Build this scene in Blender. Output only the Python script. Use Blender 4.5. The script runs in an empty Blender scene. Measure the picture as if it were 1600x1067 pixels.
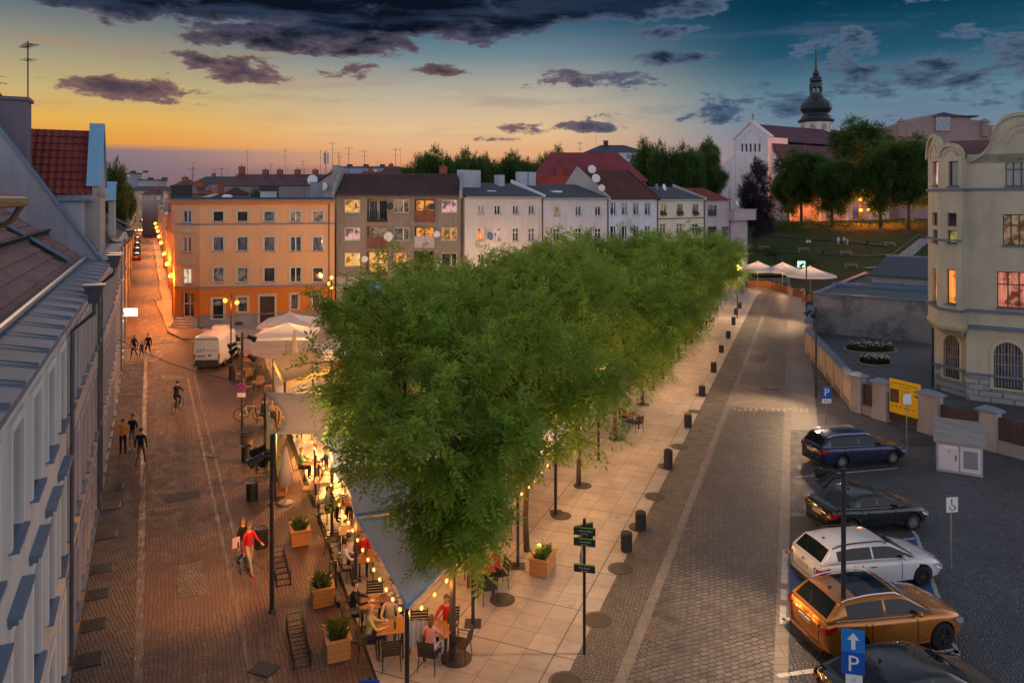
import bpy, bmesh, math, random
import numpy as np
from mathutils import Vector, Matrix
R = math.radians
PI = math.pi
random.seed(7)
sc = bpy.context.scene
col = sc.collection
# ------------------------------------------------------------------ camera
F, H, HY, CX = 1150.0, 12.5, 312.0, 800.0
cd = bpy.data.cameras.new('camera'); cam = bpy.data.objects.new('camera', cd); col.objects.link(cam)
cam.location = (0, 0, H); cam.rotation_euler = (PI/2, 0, 0)
cd.sensor_width = 36; cd.lens = F/1600*36
cd.shift_y = -(533.5-HY)/1600
cd.clip_start = 0.2; cd.clip_end = 6000
sc.camera = cam
# ------------------------------------------------------------------ view
sc.view_settings.view_transform = 'Standard'
sc.view_settings.look = 'None'
sc.view_settings.exposure = 0.0
sc.view_settings.gamma = 1.0
sc.cycles.max_bounces = 5; sc.cycles.diffuse_bounces = 3; sc.cycles.glossy_bounces = 3
sc.cycles.transmission_bounces = 3; sc.cycles.transparent_max_bounces = 6
sc.cycles.sample_clamp_indirect = 4.0
sc.cycles.use_denoising = True

# ------------------------------------------------------------------ node helper
class NT:
    def __init__(s, tree): s.t = tree; s.n = tree.nodes; s.l = tree.links
    def new(s, ty, **kw):
        n = s.n.new(ty)
        for k, v in kw.items(): setattr(n, k, v)
        return n
    def put(s, sock, v):
        if isinstance(v, bpy.types.NodeSocket): s.l.new(v, sock)
        elif isinstance(v, (tuple, list)) and len(v) == 3 and sock.type == 'RGBA': sock.default_value = (*v, 1)
        else: sock.default_value = v
    def m(s, op, a, b=0.0, c=None, clamp=False):
        n = s.new('ShaderNodeMath', operation=op); n.use_clamp = clamp
        s.put(n.inputs[0], a); s.put(n.inputs[1], b)
        if c is not None: s.put(n.inputs[2], c)
        return n.outputs[0]
    def mix(s, f, a, b, bt='MIX'):
        n = s.new('ShaderNodeMix', data_type='RGBA', blend_type=bt)
        s.put(n.inputs[0], f); s.put(n.inputs[6], a); s.put(n.inputs[7], b)
        return n.outputs[2]
    def ss(s, x, a, b, lo=0.0, hi=1.0):
        n = s.new('ShaderNodeMapRange', interpolation_type='SMOOTHSTEP')
        for i, v in enumerate((x, a, b, lo, hi)): s.put(n.inputs[i], v)
        return n.outputs[0]
    def ramp(s, x, stops, interp='LINEAR'):
        n = s.new('ShaderNodeValToRGB'); r = n.color_ramp; r.interpolation = interp
        while len(r.elements) < len(stops): r.elements.new(0.5)
        for e, (p, c) in zip(r.elements, stops):
            e.position = p; e.color = (*c, 1) if len(c) == 3 else c
        s.put(n.inputs[0], x); return n.outputs[0]
    def noise(s, vec, scale, detail=4, rough=.55, out=0, dist=0.0):
        n = s.new('ShaderNodeTexNoise'); s.put(n.inputs['Vector'], vec)
        n.inputs['Scale'].default_value = scale; n.inputs['Detail'].default_value = detail
        n.inputs['Roughness'].default_value = rough; n.inputs['Distortion'].default_value = dist
        return n.outputs[out]
    def comb(s, x, y, z):
        n = s.new('ShaderNodeCombineXYZ')
        for i, v in enumerate((x, y, z)): s.put(n.inputs[i], v)
        return n.outputs[0]
def lin(r, g, b):
    f = lambda c: (c/255/12.92) if c/255 <= .04045 else ((c/255+.055)/1.055)**2.4
    return (f(r), f(g), f(b))

# ------------------------------------------------------------------ world: dusk sky
W = bpy.data.worlds.new('World'); sc.world = W; W.use_nodes = True
w = NT(W.node_tree)
bg = w.n['Background']
tc = w.new('ShaderNodeTexCoord'); sx = w.new('ShaderNodeSeparateXYZ'); w.l.new(tc.outputs['Generated'], sx.inputs[0])
X_, Y_, Z_ = sx.outputs
az = w.m('ARCTAN2', X_, Y_)                       # 0 ahead, negative to the left
hyp = w.m('SQRT', w.m('ADD', w.m('MULTIPLY', X_, X_), w.m('MULTIPLY', Y_, Y_)))
el = w.m('DIVIDE', Z_, w.m('MAXIMUM', hyp, .001))   # tangent of the elevation
e1 = w.m('MULTIPLY', el, 3.3, clamp=True)         # 0..1 over tan 0..0.303
left = w.ramp(e1, [(0, lin(116, 98, 112)), (.195, lin(142, 120, 126)), (.225, lin(232, 156, 72)), (.31, lin(230, 176, 84)),
                   (.42, lin(200, 176, 118)), (.6, lin(150, 146, 128)), (.78, lin(82, 102, 120)), (1, lin(36, 62, 92))])
midc = w.ramp(e1, [(0, lin(150, 112, 112)), (.12, lin(172, 122, 112)), (.16, lin(226, 158, 112)), (.30, lin(228, 190, 144)),
                   (.46, lin(188, 176, 154)), (.64, lin(112, 136, 146)), (.80, lin(54, 92, 120)), (1, lin(26, 62, 94))])
right = w.ramp(e1, [(0, lin(150, 126, 130)), (.17, lin(140, 130, 142)), (.30, lin(112, 130, 150)), (.42, lin(96, 130, 146)),
                    (.6, lin(34, 84, 108)), (.8, lin(5, 56, 80)), (1, lin(4, 38, 58))])
c1 = w.mix(w.ss(az, -.50, -.12), left, midc)
c2 = w.mix(w.ss(az, .02, .36), c1, right)
# clouds: noise pushed over a threshold by soft lobes given as (az, tan el, half width, half height, weight)
vec = w.comb(w.m('MULTIPLY', az, 1.0), w.m('MULTIPLY', el, 2.5), 0)
n1 = w.noise(vec, 13.0, 10, .66, dist=.25)
n2 = w.noise(w.comb(w.m('MULTIPLY', az, .6), w.m('MULTIPLY', el, 4.5), 3.1), 9.0, 7, .6)
lobes = [(-.44, .282, .36, .060, 2.4), (-.16, .262, .24, .050, 2.4), (.10, .285, .26, .045, 2.2), (-.27, .212, .15, .024, 1.5), (-.62, .30, .2, .05, 2.2),
         (-.49, .135, .10, .014, 1.1), (-.36, .166, .085, .020, 1.3), (-.10, .175, .05, .010, .9), (-.22, .172, .05, .012, .7),
         (.215, .188, .055, .013, 1.1), (.10, .160, .10, .014, .9), (.42, .193, .07, .016, .9), (.20, .222, .05, .010, .8), (.06, .098, .10, .009, .8),
         (.26, .112, .14, .012, .9), (.56, .155, .16, .034, 1.0), (.40, .128, .12, .020, .8), (.60, .262, .16, .03, .75),
         (.62, .105, .16, .03, .6), (-.45, .121, .06, .006, .8), (-.02, .082, .04, .004, .7), (.33, .148, .04, .008, .8)]
fld = None
for (a0, t0, wa, ht, k) in lobes:
    dx = w.m('DIVIDE', w.m('SUBTRACT', az, a0), wa); dy = w.m('DIVIDE', w.m('SUBTRACT', el, t0), ht)
    d = w.m('ADD', w.m('MULTIPLY', dx, dx), w.m('MULTIPLY', dy, dy))
    g = w.m('MULTIPLY', w.m('SUBTRACT', 1.3, d), k)
    fld = g if fld is None else w.m('MAXIMUM', fld, g)
fld = w.m('MAXIMUM', fld, -.9)
amt = w.m('ADD', w.m('MULTIPLY', w.m('MINIMUM', fld, 2.0), .36), w.m('MULTIPLY', w.m('SUBTRACT', n1, .555), 2.9))
amt = w.m('ADD', amt, w.m('MULTIPLY', w.m('MULTIPLY', w.ss(el, .205, .262), w.ss(az, .34, .12)), .36))
mask = w.ss(amt, -.02, .22)
wisp = w.m('MULTIPLY', w.ss(n2, .50, .72), .40)
dens = w.ss(amt, .05, .75)
edge_l = w.mix(w.ss(el, .12, .25), lin(134, 102, 96), lin(66, 72, 92))
core_l = w.mix(w.ss(el, .11, .21), lin(84, 70, 80), w.mix(w.ss(n2, .42, .62), lin(12, 18, 32), lin(42, 54, 76)))
cl_l = w.mix(dens, edge_l, core_l)
cl_r = w.mix(dens, lin(84, 104, 128), lin(24, 42, 66))
cl = w.mix(w.ss(az, -.1, .3), cl_l, cl_r)
front = w.mix(w.m('MULTIPLY', wisp, w.ss(el, .06, .12)), c2, w.mix(w.ss(az, -.3, .2), lin(176, 128, 96), lin(90, 104, 130)))
front = w.mix(mask, front, cl)
# the rest of the dome, out of the picture: pale blue-violet, brightened behind and at right to light the facades
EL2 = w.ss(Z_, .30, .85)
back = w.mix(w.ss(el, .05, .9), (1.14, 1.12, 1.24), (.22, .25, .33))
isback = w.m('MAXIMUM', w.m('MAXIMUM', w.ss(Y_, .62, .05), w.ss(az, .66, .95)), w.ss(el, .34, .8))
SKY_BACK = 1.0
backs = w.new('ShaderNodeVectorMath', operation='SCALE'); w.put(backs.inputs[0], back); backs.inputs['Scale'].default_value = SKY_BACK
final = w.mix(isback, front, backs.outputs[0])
final = w.mix(w.ss(Z_, -.02, 0), (.05, .045, .05), final)
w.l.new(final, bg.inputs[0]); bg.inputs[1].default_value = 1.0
# last glow of the sun, low over the left roofs
sd = bpy.data.lights.new('sun', 'SUN'); so = bpy.data.objects.new('sun', sd); col.objects.link(so)
sd.energy = .5; sd.angle = R(12); sd.color = (1, .62, .36)
so.rotation_euler = Vector((.42, -.8, -.26)).to_track_quat('-Z', 'Y').to_euler()

# ------------------------------------------------------------------ geometry helpers
def G(px, py, z=0.0):
    Y = F*(H-z)/(py-HY); return Vector(((px-CX)/F*Y, Y, z))
def P(px, py, Y): return Vector(((px-CX)/F*Y, Y, H-(py-HY)/F*Y))
def PX(px, Y): return (px-CX)/F*Y
class MB:
    def __init__(s): s.v = []; s.f = []; s.mi = []
    def add(s, vs, fs, mi=0):
        b = len(s.v); s.v += [tuple(q) for q in vs]; s.f += [tuple(b+i for i in f) for f in fs]; s.mi += [mi]*len(fs); return s
    def quad(s, a, b, c, d, mi=0): return s.add((a, b, c, d), ((0, 1, 2, 3),), mi)
    def box(s, x0, x1, y0, y1, z0, z1, mi=0, mat=None):
        vs = [(x, y, z) for z in (z0, z1) for y in (y0, y1) for x in (x0, x1)]
        if mat is not None: vs = [mat @ Vector(q) for q in vs]
        return s.add(vs, ((0, 2, 3, 1), (4, 5, 7, 6), (0, 1, 5, 4), (2, 6, 7, 3), (0, 4, 6, 2), (1, 3, 7, 5)), mi)
    def tube(s, pts, r, n=8, mi=0, caps=True):
        pts = [Vector(p) for p in pts]; rs = r if isinstance(r, (list, tuple)) else [r]*len(pts)
        vs = []; fs = []; pd = None
        for i, p in enumerate(pts):
            d = ((pts[min(i+1, len(pts)-1)]-pts[max(i-1, 0)])).normalized()
            ref = Vector((0, 0, 1)) if abs(d.z) < .95 else Vector((1, 0, 0))
            if pd is not None: ref = pd
            u = d.cross(ref).normalized() if d.cross(ref).length > 1e-6 else Vector((1, 0, 0)); v = u.cross(d); pd = v
            # keep frame stable
            for k in range(n):
                a = 2*PI*k/n; vs.append(p+(u*math.cos(a)+v*math.sin(a))*rs[i])
            pd = -(u.cross(d)) if False else v
        for i in range(len(pts)-1):
            for k in range(n): fs.append((i*n+k, i*n+(k+1) % n, (i+1)*n+(k+1) % n, (i+1)*n+k))
        if caps: fs.append(tuple(range(n-1, -1, -1))); fs.append(tuple((len(pts)-1)*n+k for k in range(n)))
        return s.add(vs, fs, mi)
    def lathe(s, prof, n=16, c=(0, 0, 0), mi=0, sx=1, sy=1, close=True):
        vs = []; fs = []
        for r, z in prof:
            for k in range(n):
                a = 2*PI*k/n; vs.append((c[0]+r*sx*math.cos(a), c[1]+r*sy*math.sin(a), c[2]+z))
        for i in range(len(prof)-1):
            for k in range(n): fs.append((i*n+k, i*n+(k+1) % n, (i+1)*n+(k+1) % n, (i+1)*n+k))
        if close: fs.append(tuple(range(n-1, -1, -1))); fs.append(tuple((len(prof)-1)*n+k for k in range(n)))
        return s.add(vs, fs, mi)
    def ball(s, c, r, n=10, m=6, mi=0, sc_=(1, 1, 1)):
        prof = [(r*math.sin(PI*i/m), -r*math.cos(PI*i/m)) for i in range(m+1)]
        prof[0] = (1e-4, -r); prof[-1] = (1e-4, r)
        b = len(s.v); s.lathe(prof, n, (0, 0, 0), mi)
        for i in range(b, len(s.v)):
            q = s.v[i]; s.v[i] = (c[0]+q[0]*sc_[0], c[1]+q[1]*sc_[1], c[2]+q[2]*sc_[2])
        return s
    def prism(s, pts, d, mi=0):          # pts: planar loop, d: extrusion vector
        d = Vector(d); n = len(pts); vs = [Vector(p) for p in pts]+[Vector(p)+d for p in pts]
        fs = [tuple(range(n-1, -1, -1)), tuple(range(n, 2*n))]+[(i, (i+1) % n, n+(i+1) % n, n+i) for i in range(n)]
        return s.add(vs, fs, mi)
    def xform(s, M, start=0):
        for i in range(start, len(s.v)): s.v[i] = tuple(M @ Vector(s.v[i]))
        return s
    def mesh(s, name, mats, smooth=False):
        me = bpy.data.meshes.new(name); me.from_pydata(s.v, [], s.f)
        if not isinstance(mats, (list, tuple)): mats = [mats]
        for m in mats: me.materials.append(m)
        if len(mats) > 1: me.polygons.foreach_set('material_index', s.mi)
        if smooth: me.polygons.foreach_set('use_smooth', [True]*len(s.f))
        me.update(); return me
    def build(s, name, mats, parent=None, smooth=False, fix=False, **kw):
        me = s.mesh(name, mats, smooth)
        if fix:
            b = bmesh.new(); b.from_mesh(me); bmesh.ops.recalc_face_normals(b, faces=b.faces); b.to_mesh(me); b.free()
        return link(name, me, parent, **kw)
def link(name, data, parent=None, loc=None, rz=None, label=None, cat=None, group=None, kind=None):
    o = bpy.data.objects.new(name, data); col.objects.link(o)
    if parent is not None: o.parent = parent
    if loc is not None: o.location = loc
    if rz is not None: o.rotation_euler = (0, 0, rz)
    tag(o, label, cat, group, kind); return o
def tag(o, label=None, cat=None, group=None, kind=None):
    if label: o['label'] = label
    if cat: o['category'] = cat
    if group: o['group'] = group
    if kind: o['kind'] = kind
    return o
def root(name, loc, rz, label, cat, group=None): return link(name, None, None, loc, rz, label, cat, group)
def kids(o): return [c for c in bpy.data.objects if c.parent == o]
CH = {}
def copy_tree(o, loc=None, rz=None, label=None, group=None, parent=None):
    c = o.copy(); col.objects.link(c)
    if parent is not None: c.parent = parent
    if loc is not None: c.location = loc
    if rz is not None: c.rotation_euler = (0, 0, rz)
    if label: c['label'] = label
    if group: c['group'] = group
    ch = CH.get(o.name)
    if ch is None: ch = CH[o.name] = kids(o)
    for k in ch: copy_tree(k, parent=c)
    CH[c.name] = None; del CH[c.name]
    return c
ORD = ['first', 'second', 'third', 'fourth', 'fifth', 'sixth', 'seventh', 'eighth', 'ninth', 'tenth', 'eleventh', 'twelfth', 'thirteenth', 'fourteenth', 'fifteenth']

# ------------------------------------------------------------------ materials
MC = {}
def newmat(name):
    m = bpy.data.materials.new(name); m.use_nodes = True; t = NT(m.node_tree); return m, t, t.n['Principled BSDF']
def setb(t, b, **kw):
    mp = dict(color='Base Color', rough='Roughness', metal='Metallic', spec='Specular IOR Level', coat='Coat Weight', emis='Emission Color', es='Emission Strength', trans='Transmission Weight', alpha='Alpha', normal='Normal')
    for k, v in kw.items(): t.put(b.inputs[mp[k]], v)
def pos(t): return t.new('ShaderNodeNewGeometry').outputs['Position']
def objc(t): return t.new('ShaderNodeTexCoord').outputs['Object']
def bump(t, h, strength=.4, dist=.02):
    n = t.new('ShaderNodeBump'); n.inputs['Strength'].default_value = strength; n.inputs['Distance'].default_value = dist
    t.l.new(h, n.inputs['Height']); return n.outputs[0]
def plain(name, c, rough=.6, metal=0, var=.12, scale=6, spec=.4, coat=0, bmp=0):
    key = ('plain', name)
    if key in MC: return MC[key]
    m, t, b = newmat(name); o = objc(t)
    n = t.noise(o, scale, 4)
    lo = tuple(x*(1-var) for x in c); hi = tuple(min(1, x*(1+var)) for x in c)
    setb(t, b, color=t.mix(n, lo, hi), rough=rough, metal=metal, spec=spec, coat=coat)
    if bmp: setb(t, b, normal=bump(t, t.noise(o, scale*8, 3), bmp, .01))
    MC[key] = m; return m
def plaster(name, c, dirt=.5, sc_=.35, rough=.9):
    if name in MC: return MC[name]
    m, t, b = newmat(name); p = pos(t)
    big = t.noise(p, sc_, 5, .6); fine = t.noise(p, 14, 3)
    sp = t.new('ShaderNodeSeparateXYZ'); t.l.new(p, sp.inputs[0])
    streak = t.noise(t.comb(t.m('MULTIPLY', t.m('ADD', sp.outputs[0], sp.outputs[1]), 1.6), 0, t.m('MULTIPLY', sp.outputs[2], .12)), 2.2, 4)
    d = t.m('MULTIPLY', t.ss(t.m('ADD', t.m('MULTIPLY', big, .5), t.m('MULTIPLY', streak, .5)), .40, .62), min(1, dirt*1.5))
    cc = t.mix(d, c, tuple(x*.62 for x in c))
    cc = t.mix(t.m('MULTIPLY', fine, .25), cc, tuple(x*.8 for x in c))
    setb(t, b, color=cc, rough=rough, spec=.2, normal=bump(t, fine, .35, .01)); MC[name] = m; return m
def metal(name, c, rough=.45, metallic=.6): return plain(name, c, rough, metallic, .2, 5, .5)
def emit(name, c, s):
    if name in MC: return MC[name]
    m, t, b = newmat(name); setb(t, b, color=(.02, .02, .02), emis=c, es=s); MC[name] = m; return m
def litpane(name, c1, c2, s, seed=0):
    # a lit room behind the pane: curtain folds, brighter lamp area and darker furniture
    if name in MC: return MC[name]
    m, t, b = newmat(name); o = objc(t); sp = t.new('ShaderNodeSeparateXYZ'); t.l.new(o, sp.inputs[0])
    oi = t.new('ShaderNodeObjectInfo').outputs['Random']
    xx = t.m('ADD', sp.outputs[0], t.m('MULTIPLY', oi, 9))
    folds = t.noise(t.comb(t.m('MULTIPLY', xx, 9), oi, t.m('MULTIPLY', sp.outputs[2], .6)), 1.6, 3)
    blob = t.noise(t.comb(xx, oi, sp.outputs[2]), 1.5, 2)
    cc = t.mix(t.ss(folds, .35, .65), c1, c2)
    cc = t.mix(t.ss(blob, .55, .38), cc, tuple(x*.22 for x in c1))
    setb(t, b, color=(.03, .03, .03), rough=.08, emis=cc, es=s); MC[name] = m; return m
def glassdark(name, c=(.02, .025, .035), rough=.04):
    if name in MC: return MC[name]
    m, t, b = newmat(name); o = objc(t); oi = t.new('ShaderNodeObjectInfo').outputs['Random']
    sp = t.new('ShaderNodeSeparateXYZ'); t.l.new(o, sp.inputs[0])
    cur = t.noise(t.comb(t.m('ADD', t.m('MULTIPLY', sp.outputs[0], 7), t.m('MULTIPLY', oi, 31)), 0, t.m('MULTIPLY', sp.outputs[2], .5)), 1.4, 2)
    has = t.ss(oi, .35, .6)
    cc = t.mix(t.m('MULTIPLY', has, t.ss(cur, .35, .62)), c, tuple(x*7+.02 for x in c))
    setb(t, b, color=cc, rough=rough, spec=.8, coat=.5, normal=bump(t, t.noise(o, 1.3, 1), .06, .05)); MC[name] = m; return m
def tilemat(name, c1, c2, rough=.75):
    if name in MC: return MC[name]
    m, t, b = newmat(name); p = objc(t)
    n = t.noise(p, 3.0, 6, .7); n2 = t.noise(p, .5, 3)
    v = t.new('ShaderNodeTexVoronoi'); t.put(v.inputs['Vector'], p); v.inputs['Scale'].default_value = 4
    cc = t.mix(n, c1, c2); cc = t.mix(t.m('MULTIPLY', t.ss(n2, .4, .7), .5), cc, tuple(x*.45 for x in c1))
    sp = t.new('ShaderNodeSeparateColor'); t.l.new(v.outputs['Color'], sp.inputs[0])
    cc = t.mix(t.m('MULTIPLY', sp.outputs[0], .35), cc, tuple(x*.5 for x in c2))
    setb(t, b, color=cc, rough=rough, spec=.3, normal=bump(t, n, .3, .02)); MC[name] = m; return m
def cobble(name, c1, c2, joint, scale=6.5, ang=0.0, rand=.75, rough=.5, aniso=1.0, jw=.09, wear=.5):
    if name in MC: return MC[name]
    m, t, b = newmat(name); p = pos(t)
    mp = t.new('ShaderNodeMapping'); t.l.new(p, mp.inputs[0]); mp.inputs['Rotation'].default_value = (0, 0, ang); mp.inputs['Scale'].default_value = (aniso, 1, 0)
    wv = t.noise(p, .7, 2, .5, out=1)
    vm = t.new('ShaderNodeVectorMath', operation='MULTIPLY_ADD'); t.put(vm.inputs[0], wv); vm.inputs[1].default_value = (.14, .14, 0); t.l.new(mp.outputs[0], vm.inputs[2])
    ve = t.new('ShaderNodeTexVoronoi', feature='DISTANCE_TO_EDGE', voronoi_dimensions='2D'); vc = t.new('ShaderNodeTexVoronoi', feature='F1', voronoi_dimensions='2D')
    for v in (ve, vc):
        t.l.new(vm.outputs[0], v.inputs['Vector']); v.inputs['Scale'].default_value = scale; v.inputs['Randomness'].default_value = rand
    e = t.ss(ve.outputs['Distance'], .02, jw+.04)
    sp = t.new('ShaderNodeSeparateColor'); t.l.new(vc.outputs['Color'], sp.inputs[0])
    cc = t.mix(sp.outputs[0], c1, c2)
    big = t.noise(p, .22, 5, .65); cc = t.mix(t.m('MULTIPLY', t.ss(big, .40, .66), wear), cc, tuple(x*.5 for x in c1))
    med = t.noise(p, 1.7, 4, .6); cc = t.mix(t.m('MULTIPLY', med, .3), cc, tuple(x*1.5 for x in c2))
    cc = t.mix(e, joint, cc)
    hgt = t.m('ADD', t.ss(ve.outputs['Distance'], 0, .22), t.m('MULTIPLY', sp.outputs[1], .35))
    setb(t, b, color=cc, rough=t.ss(med, .3, .7, rough-.1, rough+.18), spec=.5, normal=bump(t, hgt, .8, .03)); MC[name] = m; return m
def wsetts(name, *a, **k):
    m = setts(name, *a, **k); t = NT(m.node_tree); p = pos(t); sp = t.new('ShaderNodeSeparateXYZ'); t.l.new(p, sp.inputs[0]); br = [n for n in t.n if n.type == 'TEX_BRICK'][0]
    t.l.new(t.comb(t.m('ADD', sp.outputs[0], t.m('MULTIPLY', sp.outputs[1], .5)), sp.outputs[2], 0), br.inputs['Vector']); return m
def setts(name, c1, c2, joint, bw=.24, bh=.15, ang=0.0, rough=.5, off=.5, wob=.25, mort=.016, wear=.5, bstr=.7):
    if name in MC: return MC[name]
    m, t, b = newmat(name); p = pos(t)
    wv = t.noise(p, .6, 3, .6, out=1)
    vm = t.new('ShaderNodeVectorMath', operation='MULTIPLY_ADD'); t.put(vm.inputs[0], wv); vm.inputs[1].default_value = (wob, wob, 0); t.l.new(p, vm.inputs[2])
    mp = t.new('ShaderNodeMapping'); t.l.new(vm.outputs[0], mp.inputs[0]); mp.inputs['Rotation'].default_value = (0, 0, ang)
    br = t.new('ShaderNodeTexBrick'); t.l.new(mp.outputs[0], br.inputs['Vector']); br.offset = off
    br.inputs['Scale'].default_value = 1; br.inputs['Brick Width'].default_value = bw; br.inputs['Row Height'].default_value = bh
    br.inputs['Mortar Size'].default_value = mort; br.inputs['Mortar Smooth'].default_value = .4; br.inputs['Bias'].default_value = 0
    br.inputs['Color1'].default_value = (*c1, 1); br.inputs['Color2'].default_value = (*c2, 1); br.inputs['Mortar'].default_value = (*joint, 1)
    big = t.noise(p, .25, 5, .65); cc = t.mix(t.m('MULTIPLY', t.ss(big, .40, .66), wear), br.outputs['Color'], tuple(x*.5 for x in c1))
    med = t.noise(p, 2.3, 5, .65); cc = t.mix(t.m('MULTIPLY', t.ss(med, .35, .75), .35), cc, tuple(min(1, x*1.35) for x in c2))
    h = t.m('ADD', t.m('SUBTRACT', 1, br.outputs['Fac']), t.m('MULTIPLY', t.noise(p, 9, 2), .3))
    setb(t, b, color=cc, rough=t.ss(med, .3, .7, rough-.08, rough+.15), spec=.5, normal=bump(t, h, bstr, .02)); MC[name] = m; return m
def slabs(name, c1, c2, joint, s=.8, ang=0.0):
    m, t, b = newmat(name); p = pos(t)
    mp = t.new('ShaderNodeMapping'); t.l.new(p, mp.inputs[0]); mp.inputs['Rotation'].default_value = (0, 0, ang)
    def brick(bw, bh, mo, off):
        br = t.new('ShaderNodeTexBrick'); t.l.new(mp.outputs[0], br.inputs['Vector']); br.offset = off
        for k, v in (('Scale', 1), ('Brick Width', bw), ('Row Height', bh), ('Mortar Size', mo), ('Mortar Smooth', .2), ('Bias', 0)): br.inputs[k].default_value = v
        br.inputs['Color1'].default_value = (*c1, 1); br.inputs['Color2'].default_value = (*c2, 1); br.inputs['Mortar'].default_value = (*joint, 1); return br
    a = brick(s, s, .010, 0); g = brick(s*4, s*3, .020, 0)
    n = t.noise(p, .55, 5, .7); n2 = t.noise(p, 5, 5, .7)
    cc = t.mix(t.m('MULTIPLY', t.ss(n, .42, .62), .45), a.outputs['Color'], tuple(x*.6 for x in c1))
    cc = t.mix(t.m('MULTIPLY', t.ss(n2, .45, .7), .3), cc, tuple(x*.7 for x in c2))
    st = t.noise(p, 1.4, 2); cc = t.mix(t.m('MULTIPLY', t.ss(st, .66, .72), .35), cc, tuple(x*.4 for x in c1))
    cc = t.mix(t.m('MULTIPLY', g.outputs['Fac'], .9), cc, tuple(x*.6 for x in joint))
    setb(t, b, color=cc, rough=t.ss(n2, .3, .7, .42, .62), spec=.45, normal=bump(t, t.m('SUBTRACT', 1, a.outputs['Fac']), .5, .01)); return m
def asphalt(name, c):
    m, t, b = newmat(name); p = pos(t); n = t.noise(p, 30, 3); g = t.noise(p, .6, 5, .7)
    cc = t.mix(n, tuple(x*.6 for x in c), tuple(x*1.4 for x in c)); cc = t.mix(t.m('MULTIPLY', t.ss(g, .4, .65), .5), cc, tuple(x*.6 for x in c))
    setb(t, b, color=cc, rough=.75, normal=bump(t, n, .4, .01)); return m
def grassmat(name, c1, c2):
    m, t, b = newmat(name); p = pos(t); n = t.noise(p, .5, 6, .7); f = t.noise(p, 6, 4, .7)
    cc = t.mix(n, c1, c2); cc = t.mix(t.m('MULTIPLY', f, .5), cc, tuple(x*.5 for x in c1))
    setb(t, b, color=cc, rough=.95, spec=.1, normal=bump(t, f, .8, .1)); return m
def leafmat(name, c1, c2, c3=None):
    if name in MC: return MC[name]
    m, t, b = newmat(name); p = pos(t); g = t.new('ShaderNodeNewGeometry')
    n = t.noise(p, .9, 3); r = g.outputs['Random Per Island']
    n3 = t.noise(p, .28, 2); cc = t.mix(t.m('MULTIPLY_ADD', r, .45, t.m('MULTIPLY', t.ss(n, .3, .7), .55)), c1, c2); cc = t.mix(t.m('MULTIPLY', t.ss(n3, .45, .62), .4), cc, tuple(x*.6 for x in c1))
    setb(t, b, color=cc, rough=.55, spec=.3)
    tr = t.new('ShaderNodeBsdfTranslucent'); t.put(tr.inputs[0], t.mix(.5, cc, tuple(min(1, x*1.5) for x in c2)))
    mx = t.new('ShaderNodeMixShader'); mx.inputs[0].default_value = .5
    t.l.new(b.outputs[0], mx.inputs[1]); t.l.new(tr.outputs[0], mx.inputs[2]); t.l.new(mx.outputs[0], t.n['Material Output'].inputs[0])
    MC[name] = m; return m
def fabric(name, c, tl=.35, var=.1):
    if name in MC: return MC[name]
    m, t, b = newmat(name); p = pos(t); n = t.noise(p, 1.2, 4, .6)
    cc = t.mix(n, tuple(x*(1-var*2) for x in c), c); setb(t, b, color=cc, rough=.8, spec=.2, normal=bump(t, t.noise(p, 3, 3), .25, .05))
    tr = t.new('ShaderNodeBsdfTranslucent'); t.put(tr.inputs[0], cc); mx = t.new('ShaderNodeMixShader'); mx.inputs[0].default_value = tl
    t.l.new(b.outputs[0], mx.inputs[1]); t.l.new(tr.outputs[0], mx.inputs[2]); t.l.new(mx.outputs[0], t.n['Material Output'].inputs[0])
    MC[name] = m; return m
def woodmat(name, c, rough=.6):
    if name in MC: return MC[name]
    m, t, b = newmat(name); o = objc(t); mp = t.new('ShaderNodeMapping'); t.l.new(o, mp.inputs[0]); mp.inputs['Scale'].default_value = (2, 2, 18)
    n = t.noise(mp.outputs[0], 1.6, 5, .6); setb(t, b, color=t.mix(n, tuple(x*.55 for x in c), tuple(min(1, x*1.25) for x in c)), rough=rough, normal=bump(t, n, .3, .01)); MC[name] = m; return m
BLACK = metal('black_paint', (.018, .019, .021), .4, .3); DARKM = metal('dark_metal', (.05, .052, .058), .45, .5)
ZINC = plain('zinc_sheet', (.10, .15, .22), .7, .0, .25, 3, .45); WHITEP = plain('white_paint', (.72, .72, .72), .5); GREYM = metal('grey_metal', (.3, .31, .33))
WOOD = woodmat('terrace_wood', (.42, .20, .075)); PINE = woodmat('planter_pine', (.50, .23, .07)); DWOOD = woodmat('dark_wood', (.12, .065, .035))
DGLASS = glassdark('dark_pane'); STONE = plaster('pale_stone', (.42, .40, .37)); CONC = plaster('concrete', (.36, .36, .38), .6)
BRICK = tilemat('chimney_brick', (.36, .11, .06), (.25, .08, .05))
LITY = litpane('lit_yellow', (1.0, .40, .06), (1.0, .55, .15), .9); LITO = litpane('lit_orange', (1.0, .25, .04), (1.0, .42, .08), 1.0)
LITW = litpane('lit_pale', (.95, .66, .42), (1.0, .85, .62), .85); LITP = litpane('lit_pink', (.85, .35, .35), (.95, .65, .55), .75); LITD = litpane('lit_dim', (.42, .24, .12), (.50, .34, .22), .5)
BULB = emit('bulb_glow', (1, .44, .10), 3.0); BULBS = emit('lantern_glow', (1, .36, .05), 3.2); BULBW = emit('lamp_warm_white', (1, .50, .18), 2.6)
def point(name, loc, e, c=(1, .55, .22), r=.15, parent=None):
    d = bpy.data.lights.new(name, 'POINT'); d.energy = e; d.color = c; d.shadow_soft_size = r
    o = bpy.data.objects.new(name, d); col.objects.link(o); o.location = loc
    if parent is not None: o.parent = parent
    return o
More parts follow.
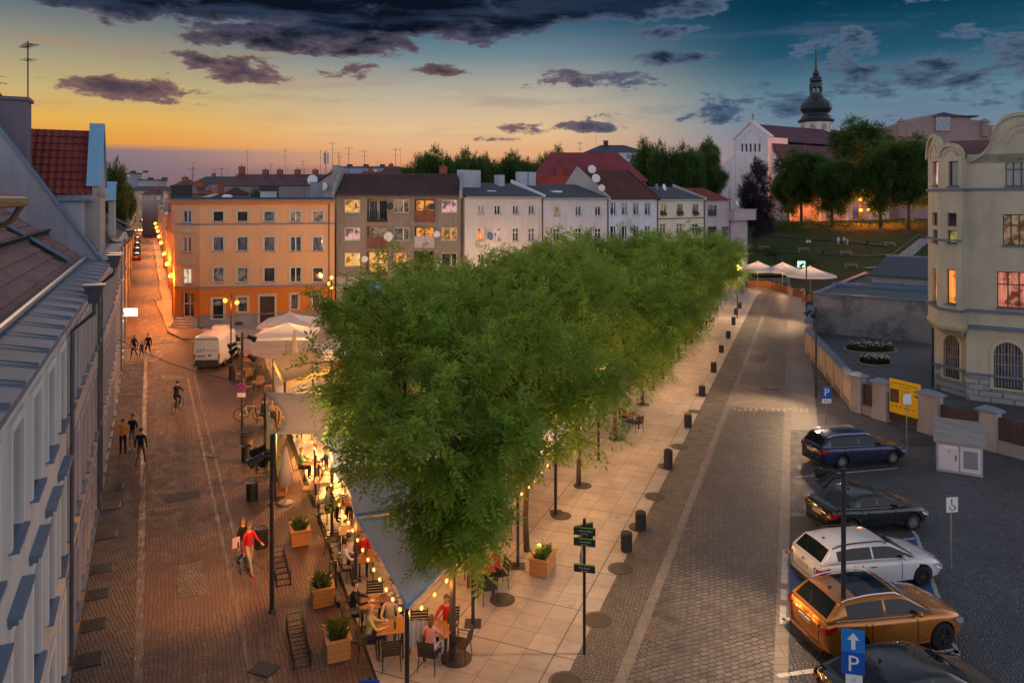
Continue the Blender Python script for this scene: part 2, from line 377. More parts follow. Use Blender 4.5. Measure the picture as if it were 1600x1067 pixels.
def spot(name, loc, tgt, e, c=(1, .68, .40), ang=80, blend=.6, parent=None, r=.12):
    d = bpy.data.lights.new(name, 'SPOT'); d.energy = e; d.color = c; d.spot_size = R(ang); d.spot_blend = blend; d.shadow_soft_size = r
    o = bpy.data.objects.new(name, d); col.objects.link(o); o.location = loc
    o.rotation_euler = (Vector(tgt)-Vector(loc)).to_track_quat('-Z', 'Y').to_euler()
    if parent is not None: o.parent = parent
    return o
# ------------------------------------------------------------------ facade helper
WM = {}
class Facade:
    """a wall in the local frame: x along the wall, outward = -y, openings cut through with reveals"""
    def __init__(s, rt, W, z1, z0=0.0, loc=(0, 0, 0), rz=0.0, A=None, d=None):
        s.rt, s.W, s.z1, s.z0, s.loc, s.rz = rt, W, z1, z0, Vector(loc), rz; s.ops = []; s.A = A; s.d = d; s.mb = MB()
    def px(s, px, py):
        k = (px-CX)/F; A, d = s.A, s.d
        u = (k*A.y-A.x)/(d.x-k*d.y); Y = A.y+u*d.y
        return u, H-(py-HY)/F*Y
    def pr(s, x0, y0, x1, y1):     # pixel rectangle -> local rectangle
        u0, za = s.px(x0, y0); u1, zb = s.px(x1, y1); um, zt = s.px((x0+x1)/2, y0); um, zq = s.px((x0+x1)/2, y1)
        return u0, zq, u1-u0, zt-zq
    def put(s, name, me, u, y, z, parent=None, **kw):
        if parent is None:
            c, sn = math.cos(s.rz), math.sin(s.rz)
            o = link(name, me, s.rt, loc=(s.loc.x+c*u-sn*y, s.loc.y+sn*u+c*y, s.loc.z+z), rz=s.rz, **kw)
        else: o = link(name, me, parent, loc=(u, y, z), **kw)
        return o
    def win(s, u, z, w, h, style='two', fm=None, pane=None, d=.16, sill=True, trim=None, label=None, hole=True, tm=None, name='window', tw=.14):
        fm = fm or WHITEP; pane = pane or DGLASS; w = round(w, 2); h = round(h, 2)
        if hole: s.ops.append((u, z, u+w, z+h, d))
        key = (w, h, style, fm.name)
        if key not in WM:
            m = MB(); b = .06
            m.box(0, b, -.03, .03, 0, h); m.box(w-b, w, -.03, .03, 0, h); m.box(b, w-b, -.03, .03, 0, b); m.box(b, w-b, -.03, .03, h-b, h)
            if style in ('two', 'cross', 'twothird'):
                mx = w*(.5 if style != 'twothird' else .62); m.box(mx-.045, mx+.045, -.028, .028, b, h-b)
            if style == 'cross': m.box(b, w-b, -.026, .026, h*.66-.035, h*.66+.035)
            if style == 'three':
                for q in (1/3, 2/3): m.box(w*q-.04, w*q+.04, -.028, .028, b, h-b)
                m.box(b, w-b, -.026, .026, h*.64-.035, h*.64+.035)
            p = MB(); p.quad((b, 0, b), (w-b, 0, b), (w-b, 0, h-b), (b, 0, h-b))
            sl = MB(); sl.box(-.06, w+.06, -.14, .1, -.07, 0)
            WM[key] = (m.mesh('window', fm), {}, p, {}, sl)
        me, pm, p, sm, sl = WM[key]
        o = s.put(name, me, u, d-.03, z, label=label)
        if pane.name not in pm: pm[pane.name] = p.mesh('pane', pane)
        link('pane', pm[pane.name], o, loc=(0, .012, 0))
        if sill:
            tk = (tm or STONE).name
            if tk not in sm: sm[tk] = sl.mesh('sill', tm or STONE)
            link('sill', sm[tk], o, loc=(0, -d+.03, 0))
        if trim:
            t = MB(); y0, y1 = -.055, .004
            t.box(-tw, 0, y0, y1, 0, h); t.box(w, w+tw, y0, y1, 0, h); t.box(-tw, w+tw, y0, y1, h, h+tw)
            if tw > .2: t.box(-tw, w+tw, y0, y1, -tw*.6, -.071)
            t.build('surround', trim, o, loc=(0, -d+.03, 0))
        return o
    def hole(s, u, z, w, h, d=.16): s.ops.append((u, z, u+w, z+h, d))
    def wall(s, mats, zones=None, back=0.0, name='wall', sides=True, label=None):
        """zones: [(z_top, mi)...] rising"""
        mb = s.mb; zones = zones or [(1e9, 0)]
        xs = sorted({0.0, s.W, *[round(q, 4) for o in s.ops for q in (o[0], o[2])]}); zs = sorted({s.z0, s.z1, *[round(q, 4) for o in s.ops for q in (o[1], o[3])], *[z for z, _ in zones if s.z0 < z < s.z1]})
        xs = [x for x in xs if 0 <= x <= s.W]; zs = [z for z in zs if s.z0 <= z <= s.z1]
        def zm(z):
            for t, m_ in zones:
                if z < t: return m_
            return zones[-1][1]
        for a, b in zip(xs, xs[1:]):
            for c, d in zip(zs, zs[1:]):
                x, z = (a+b)/2, (c+d)/2
                if any(o[0]-1e-4 < x < o[2]+1e-4 and o[1]-1e-4 < z < o[3]+1e-4 for o in s.ops): continue
                mb.quad((a, 0, c), (b, 0, c), (b, 0, d), (a, 0, d), zm(z))
        for (a, c, b, d, dp) in s.ops:
            m_ = zm((c+d)/2)
            mb.quad((a, 0, c), (a, dp, c), (b, dp, c), (b, 0, c), m_); mb.quad((a, 0, d), (b, 0, d), (b, dp, d), (a, dp, d), m_)
            mb.quad((a, 0, c), (a, 0, d), (a, dp, d), (a, dp, c), m_); mb.quad((b, 0, c), (b, dp, c), (b, dp, d), (b, 0, d), m_)
        if back:
            lastz = s.z0
            zz = sorted({s.z0, s.z1, *[z for z, _ in zones if s.z0 < z < s.z1]})
            for c, d in zip(zz, zz[1:]):
                m_ = zm((c+d)/2)
                if sides:
                    mb.quad((0, back, c), (0, 0, c), (0, 0, d), (0, back, d), m_); mb.quad((s.W, 0, c), (s.W, back, c), (s.W, back, d), (s.W, 0, d), m_)
                mb.quad((s.W, back, c), (0, back, c), (0, back, d), (s.W, back, d), m_)
        o = s.put(name, mb.mesh(name, mats), 0, 0, 0, label=label); return o
def fac(name, A, B, z1, label, cat, z0=0.0, group=None):
    A = Vector((A[0], A[1], 0)); B = Vector((B[0], B[1], 0)); d = (B-A); W_ = d.length; d.normalize()
    rt = root(name, A, math.atan2(d.y, d.x), label, cat, group)
    return rt, Facade(rt, W_, z1, z0, A=A, d=d)
def tile_roof(P0, P1, P2, P3, course=.33, wave=.24, amp=.035, step=.05, res=5, n_max=900):
    """P0,P1 along the eave, P3,P2 along the ridge; rows of pantiles as real relief"""
    P0, P1, P2, P3 = map(Vector, (P0, P1, P2, P3)); L = max((P1-P0).length, (P2-P3).length); S = max((P3-P0).length, (P2-P1).length)
    N = (P1-P0).cross(P3-P0).normalized(); nc = max(2, round(S/course)); nx = min(n_max, max(2, int(L/wave*res)))
    m = MB(); vs = []; fs = []
    rows = []
    for j in range(nc):
        rows += [(j/nc, step), ((j+1)/nc, 0.0)]
    for (t, hh) in rows:
        a = P0.lerp(P3, t); b = P1.lerp(P2, t); ph = a.dot((P1-P0).normalized())
        for i in range(nx+1):
            q = a.lerp(b, i/nx); along = q.dot((P1-P0).normalized())
            vs.append(q+N*(hh+amp*(math.sin(2*PI*along/wave)) if amp else q*0+N*hh if False else q+N*hh) if False else q+N*(hh+amp*math.sin(2*PI*along/wave)))
    k = nx+1
    for j in range(len(rows)-1):
        for i in range(nx): fs.append((j*k+i, j*k+i+1, (j+1)*k+i+1, (j+1)*k+i))
    return m.add(vs, fs)
def poly(name, pts, z, mat, kind='structure', **kw):
    return MB().add([(p[0], p[1], z) for p in pts], [tuple(range(len(pts)))]).build(name, mat, None, kind=kind, **kw)
def strip(pts, wdt):
    m = MB()
    for a, b in zip(pts, pts[1:]):
        a = Vector(a); b = Vector(b); n = Vector((-(b-a).y, (b-a).x, 0)).normalized()*wdt/2; m.quad(a+n, a-n, b-n, b+n)
    return m
# ------------------------------------------------------------------ lines of the plan
PL = lambda Y: 4.55-.423*Y        # left edge of the plaza
PR = lambda Y: -6.3+.398*Y        # right edge of the plaza
B1 = lambda Y: -5.0+.403*Y        # left channel of the right street
B2 = lambda Y: -.5+.381*Y         # right channel
LW = lambda Y: (-2.2-.486*Y) if Y < 43 else (-1.3-.507*Y)     # left house row
RW = lambda Y: 3.1-.494*Y         # right row of the side street
# ------------------------------------------------------------------ ground
poly('ground', [(-900, -60), (900, -60), (900, 1500), (-900, 1500)], -.012, grassmat('ground_far', (.035, .045, .025), (.06, .06, .04)))
AL = math.atan(.423)
cob_red = setts('setts_red', (.115, .066, .05), (.165, .10, .078), (.034, .024, .02), .17, .12, -math.atan(.45)+PI/2, .66, .5, .30, .014, .8)
cob_main = setts('setts_main', (.082, .076, .076), (.145, .134, .128), (.028, .025, .025), .25, .17, -math.atan(.39), .42, .5, .30, .020, .7, .9)
cob_small = cobble('cobbles_small', (.09, .085, .082), (.155, .143, .134), (.03, .027, .026), 9.0, .3, .55, .5)
cob_park = cobble('cobbles_park', (.055, .062, .076), (.115, .122, .142), (.02, .022, .026), 8.5, .2, .7, .45, wear=.6)
cob_walk = cobble('cobbles_walk', (.115, .09, .078), (.175, .142, .124), (.04, .032, .028), 10.0, .9, .5, .68)
poly('street_left', [(LW(4), 4), (PL(12), 12), (PL(40), 40), (-17, 58), (-17, 75), (-34, 78), (LW(80), 80), (LW(42), 42)], 0, cob_red)
poly('street_side', [(LW(56), 56), (-27.5, 57), (-31.0, 72.5), (RW(77), 77), (RW(330), 330), (LW(330), 330)], .006, cobble('cobbles_side', (.12, .08, .06), (.18, .12, .09), (.04, .028, .024), 6, .6, .7, .62))
poly('street_right', [(PR(12), 12), (B2(12)+.4, 12), (B2(100)+.4, 100), (46, 122), (30, 118), (PR(95), 95)], 0, cob_main)
poly('parking', [(B2(12), 12), (32, 12), (38, 40), (32, 75), (40, 112), (B2(100), 100)], -.004, cob_park)
m = MB(); m.quad((PR(12), 12, .004), (B1(12), 12, .004), (B1(98), 98, .004), (PR(98), 98, .004)); m.build('pavement_right', cob_small, kind='structure')
slab = slabs('plaza_slabs', (.40, .35, .31), (.49, .435, .385), (.16, .13, .115), .8, math.atan(.398))
poly('plaza', [(PL(13.3), 13.3), (PR(13.3)+.05, 13.3), (PR(98), 98), (34, 112), (-4.86, 76.4), (-18.5, 74.6), (-30, 72), (-29.5, 66), (-19.5, 58)], .008, slab)
band = setts('channel_stone', (.15, .138, .13), (.195, .18, .165), (.08, .072, .065), .5, .3, 0, .5, 0, .02, .01, .3)
m = strip([(B1(12)+.12, 12, .010), (B1(98)+.12, 98, .010)], .30); m.build('channel', band, kind='structure')
m = strip([(B2(12)+.2, 12, .010), (B2(104)+.2, 104, .010)], .36); m.build('channel', band, kind='structure')
# pale pavement right of the channel in the far half, and the lane crossing
m = MB(); m.quad((B2(40)+.4, 40, .002), (B2(40)+1.9, 40, .002), (B2(104)+2.2, 104, .002), (B2(104)+.4, 104, .002)); m.build('pavement_far', setts('pave_pale', (.22, .20, .185), (.28, .25, .23), (.08, .07, .06), .22, .14, -.37, .5), kind='structure')
mk = MB()
for row in range(2):
    for i in range(14):
        if (i*7+row*3) % 5 == 0: continue
        Y = 43.6+row*.35; x = B1(Y)+.5+i*.33; mk.quad((x, Y-.14*i/14, .012), (x+.17, Y-.14*i/14, .012), (x+.17, Y+.17-.14*i/14, .012), (x, Y+.17-.14*i/14, .012))
worn = plain('worn_road_paint', (.42, .41, .40), .7, 0, .35, 9)
mk.build('crossing_marks', worn, kind='structure')
poly('crossing', [(B1(44.5)+.3, 44.5), (B2(43.8), 43.8), (B2(49.5), 49.5), (B1(50), 50)], .006, cobble('cobbles_cross', (.20, .165, .15), (.27, .23, .20), (.05, .04, .035), 10, .1, .5, .5))
# left pavement with its channel lines
SB = lambda Y: -.6-.4925*Y+.30
m = MB(); m.quad((LW(8)+.02, 8, .005), (SB(8), 8, .005), (SB(58), 58, .005), (LW(58), 58, .005)); m.build('pavement_left', cob_walk, kind='structure')
ch2 = setts('channel_dark', (.09, .062, .05), (.12, .084, .068), (.05, .04, .035), .3, .15, 1.2, .5, 0, .05)
for off, w_ in ((0, .22),):
    m = strip([(SB(10), 10, .010), (SB(58), 58, .010)], w_); m.build('channel', ch2, kind='structure')
# double drain line along the terrace side (photo: from 340,765 to 401,1034)
a, b = G(338, 760), G(404, 1046)
d = (a-b).normalized()
for o_ in (-.22, .22):
    n = Vector((-d.y, d.x, 0))*o_; p0 = b-d*5+n; p1 = a+d*22+n; p0.z = p1.z = .010
    strip([p0, p1], .12).build('channel', ch2, kind='structure')
# side street kerbs and pavements
kerb = plaster('kerb_stone', (.33, .27, .23), .3)
a, b = G(242, 470), G(262, 520); c = G(285, 531)
m = MB()
pts = [Vector((RW(300)-1.9, 300, 0)), Vector((RW(150)-1.7, 150, 0)), Vector((RW(90)-1.6, 90, 0)), a, b, c, G(330, 533)]
for p, q in zip(pts, pts[1:]):
    n = Vector((-(q-p).y, (q-p).x, 0)).normalized()*.16
    m.prism([p, q, q+n, p+n], (0, 0, .12))
m.build('kerb', kerb, kind='structure')
pv = [(p.x+.1, p.y) for p in pts[:-1]]+[(-27, 66), (-30.6, 71.6), (-33.6, 74), (RW(300), 300)]
poly('pavement_side', pv, .11, cobble('cobbles_side_walk', (.20, .15, .12), (.27, .20, .16), (.07, .05, .04), 5, .3, .4, .55))
rp = random.Random(3)
for k, (px_, py_, w_, h_, rz, mt) in enumerate(((285, 775, 1.5, 1.0, .45, 0), (262, 590, 2.2, 1.1, .1, 1), (300, 905, .9, 2.4, .45, 1), (1010, 980, .8, 1.3, -.38, 1), (1180, 560, 1.6, 3.0, -.38, 1), (1440, 690, 2.4, 1.2, .2, 0), (1390, 790, 1.3, .9, .3, 1))):
    q = G(px_, py_); n_ = 14; pts = []
    for i in range(n_):
        a = 2*PI*i/n_; c_, s_ = math.cos(a), math.sin(a); r_ = 1/max(abs(c_), abs(s_))*rp.uniform(.86, 1.04); x, y = c_*r_*w_/2, s_*r_*h_/2; pts.append((q.x+x*math.cos(rz)-y*math.sin(rz), q.y+x*math.sin(rz)+y*math.cos(rz)))
    poly('road_patch', pts, .0085, [asphalt('patch_asphalt', (.05, .042, .04)), cobble('patch_cobble', (.10, .078, .066), (.16, .13, .11), (.03, .025, .022), 10, .9, .6, .6)][mt])
# parking bays
def gq(name, pxs, z, mat, kind='structure'): return poly(name, [G(*q) for q in pxs], z, mat, kind)
DV = Vector((.979, .204, 0)); SV = Vector((.367, .93, 0))
c0 = G(1223, 968); c1_ = G(1227, 863)
blue = plain('blue_bay_paint', (.03, .085, .26), .6, 0, .45, 2.2, bmp=.6)
bl = c0; L_ = 5.4
poly('blue_parking_bay', [bl+Vector((.1, 0, 0)), bl+DV*L_*.99, c1_+DV*L_*.99, c1_+Vector((.1, 0, 0))], .004, blue)
poly('asphalt_patch', [c1_+SV*.12, c1_+DV*L_+SV*.1, c1_+DV*L_*.96+SV*2.7, c1_+SV*3.1], .003, asphalt('asphalt', (.075, .07, .068)))
lm = MB()
def ln(a, b, wd=.14):
    lm.v and None
    n = Vector((-(b-a).y, (b-a).x, 0)).normalized()*wd/2; k = max(1, int((b-a).length/.35))
    for i in range(k):
        if random.random() < .10: continue
        p, q = a.lerp(b, i/k), a.lerp(b, (i+1)/k-.004); p.z = q.z = .0125; j = random.uniform(.75, 1.1)
        lm.quad(p+n*j, p-n, q-n*j, q+n)
bay = lambda k: c0-SV*(4.45*k)
ln(c0-SV*.25, c1_+SV*.2, .20); ln(c1_, c1_+DV*L_); ln(c0, c0+DV*1.0)
ln(c0+DV*L_-SV*.3, c1_+DV*L_+SV*.2); ln(c1_+DV*L_+SV*.2, c1_+DV*(L_-.3)+SV*1.6)
e0 = G(1215, 1056); ln(e0, e0+DV*5.5, .16); ln(c0+DV*L_-SV*.3, c0+DV*L_-SV*4.2)
ln(G(1425, 1029), G(1500, 1018), .13)
ln(G(1244, 745.5), G(1404, 731.5), .11)
lm.build('parking_lines', worn, kind='structure')

# ------------------------------------------------------------------ hill park
def hz(X, Y):
    t = (Y-124-(X-44)*.10)/52; t = max(0, min(1, t)); return 6.6*(t*t*(3-2*t))
m = MB(); vs = []; nx, ny = 60, 40
for j in range(ny+1):
    for i in range(nx+1):
        X = 36+i*3.2; Y = 118+j*3.4; vs.append((X, Y, hz(X, Y)+(.12*math.sin(X*.9+Y*.3) if 0 < hz(X, Y) < 6.5 else 0)))
m.add(vs, [(j*(nx+1)+i, j*(nx+1)+i+1, (j+1)*(nx+1)+i+1, (j+1)*(nx+1)+i) for j in range(ny) for i in range(nx)])
GR = grassmat('hill_grass', (.035, .06, .018), (.075, .09, .035))
m.build('hill', GR, kind='structure', smooth=True)
def onhill(px, py):
    k = (px-CX)/F; s = (HY-py)/F
    Y = 110.0
    while Y < 300:
        if H+s*Y <= hz(k*Y, Y)+.0: return Vector((k*Y, Y, hz(k*Y, Y)))
        Y += .25
    return Vector((k*200, 200, hz(k*200, 200)))
def hstrip(pts, wd, name, mat, lift=.09):
    m = MB(); q = [onhill(*p) for p in pts]
    fine = []
    for a, b in zip(q, q[1:]):
        for i in range(8):
            p = a.lerp(b, i/8); fine.append(Vector((p.x, p.y, hz(p.x, p.y)+lift)))
    fine.append(q[-1]+Vector((0, 0, lift)))
    for a, b in zip(fine, fine[1:]):
        n = Vector((-(b-a).y, (b-a).x, 0)).normalized()*wd/2; m.quad(a+n, a-n, b-n, b+n)
    return m.build(name, mat, kind='structure')
PATH = plain('path_gravel', (.22, .21, .19), .9, 0, .3, 1.5)
hstrip([(1170, 366), (1240, 372), (1330, 378), (1385, 385), (1440, 391)], 1.1, 'path', PATH)
hstrip([(1180, 392), (1262, 396), (1345, 401), (1400, 398)], .9, 'path', PATH)
hstrip([(1352, 420), (1400, 414), (1442, 410)], 1.4, 'path', PATH)

# ------------------------------------------------------------------ small building parts
def chimney(parent, x, y, z, w=.6, d=.6, h=1.2, mat=None, pots=1, cap=True):
    m = MB(); m.box(-w/2, w/2, -d/2, d/2, 0, h)
    if cap: m.box(-w/2-.06, w/2+.06, -d/2-.06, d/2+.06, h, h+.08)
    for i in range(pots): m.lathe([(.09, 0), (.08, .35)], 8, ((i-(pots-1)/2)*.35, 0, h+.08))
    return m.build('chimney', mat or BRICK, parent, loc=(x, y, z))
def dish(parent, x, y, z, r=.42, rz=0.0, mat=None, name='satellite_dish'):
    m = MB(); prof = [(r*t, .28*r*t*t) for t in (0.02, .3, .55, .8, 1)]
    prof += [(r*.98, .28*r+.02), (.02, .02)]
    m.lathe(prof, 18, close=False)
    m.xform(Matrix.Rotation(R(78), 4, 'X'))
    m.tube([(0, -.02, 0), (0, .18, -.03), (0, .3, -.2)], .025, 6); m.tube([(0, -.05, -r*.8), (0, -r*1.1, -r*.3)], .012, 5); m.ball((0, -r*1.1, -r*.28), .05, 6, 4)
    return m.build(name, mat or WHITEP, parent, smooth=True, loc=(x, y, z), rz=rz)
def antenna(parent, x, y, z, h=2.5, n=7, L=1.0, rz=.3, hori=True):
    m = MB(); m.tube([(0, 0, -.3), (0, 0, h)], .025, 6)
    m.tube([(-L/2, 0, h*.93), (L/2, 0, h*.93)], .014, 5)
    for i in range(n):
        xx = -L/2+L*i/(n-1); s_ = .25-.1*i/n; m.tube([(xx, -s_, h*.93), (xx, s_, h*.93)] if hori else [(xx, 0, h*.93-s_), (xx, 0, h*.93+s_)], .009, 4)
    m.tube([(-L*.3, 0, h*.72), (L*.25, 0, h*.72)], .012, 5)
    for i in range(3): m.tube([(-L*.3+i*L*.25, -.22, h*.72), (-L*.3+i*L*.25, .22, h*.72)], .009, 4)
    return m.build('antenna', DARKM, parent, loc=(x, y, z), rz=rz)
def box_obj(name, parent, x0, x1, y0, y1, z0, z1, mat, **kw): return MB().box(x0, x1, y0, y1, z0, z1).build(name, mat, parent, **kw)
ROOFDK = plain('roof_felt', (.05, .062, .08), .7, 0, .3, 1.2, .4, 0, .3)
# ------------------------------------------------------------------ orange corner house
A = (-30.5, 71.9); B = (-18.05, 74.9)
rt, f = fac('corner_house', A, B, 12.35, 'orange four storey corner house with a dark flat roof and stone window surrounds', 'house')
OR = plaster('orange_plaster', (.64, .37, .20), .14, .4); OR2 = plaster('deep_orange_plaster', (.58, .19, .035), .15, .5); GRP = plaster('grey_plinth', (.27, .27, .29), .4, .6)
SUR = plaster('surround_stone', (.52, .43, .32), .2)
panes = {(0, 0): DGLASS, (1, 3): LITD, (1, 4): LITD, (3, 0): LITW, (3, 2): LITD}
for r_, (ya, yb) in enumerate(((330, 346.5), (370, 392.5), (418, 441))):
    for c_, xc in enumerate((341, 378.6, 420.6, 462, 496.7)):
        u, z, w_, h_ = f.pr(xc-8.6, ya, xc+8.6, yb)
        pn = DGLASS
        if (r_, c_) in ((0, 3), (0, 4)): pn = LITD
        if (r_, c_) in ((2, 1), (2, 0)): pn = litpane('lit_faint', (.30, .22, .15), (.42, .34, .25), .35)
        if (r_, c_) == (0, 2): pn = litpane('blind_pale', (.30, .32, .36), (.34, .36, .40), .25)
        f.win(u, z, w_, h_, 'single' if c_ != 3 else 'two', fm=WHITEP, pane=pn, trim=SUR, tw=.2, tm=GRP)
BLKW = glassdark('shop_black', (.012, .013, .016))
for xa, ya, xb, yb in ((331.5, 467, 349.5, 499), (371, 464.5, 386.5, 488), (454, 460, 466, 484), (487.5, 460, 500, 482)):
    u, z, w_, h_ = f.pr(xa, ya, xb, yb); f.win(u, z, w_, h_, 'single', pane=BLKW, trim=SUR, tw=.18, sill=False, tm=GRP)
# painted round marks in the two black shop windows
for xc, yc in ((340, 474), (378.6, 471)):
    u, z = f.px(xc, yc); m = MB()
    for rr in (.42, .30):
        pts = [Vector((u+rr*math.cos(a), .085, z+rr*.55*math.sin(a))) for a in np.linspace(0, 2*PI, 25)]
        for p, q in zip(pts, pts[1:]):
            m.quad(p, q, q*.93+Vector((u, .085, z))*.07, p*.93+Vector((u, .085, z))*.07)
    for k in range(3): m.box(u-.22, u+.22, .08, .09, z-.10+k*.09, z-.06+k*.09)
    m.build('window_lettering', plain('letter_white', (.6, .62, .62), .6), rt)
u, z, w_, h_ = f.pr(406, 463, 429, 500); f.hole(u, z-.3, w_, h_+.3, .35)
dr = MB(); dr.box(0, w_, 0, .06, 0, h_+.3)
for i in range(2):
    for k in range(3): dr.box(.1+i*w_/2, w_/2-.1+i*w_/2, -.03, .0, .15+k*.85, .85+k*.85)
do = f.put('door', dr.mesh('door', woodmat('door_dark', (.045, .025, .018))), u, .28, z-.3)
MB().ball((w_*.55, -.08, 1.2), .05, 8, 6).build('handle', DARKM, do)
t = MB(); t.box(-.22, 0, -.05, .004, 0, h_+.3); t.box(w_, w_+.22, -.05, .004, 0, h_+.3); t.box(-.22, w_+.22, -.05, .004, h_+.3, h_+.55); t.build('door_surround', SUR, do, loc=(0, -.28, 0))
for xc, yc in ((373, 507), (470, 499)):     # cellar vents
    u, z = f.px(xc, yc); g = MB(); g.box(u-.38, u+.38, -.02, .003, max(.1, z-.15), z+.22)
    for k in range(5): g.box(u-.33, u+.33, -.035, -.02, max(.1, z-.15)+.04+k*.07, max(.1, z-.15)+.07+k*.07)
    g.build('cellar_vent', DARKM, rt)
f.wall([GRP, OR2, OR], [(1.15, 0), (3.85, 1), (99, 2)], back=11, sides=False)
m = MB(); m.box(0, f.W, -.09, .003, 3.78, 3.98); m.box(0, f.W, -.07, .003, 10.0, 10.14); m.box(0, f.W, -.06, .003, 1.1, 1.2)
m.build('string_course', plaster('band_grey', (.23, .24, .27), .3), rt)
m = MB()
for k in range(6): m.box(.0, f.W, -.006, .002, 1.5+k*.38, 1.53+k*.38)
# chamfered corner
cx0, cx1 = Vector((-2.55, 1.35, 0)), Vector((0, 0, 0)); dv = cx1-cx0; fc = Facade(rt, dv.length, 12.35, 0, loc=cx0, rz=math.atan2(dv.y, dv.x))
for z, h_ in ((10.25, 1.2), (7.35, 1.45), (4.25, 1.45)):
    fc.win(.95, z, 1.0, h_, 'two', trim=SUR, tw=.22, tm=GRP, pane=(LITW if z < 5 else DGLASS))
fc.hole(.75, .9, 1.45, 2.5, .5)
dd = MB(); dd.box(0, .1, 0, .08, 0, 2.5); dd.box(1.35, 1.45, 0, .08, 0, 2.5); dd.box(.68, .77, 0, .08, 0, 2.5); dd.box(.1, 1.35, 0, .08, 2.4, 2.5); dd.box(.1, 1.35, 0, .08, 0, .12); dd.box(.1, 1.35, 0, .08, 1.3, 1.38)
do = fc.put('door', dd.mesh('door', WHITEP), .75, .4, .9); MB().box(.08, 1.37, .03, .05, .08, 2.42).build('pane', BLKW, do)
MB().box(.62, .66, -.06, 0, 1.0, 1.3).build('handle', DARKM, do)
fc.wall([GRP, OR2, OR], [(1.15, 0), (3.85, 1), (99, 2)])
for zz, tri in ((6.9, True), (9.55, False)):
    m = MB()
    zz = {6.9: 6.15, 9.55: 9.25}[zz]
    if not tri: prof = [(-.3, 0), (1.9, 0), (1.9, .1), (.8, .55), (-.3, .1)]
    else: prof = [(-.3, 0), (1.9, 0)]+[(.8+1.1*math.cos(a), .08+.42*math.sin(a)) for a in np.linspace(0, PI, 9)]
    m.prism([(x+.65, -.22, zz+z) for x, z in prof], (0, .225, 0)); fc.put('pediment', m.mesh('pediment', SUR), 0, 0, 0)
m = MB(); m.box(0, fc.W, -.09, .003, 3.78, 3.98); m.box(0, fc.W, -.07, .003, 10.0, 10.14); fc.put('string_course', m.mesh('string_course', plaster('band_grey', (.23, .24, .27), .3)), 0, 0, 0)
for k in range(4): m = MB(); m.box(.3, 2.6, -.3*(4-k), .3, .0+k*.22, .22+k*.22); fc.put('step', m.mesh('step', STONE), 0, 0, 0)
# street side wall
sd_ = Facade(rt, 9.0, 12.35, 0, loc=Vector((-2.55-9*.222, 1.35+9*.975, 0)), rz=math.atan2(-.975, .222))
for z, h_ in ((10.25, 1.2), (7.35, 1.45), (4.25, 1.45)):
    for k in range(3): sd_.win(1.2+k*2.6, z, 1.0, h_, 'single', trim=SUR, tw=.2, tm=GRP)
sd_.wall([GRP, OR2, OR], [(1.15, 0), (3.85, 1), (99, 2)])
m = MB(); RP = [(-2.9-9*.222, 1.2+9*.975), (-2.95, 1.1), (-.1, -.45), (f.W+.0, -.45), (f.W+.0, 11), (-4.6, 11)]
m.prism([(x, y, 12.35) for x, y in RP], (0, 0, .16)); 
m.prism([(x*.985+.05, y*.97+.25, 12.51) for x, y in RP], (0, 0, .22), 1)
rf = m.build('roof', [plain('gutter_grey', (.16, .18, .22), .5), ROOFDK], rt)
m = MB(); m.prism([(x*.99, y*.985+.12, 12.1) for x, y in RP], (0, 0, .25)); m.build('cornice', OR2, rt)
for x, y, w_, h_, mt in ((6.2, 3, 1.9, 1.1, BLACK), (-2.6, 5, 1.9, 1.2, BLACK), (10.9, 5, 1.3, 1.6, plaster('vent_grey', (.30, .33, .38)))): chimney(rf, x, y, 12.7, w_, .8, h_, mt, 0)
chimney(rf, 6.2, 2.6, 12.7, 1.6, .6, .55, plaster('white_block', (.5, .5, .52)), 0)
m = MB(); m.ball((0, 0, 0), .55, 10, 6, sc_=(1, 1, .45)); m.build('roof_dome_light', WHITEP, rf, loc=(2.2, 2.5, 12.78), smooth=True)
for x, y, h_ in ((-1.2, 3, 3.0), (3.1, 5, 2.6), (9.6, 6, 3.2)): antenna(rf, x, y, 12.8, h_, rz=random.random()*2)
m = MB(); m.tube([(12.25, -.12, .3), (12.25, -.12, 12.2)], .06, 6); m.build('downpipe', DARKM, rt)

# ------------------------------------------------------------------ grey block with loggias
A = (PX(525.5, 75.6), 75.6); B = (PX(724, 76.2), 76.2)
rt, f = fac('apartment_block', A, B, 13.0, 'grey rendered apartment block with loggias, satellite dishes and shop windows below', 'apartment block')
GY = plaster('grey_render', (.25, .225, .19), .45, .5); GYL = plaster('light_render', (.40, .38, .38), .35, .5)
rows = ((312.5, 332.5), (356, 376), (395.5, 416))
wcfg = [[('twothird', LITY), None, ('twothird', LITD), None, ('twothird', LITP)],
        [('twothird', LITP), None, ('twothird', litpane('lit_faint', (.30, .22, .15), (.42, .34, .25), .35)), None, ('twothird', litpane('lit_gold', (.9, .42, .08), (.6, .3, .08), .7))],
        [('twothird', LITY), None, ('twothird', LITO), None, ('twothird', DGLASS)]]
cols = (550.5, None, 627.3, None, 702)
for r_, (ya, yb) in enumerate(rows):
    for c_ in (0, 2, 4):
        u, z, w_, h_ = f.pr(cols[c_]-12.2, ya, cols[c_]+12.2, yb); st, pn = wcfg[r_][c_]; f.win(u, z, w_, h_, st, pane=pn)
DIVM = plaster('loggia_wall', (.42, .30, .2), .2)
lg = [[(573.5, 606, 311, 345.5, 'bars', DGLASS), (647.5, 679.5, 311, 345.5, 'brown', LITO)], [(573.5, 606, 354, 387, 'brown', LITD), (647.5, 679, 354, 385.5, 'white', LITO)], [(572.5, 606, 393, 428, 'bars', LITY), (647, 678, 392, 424, 'dark', DGLASS)]]
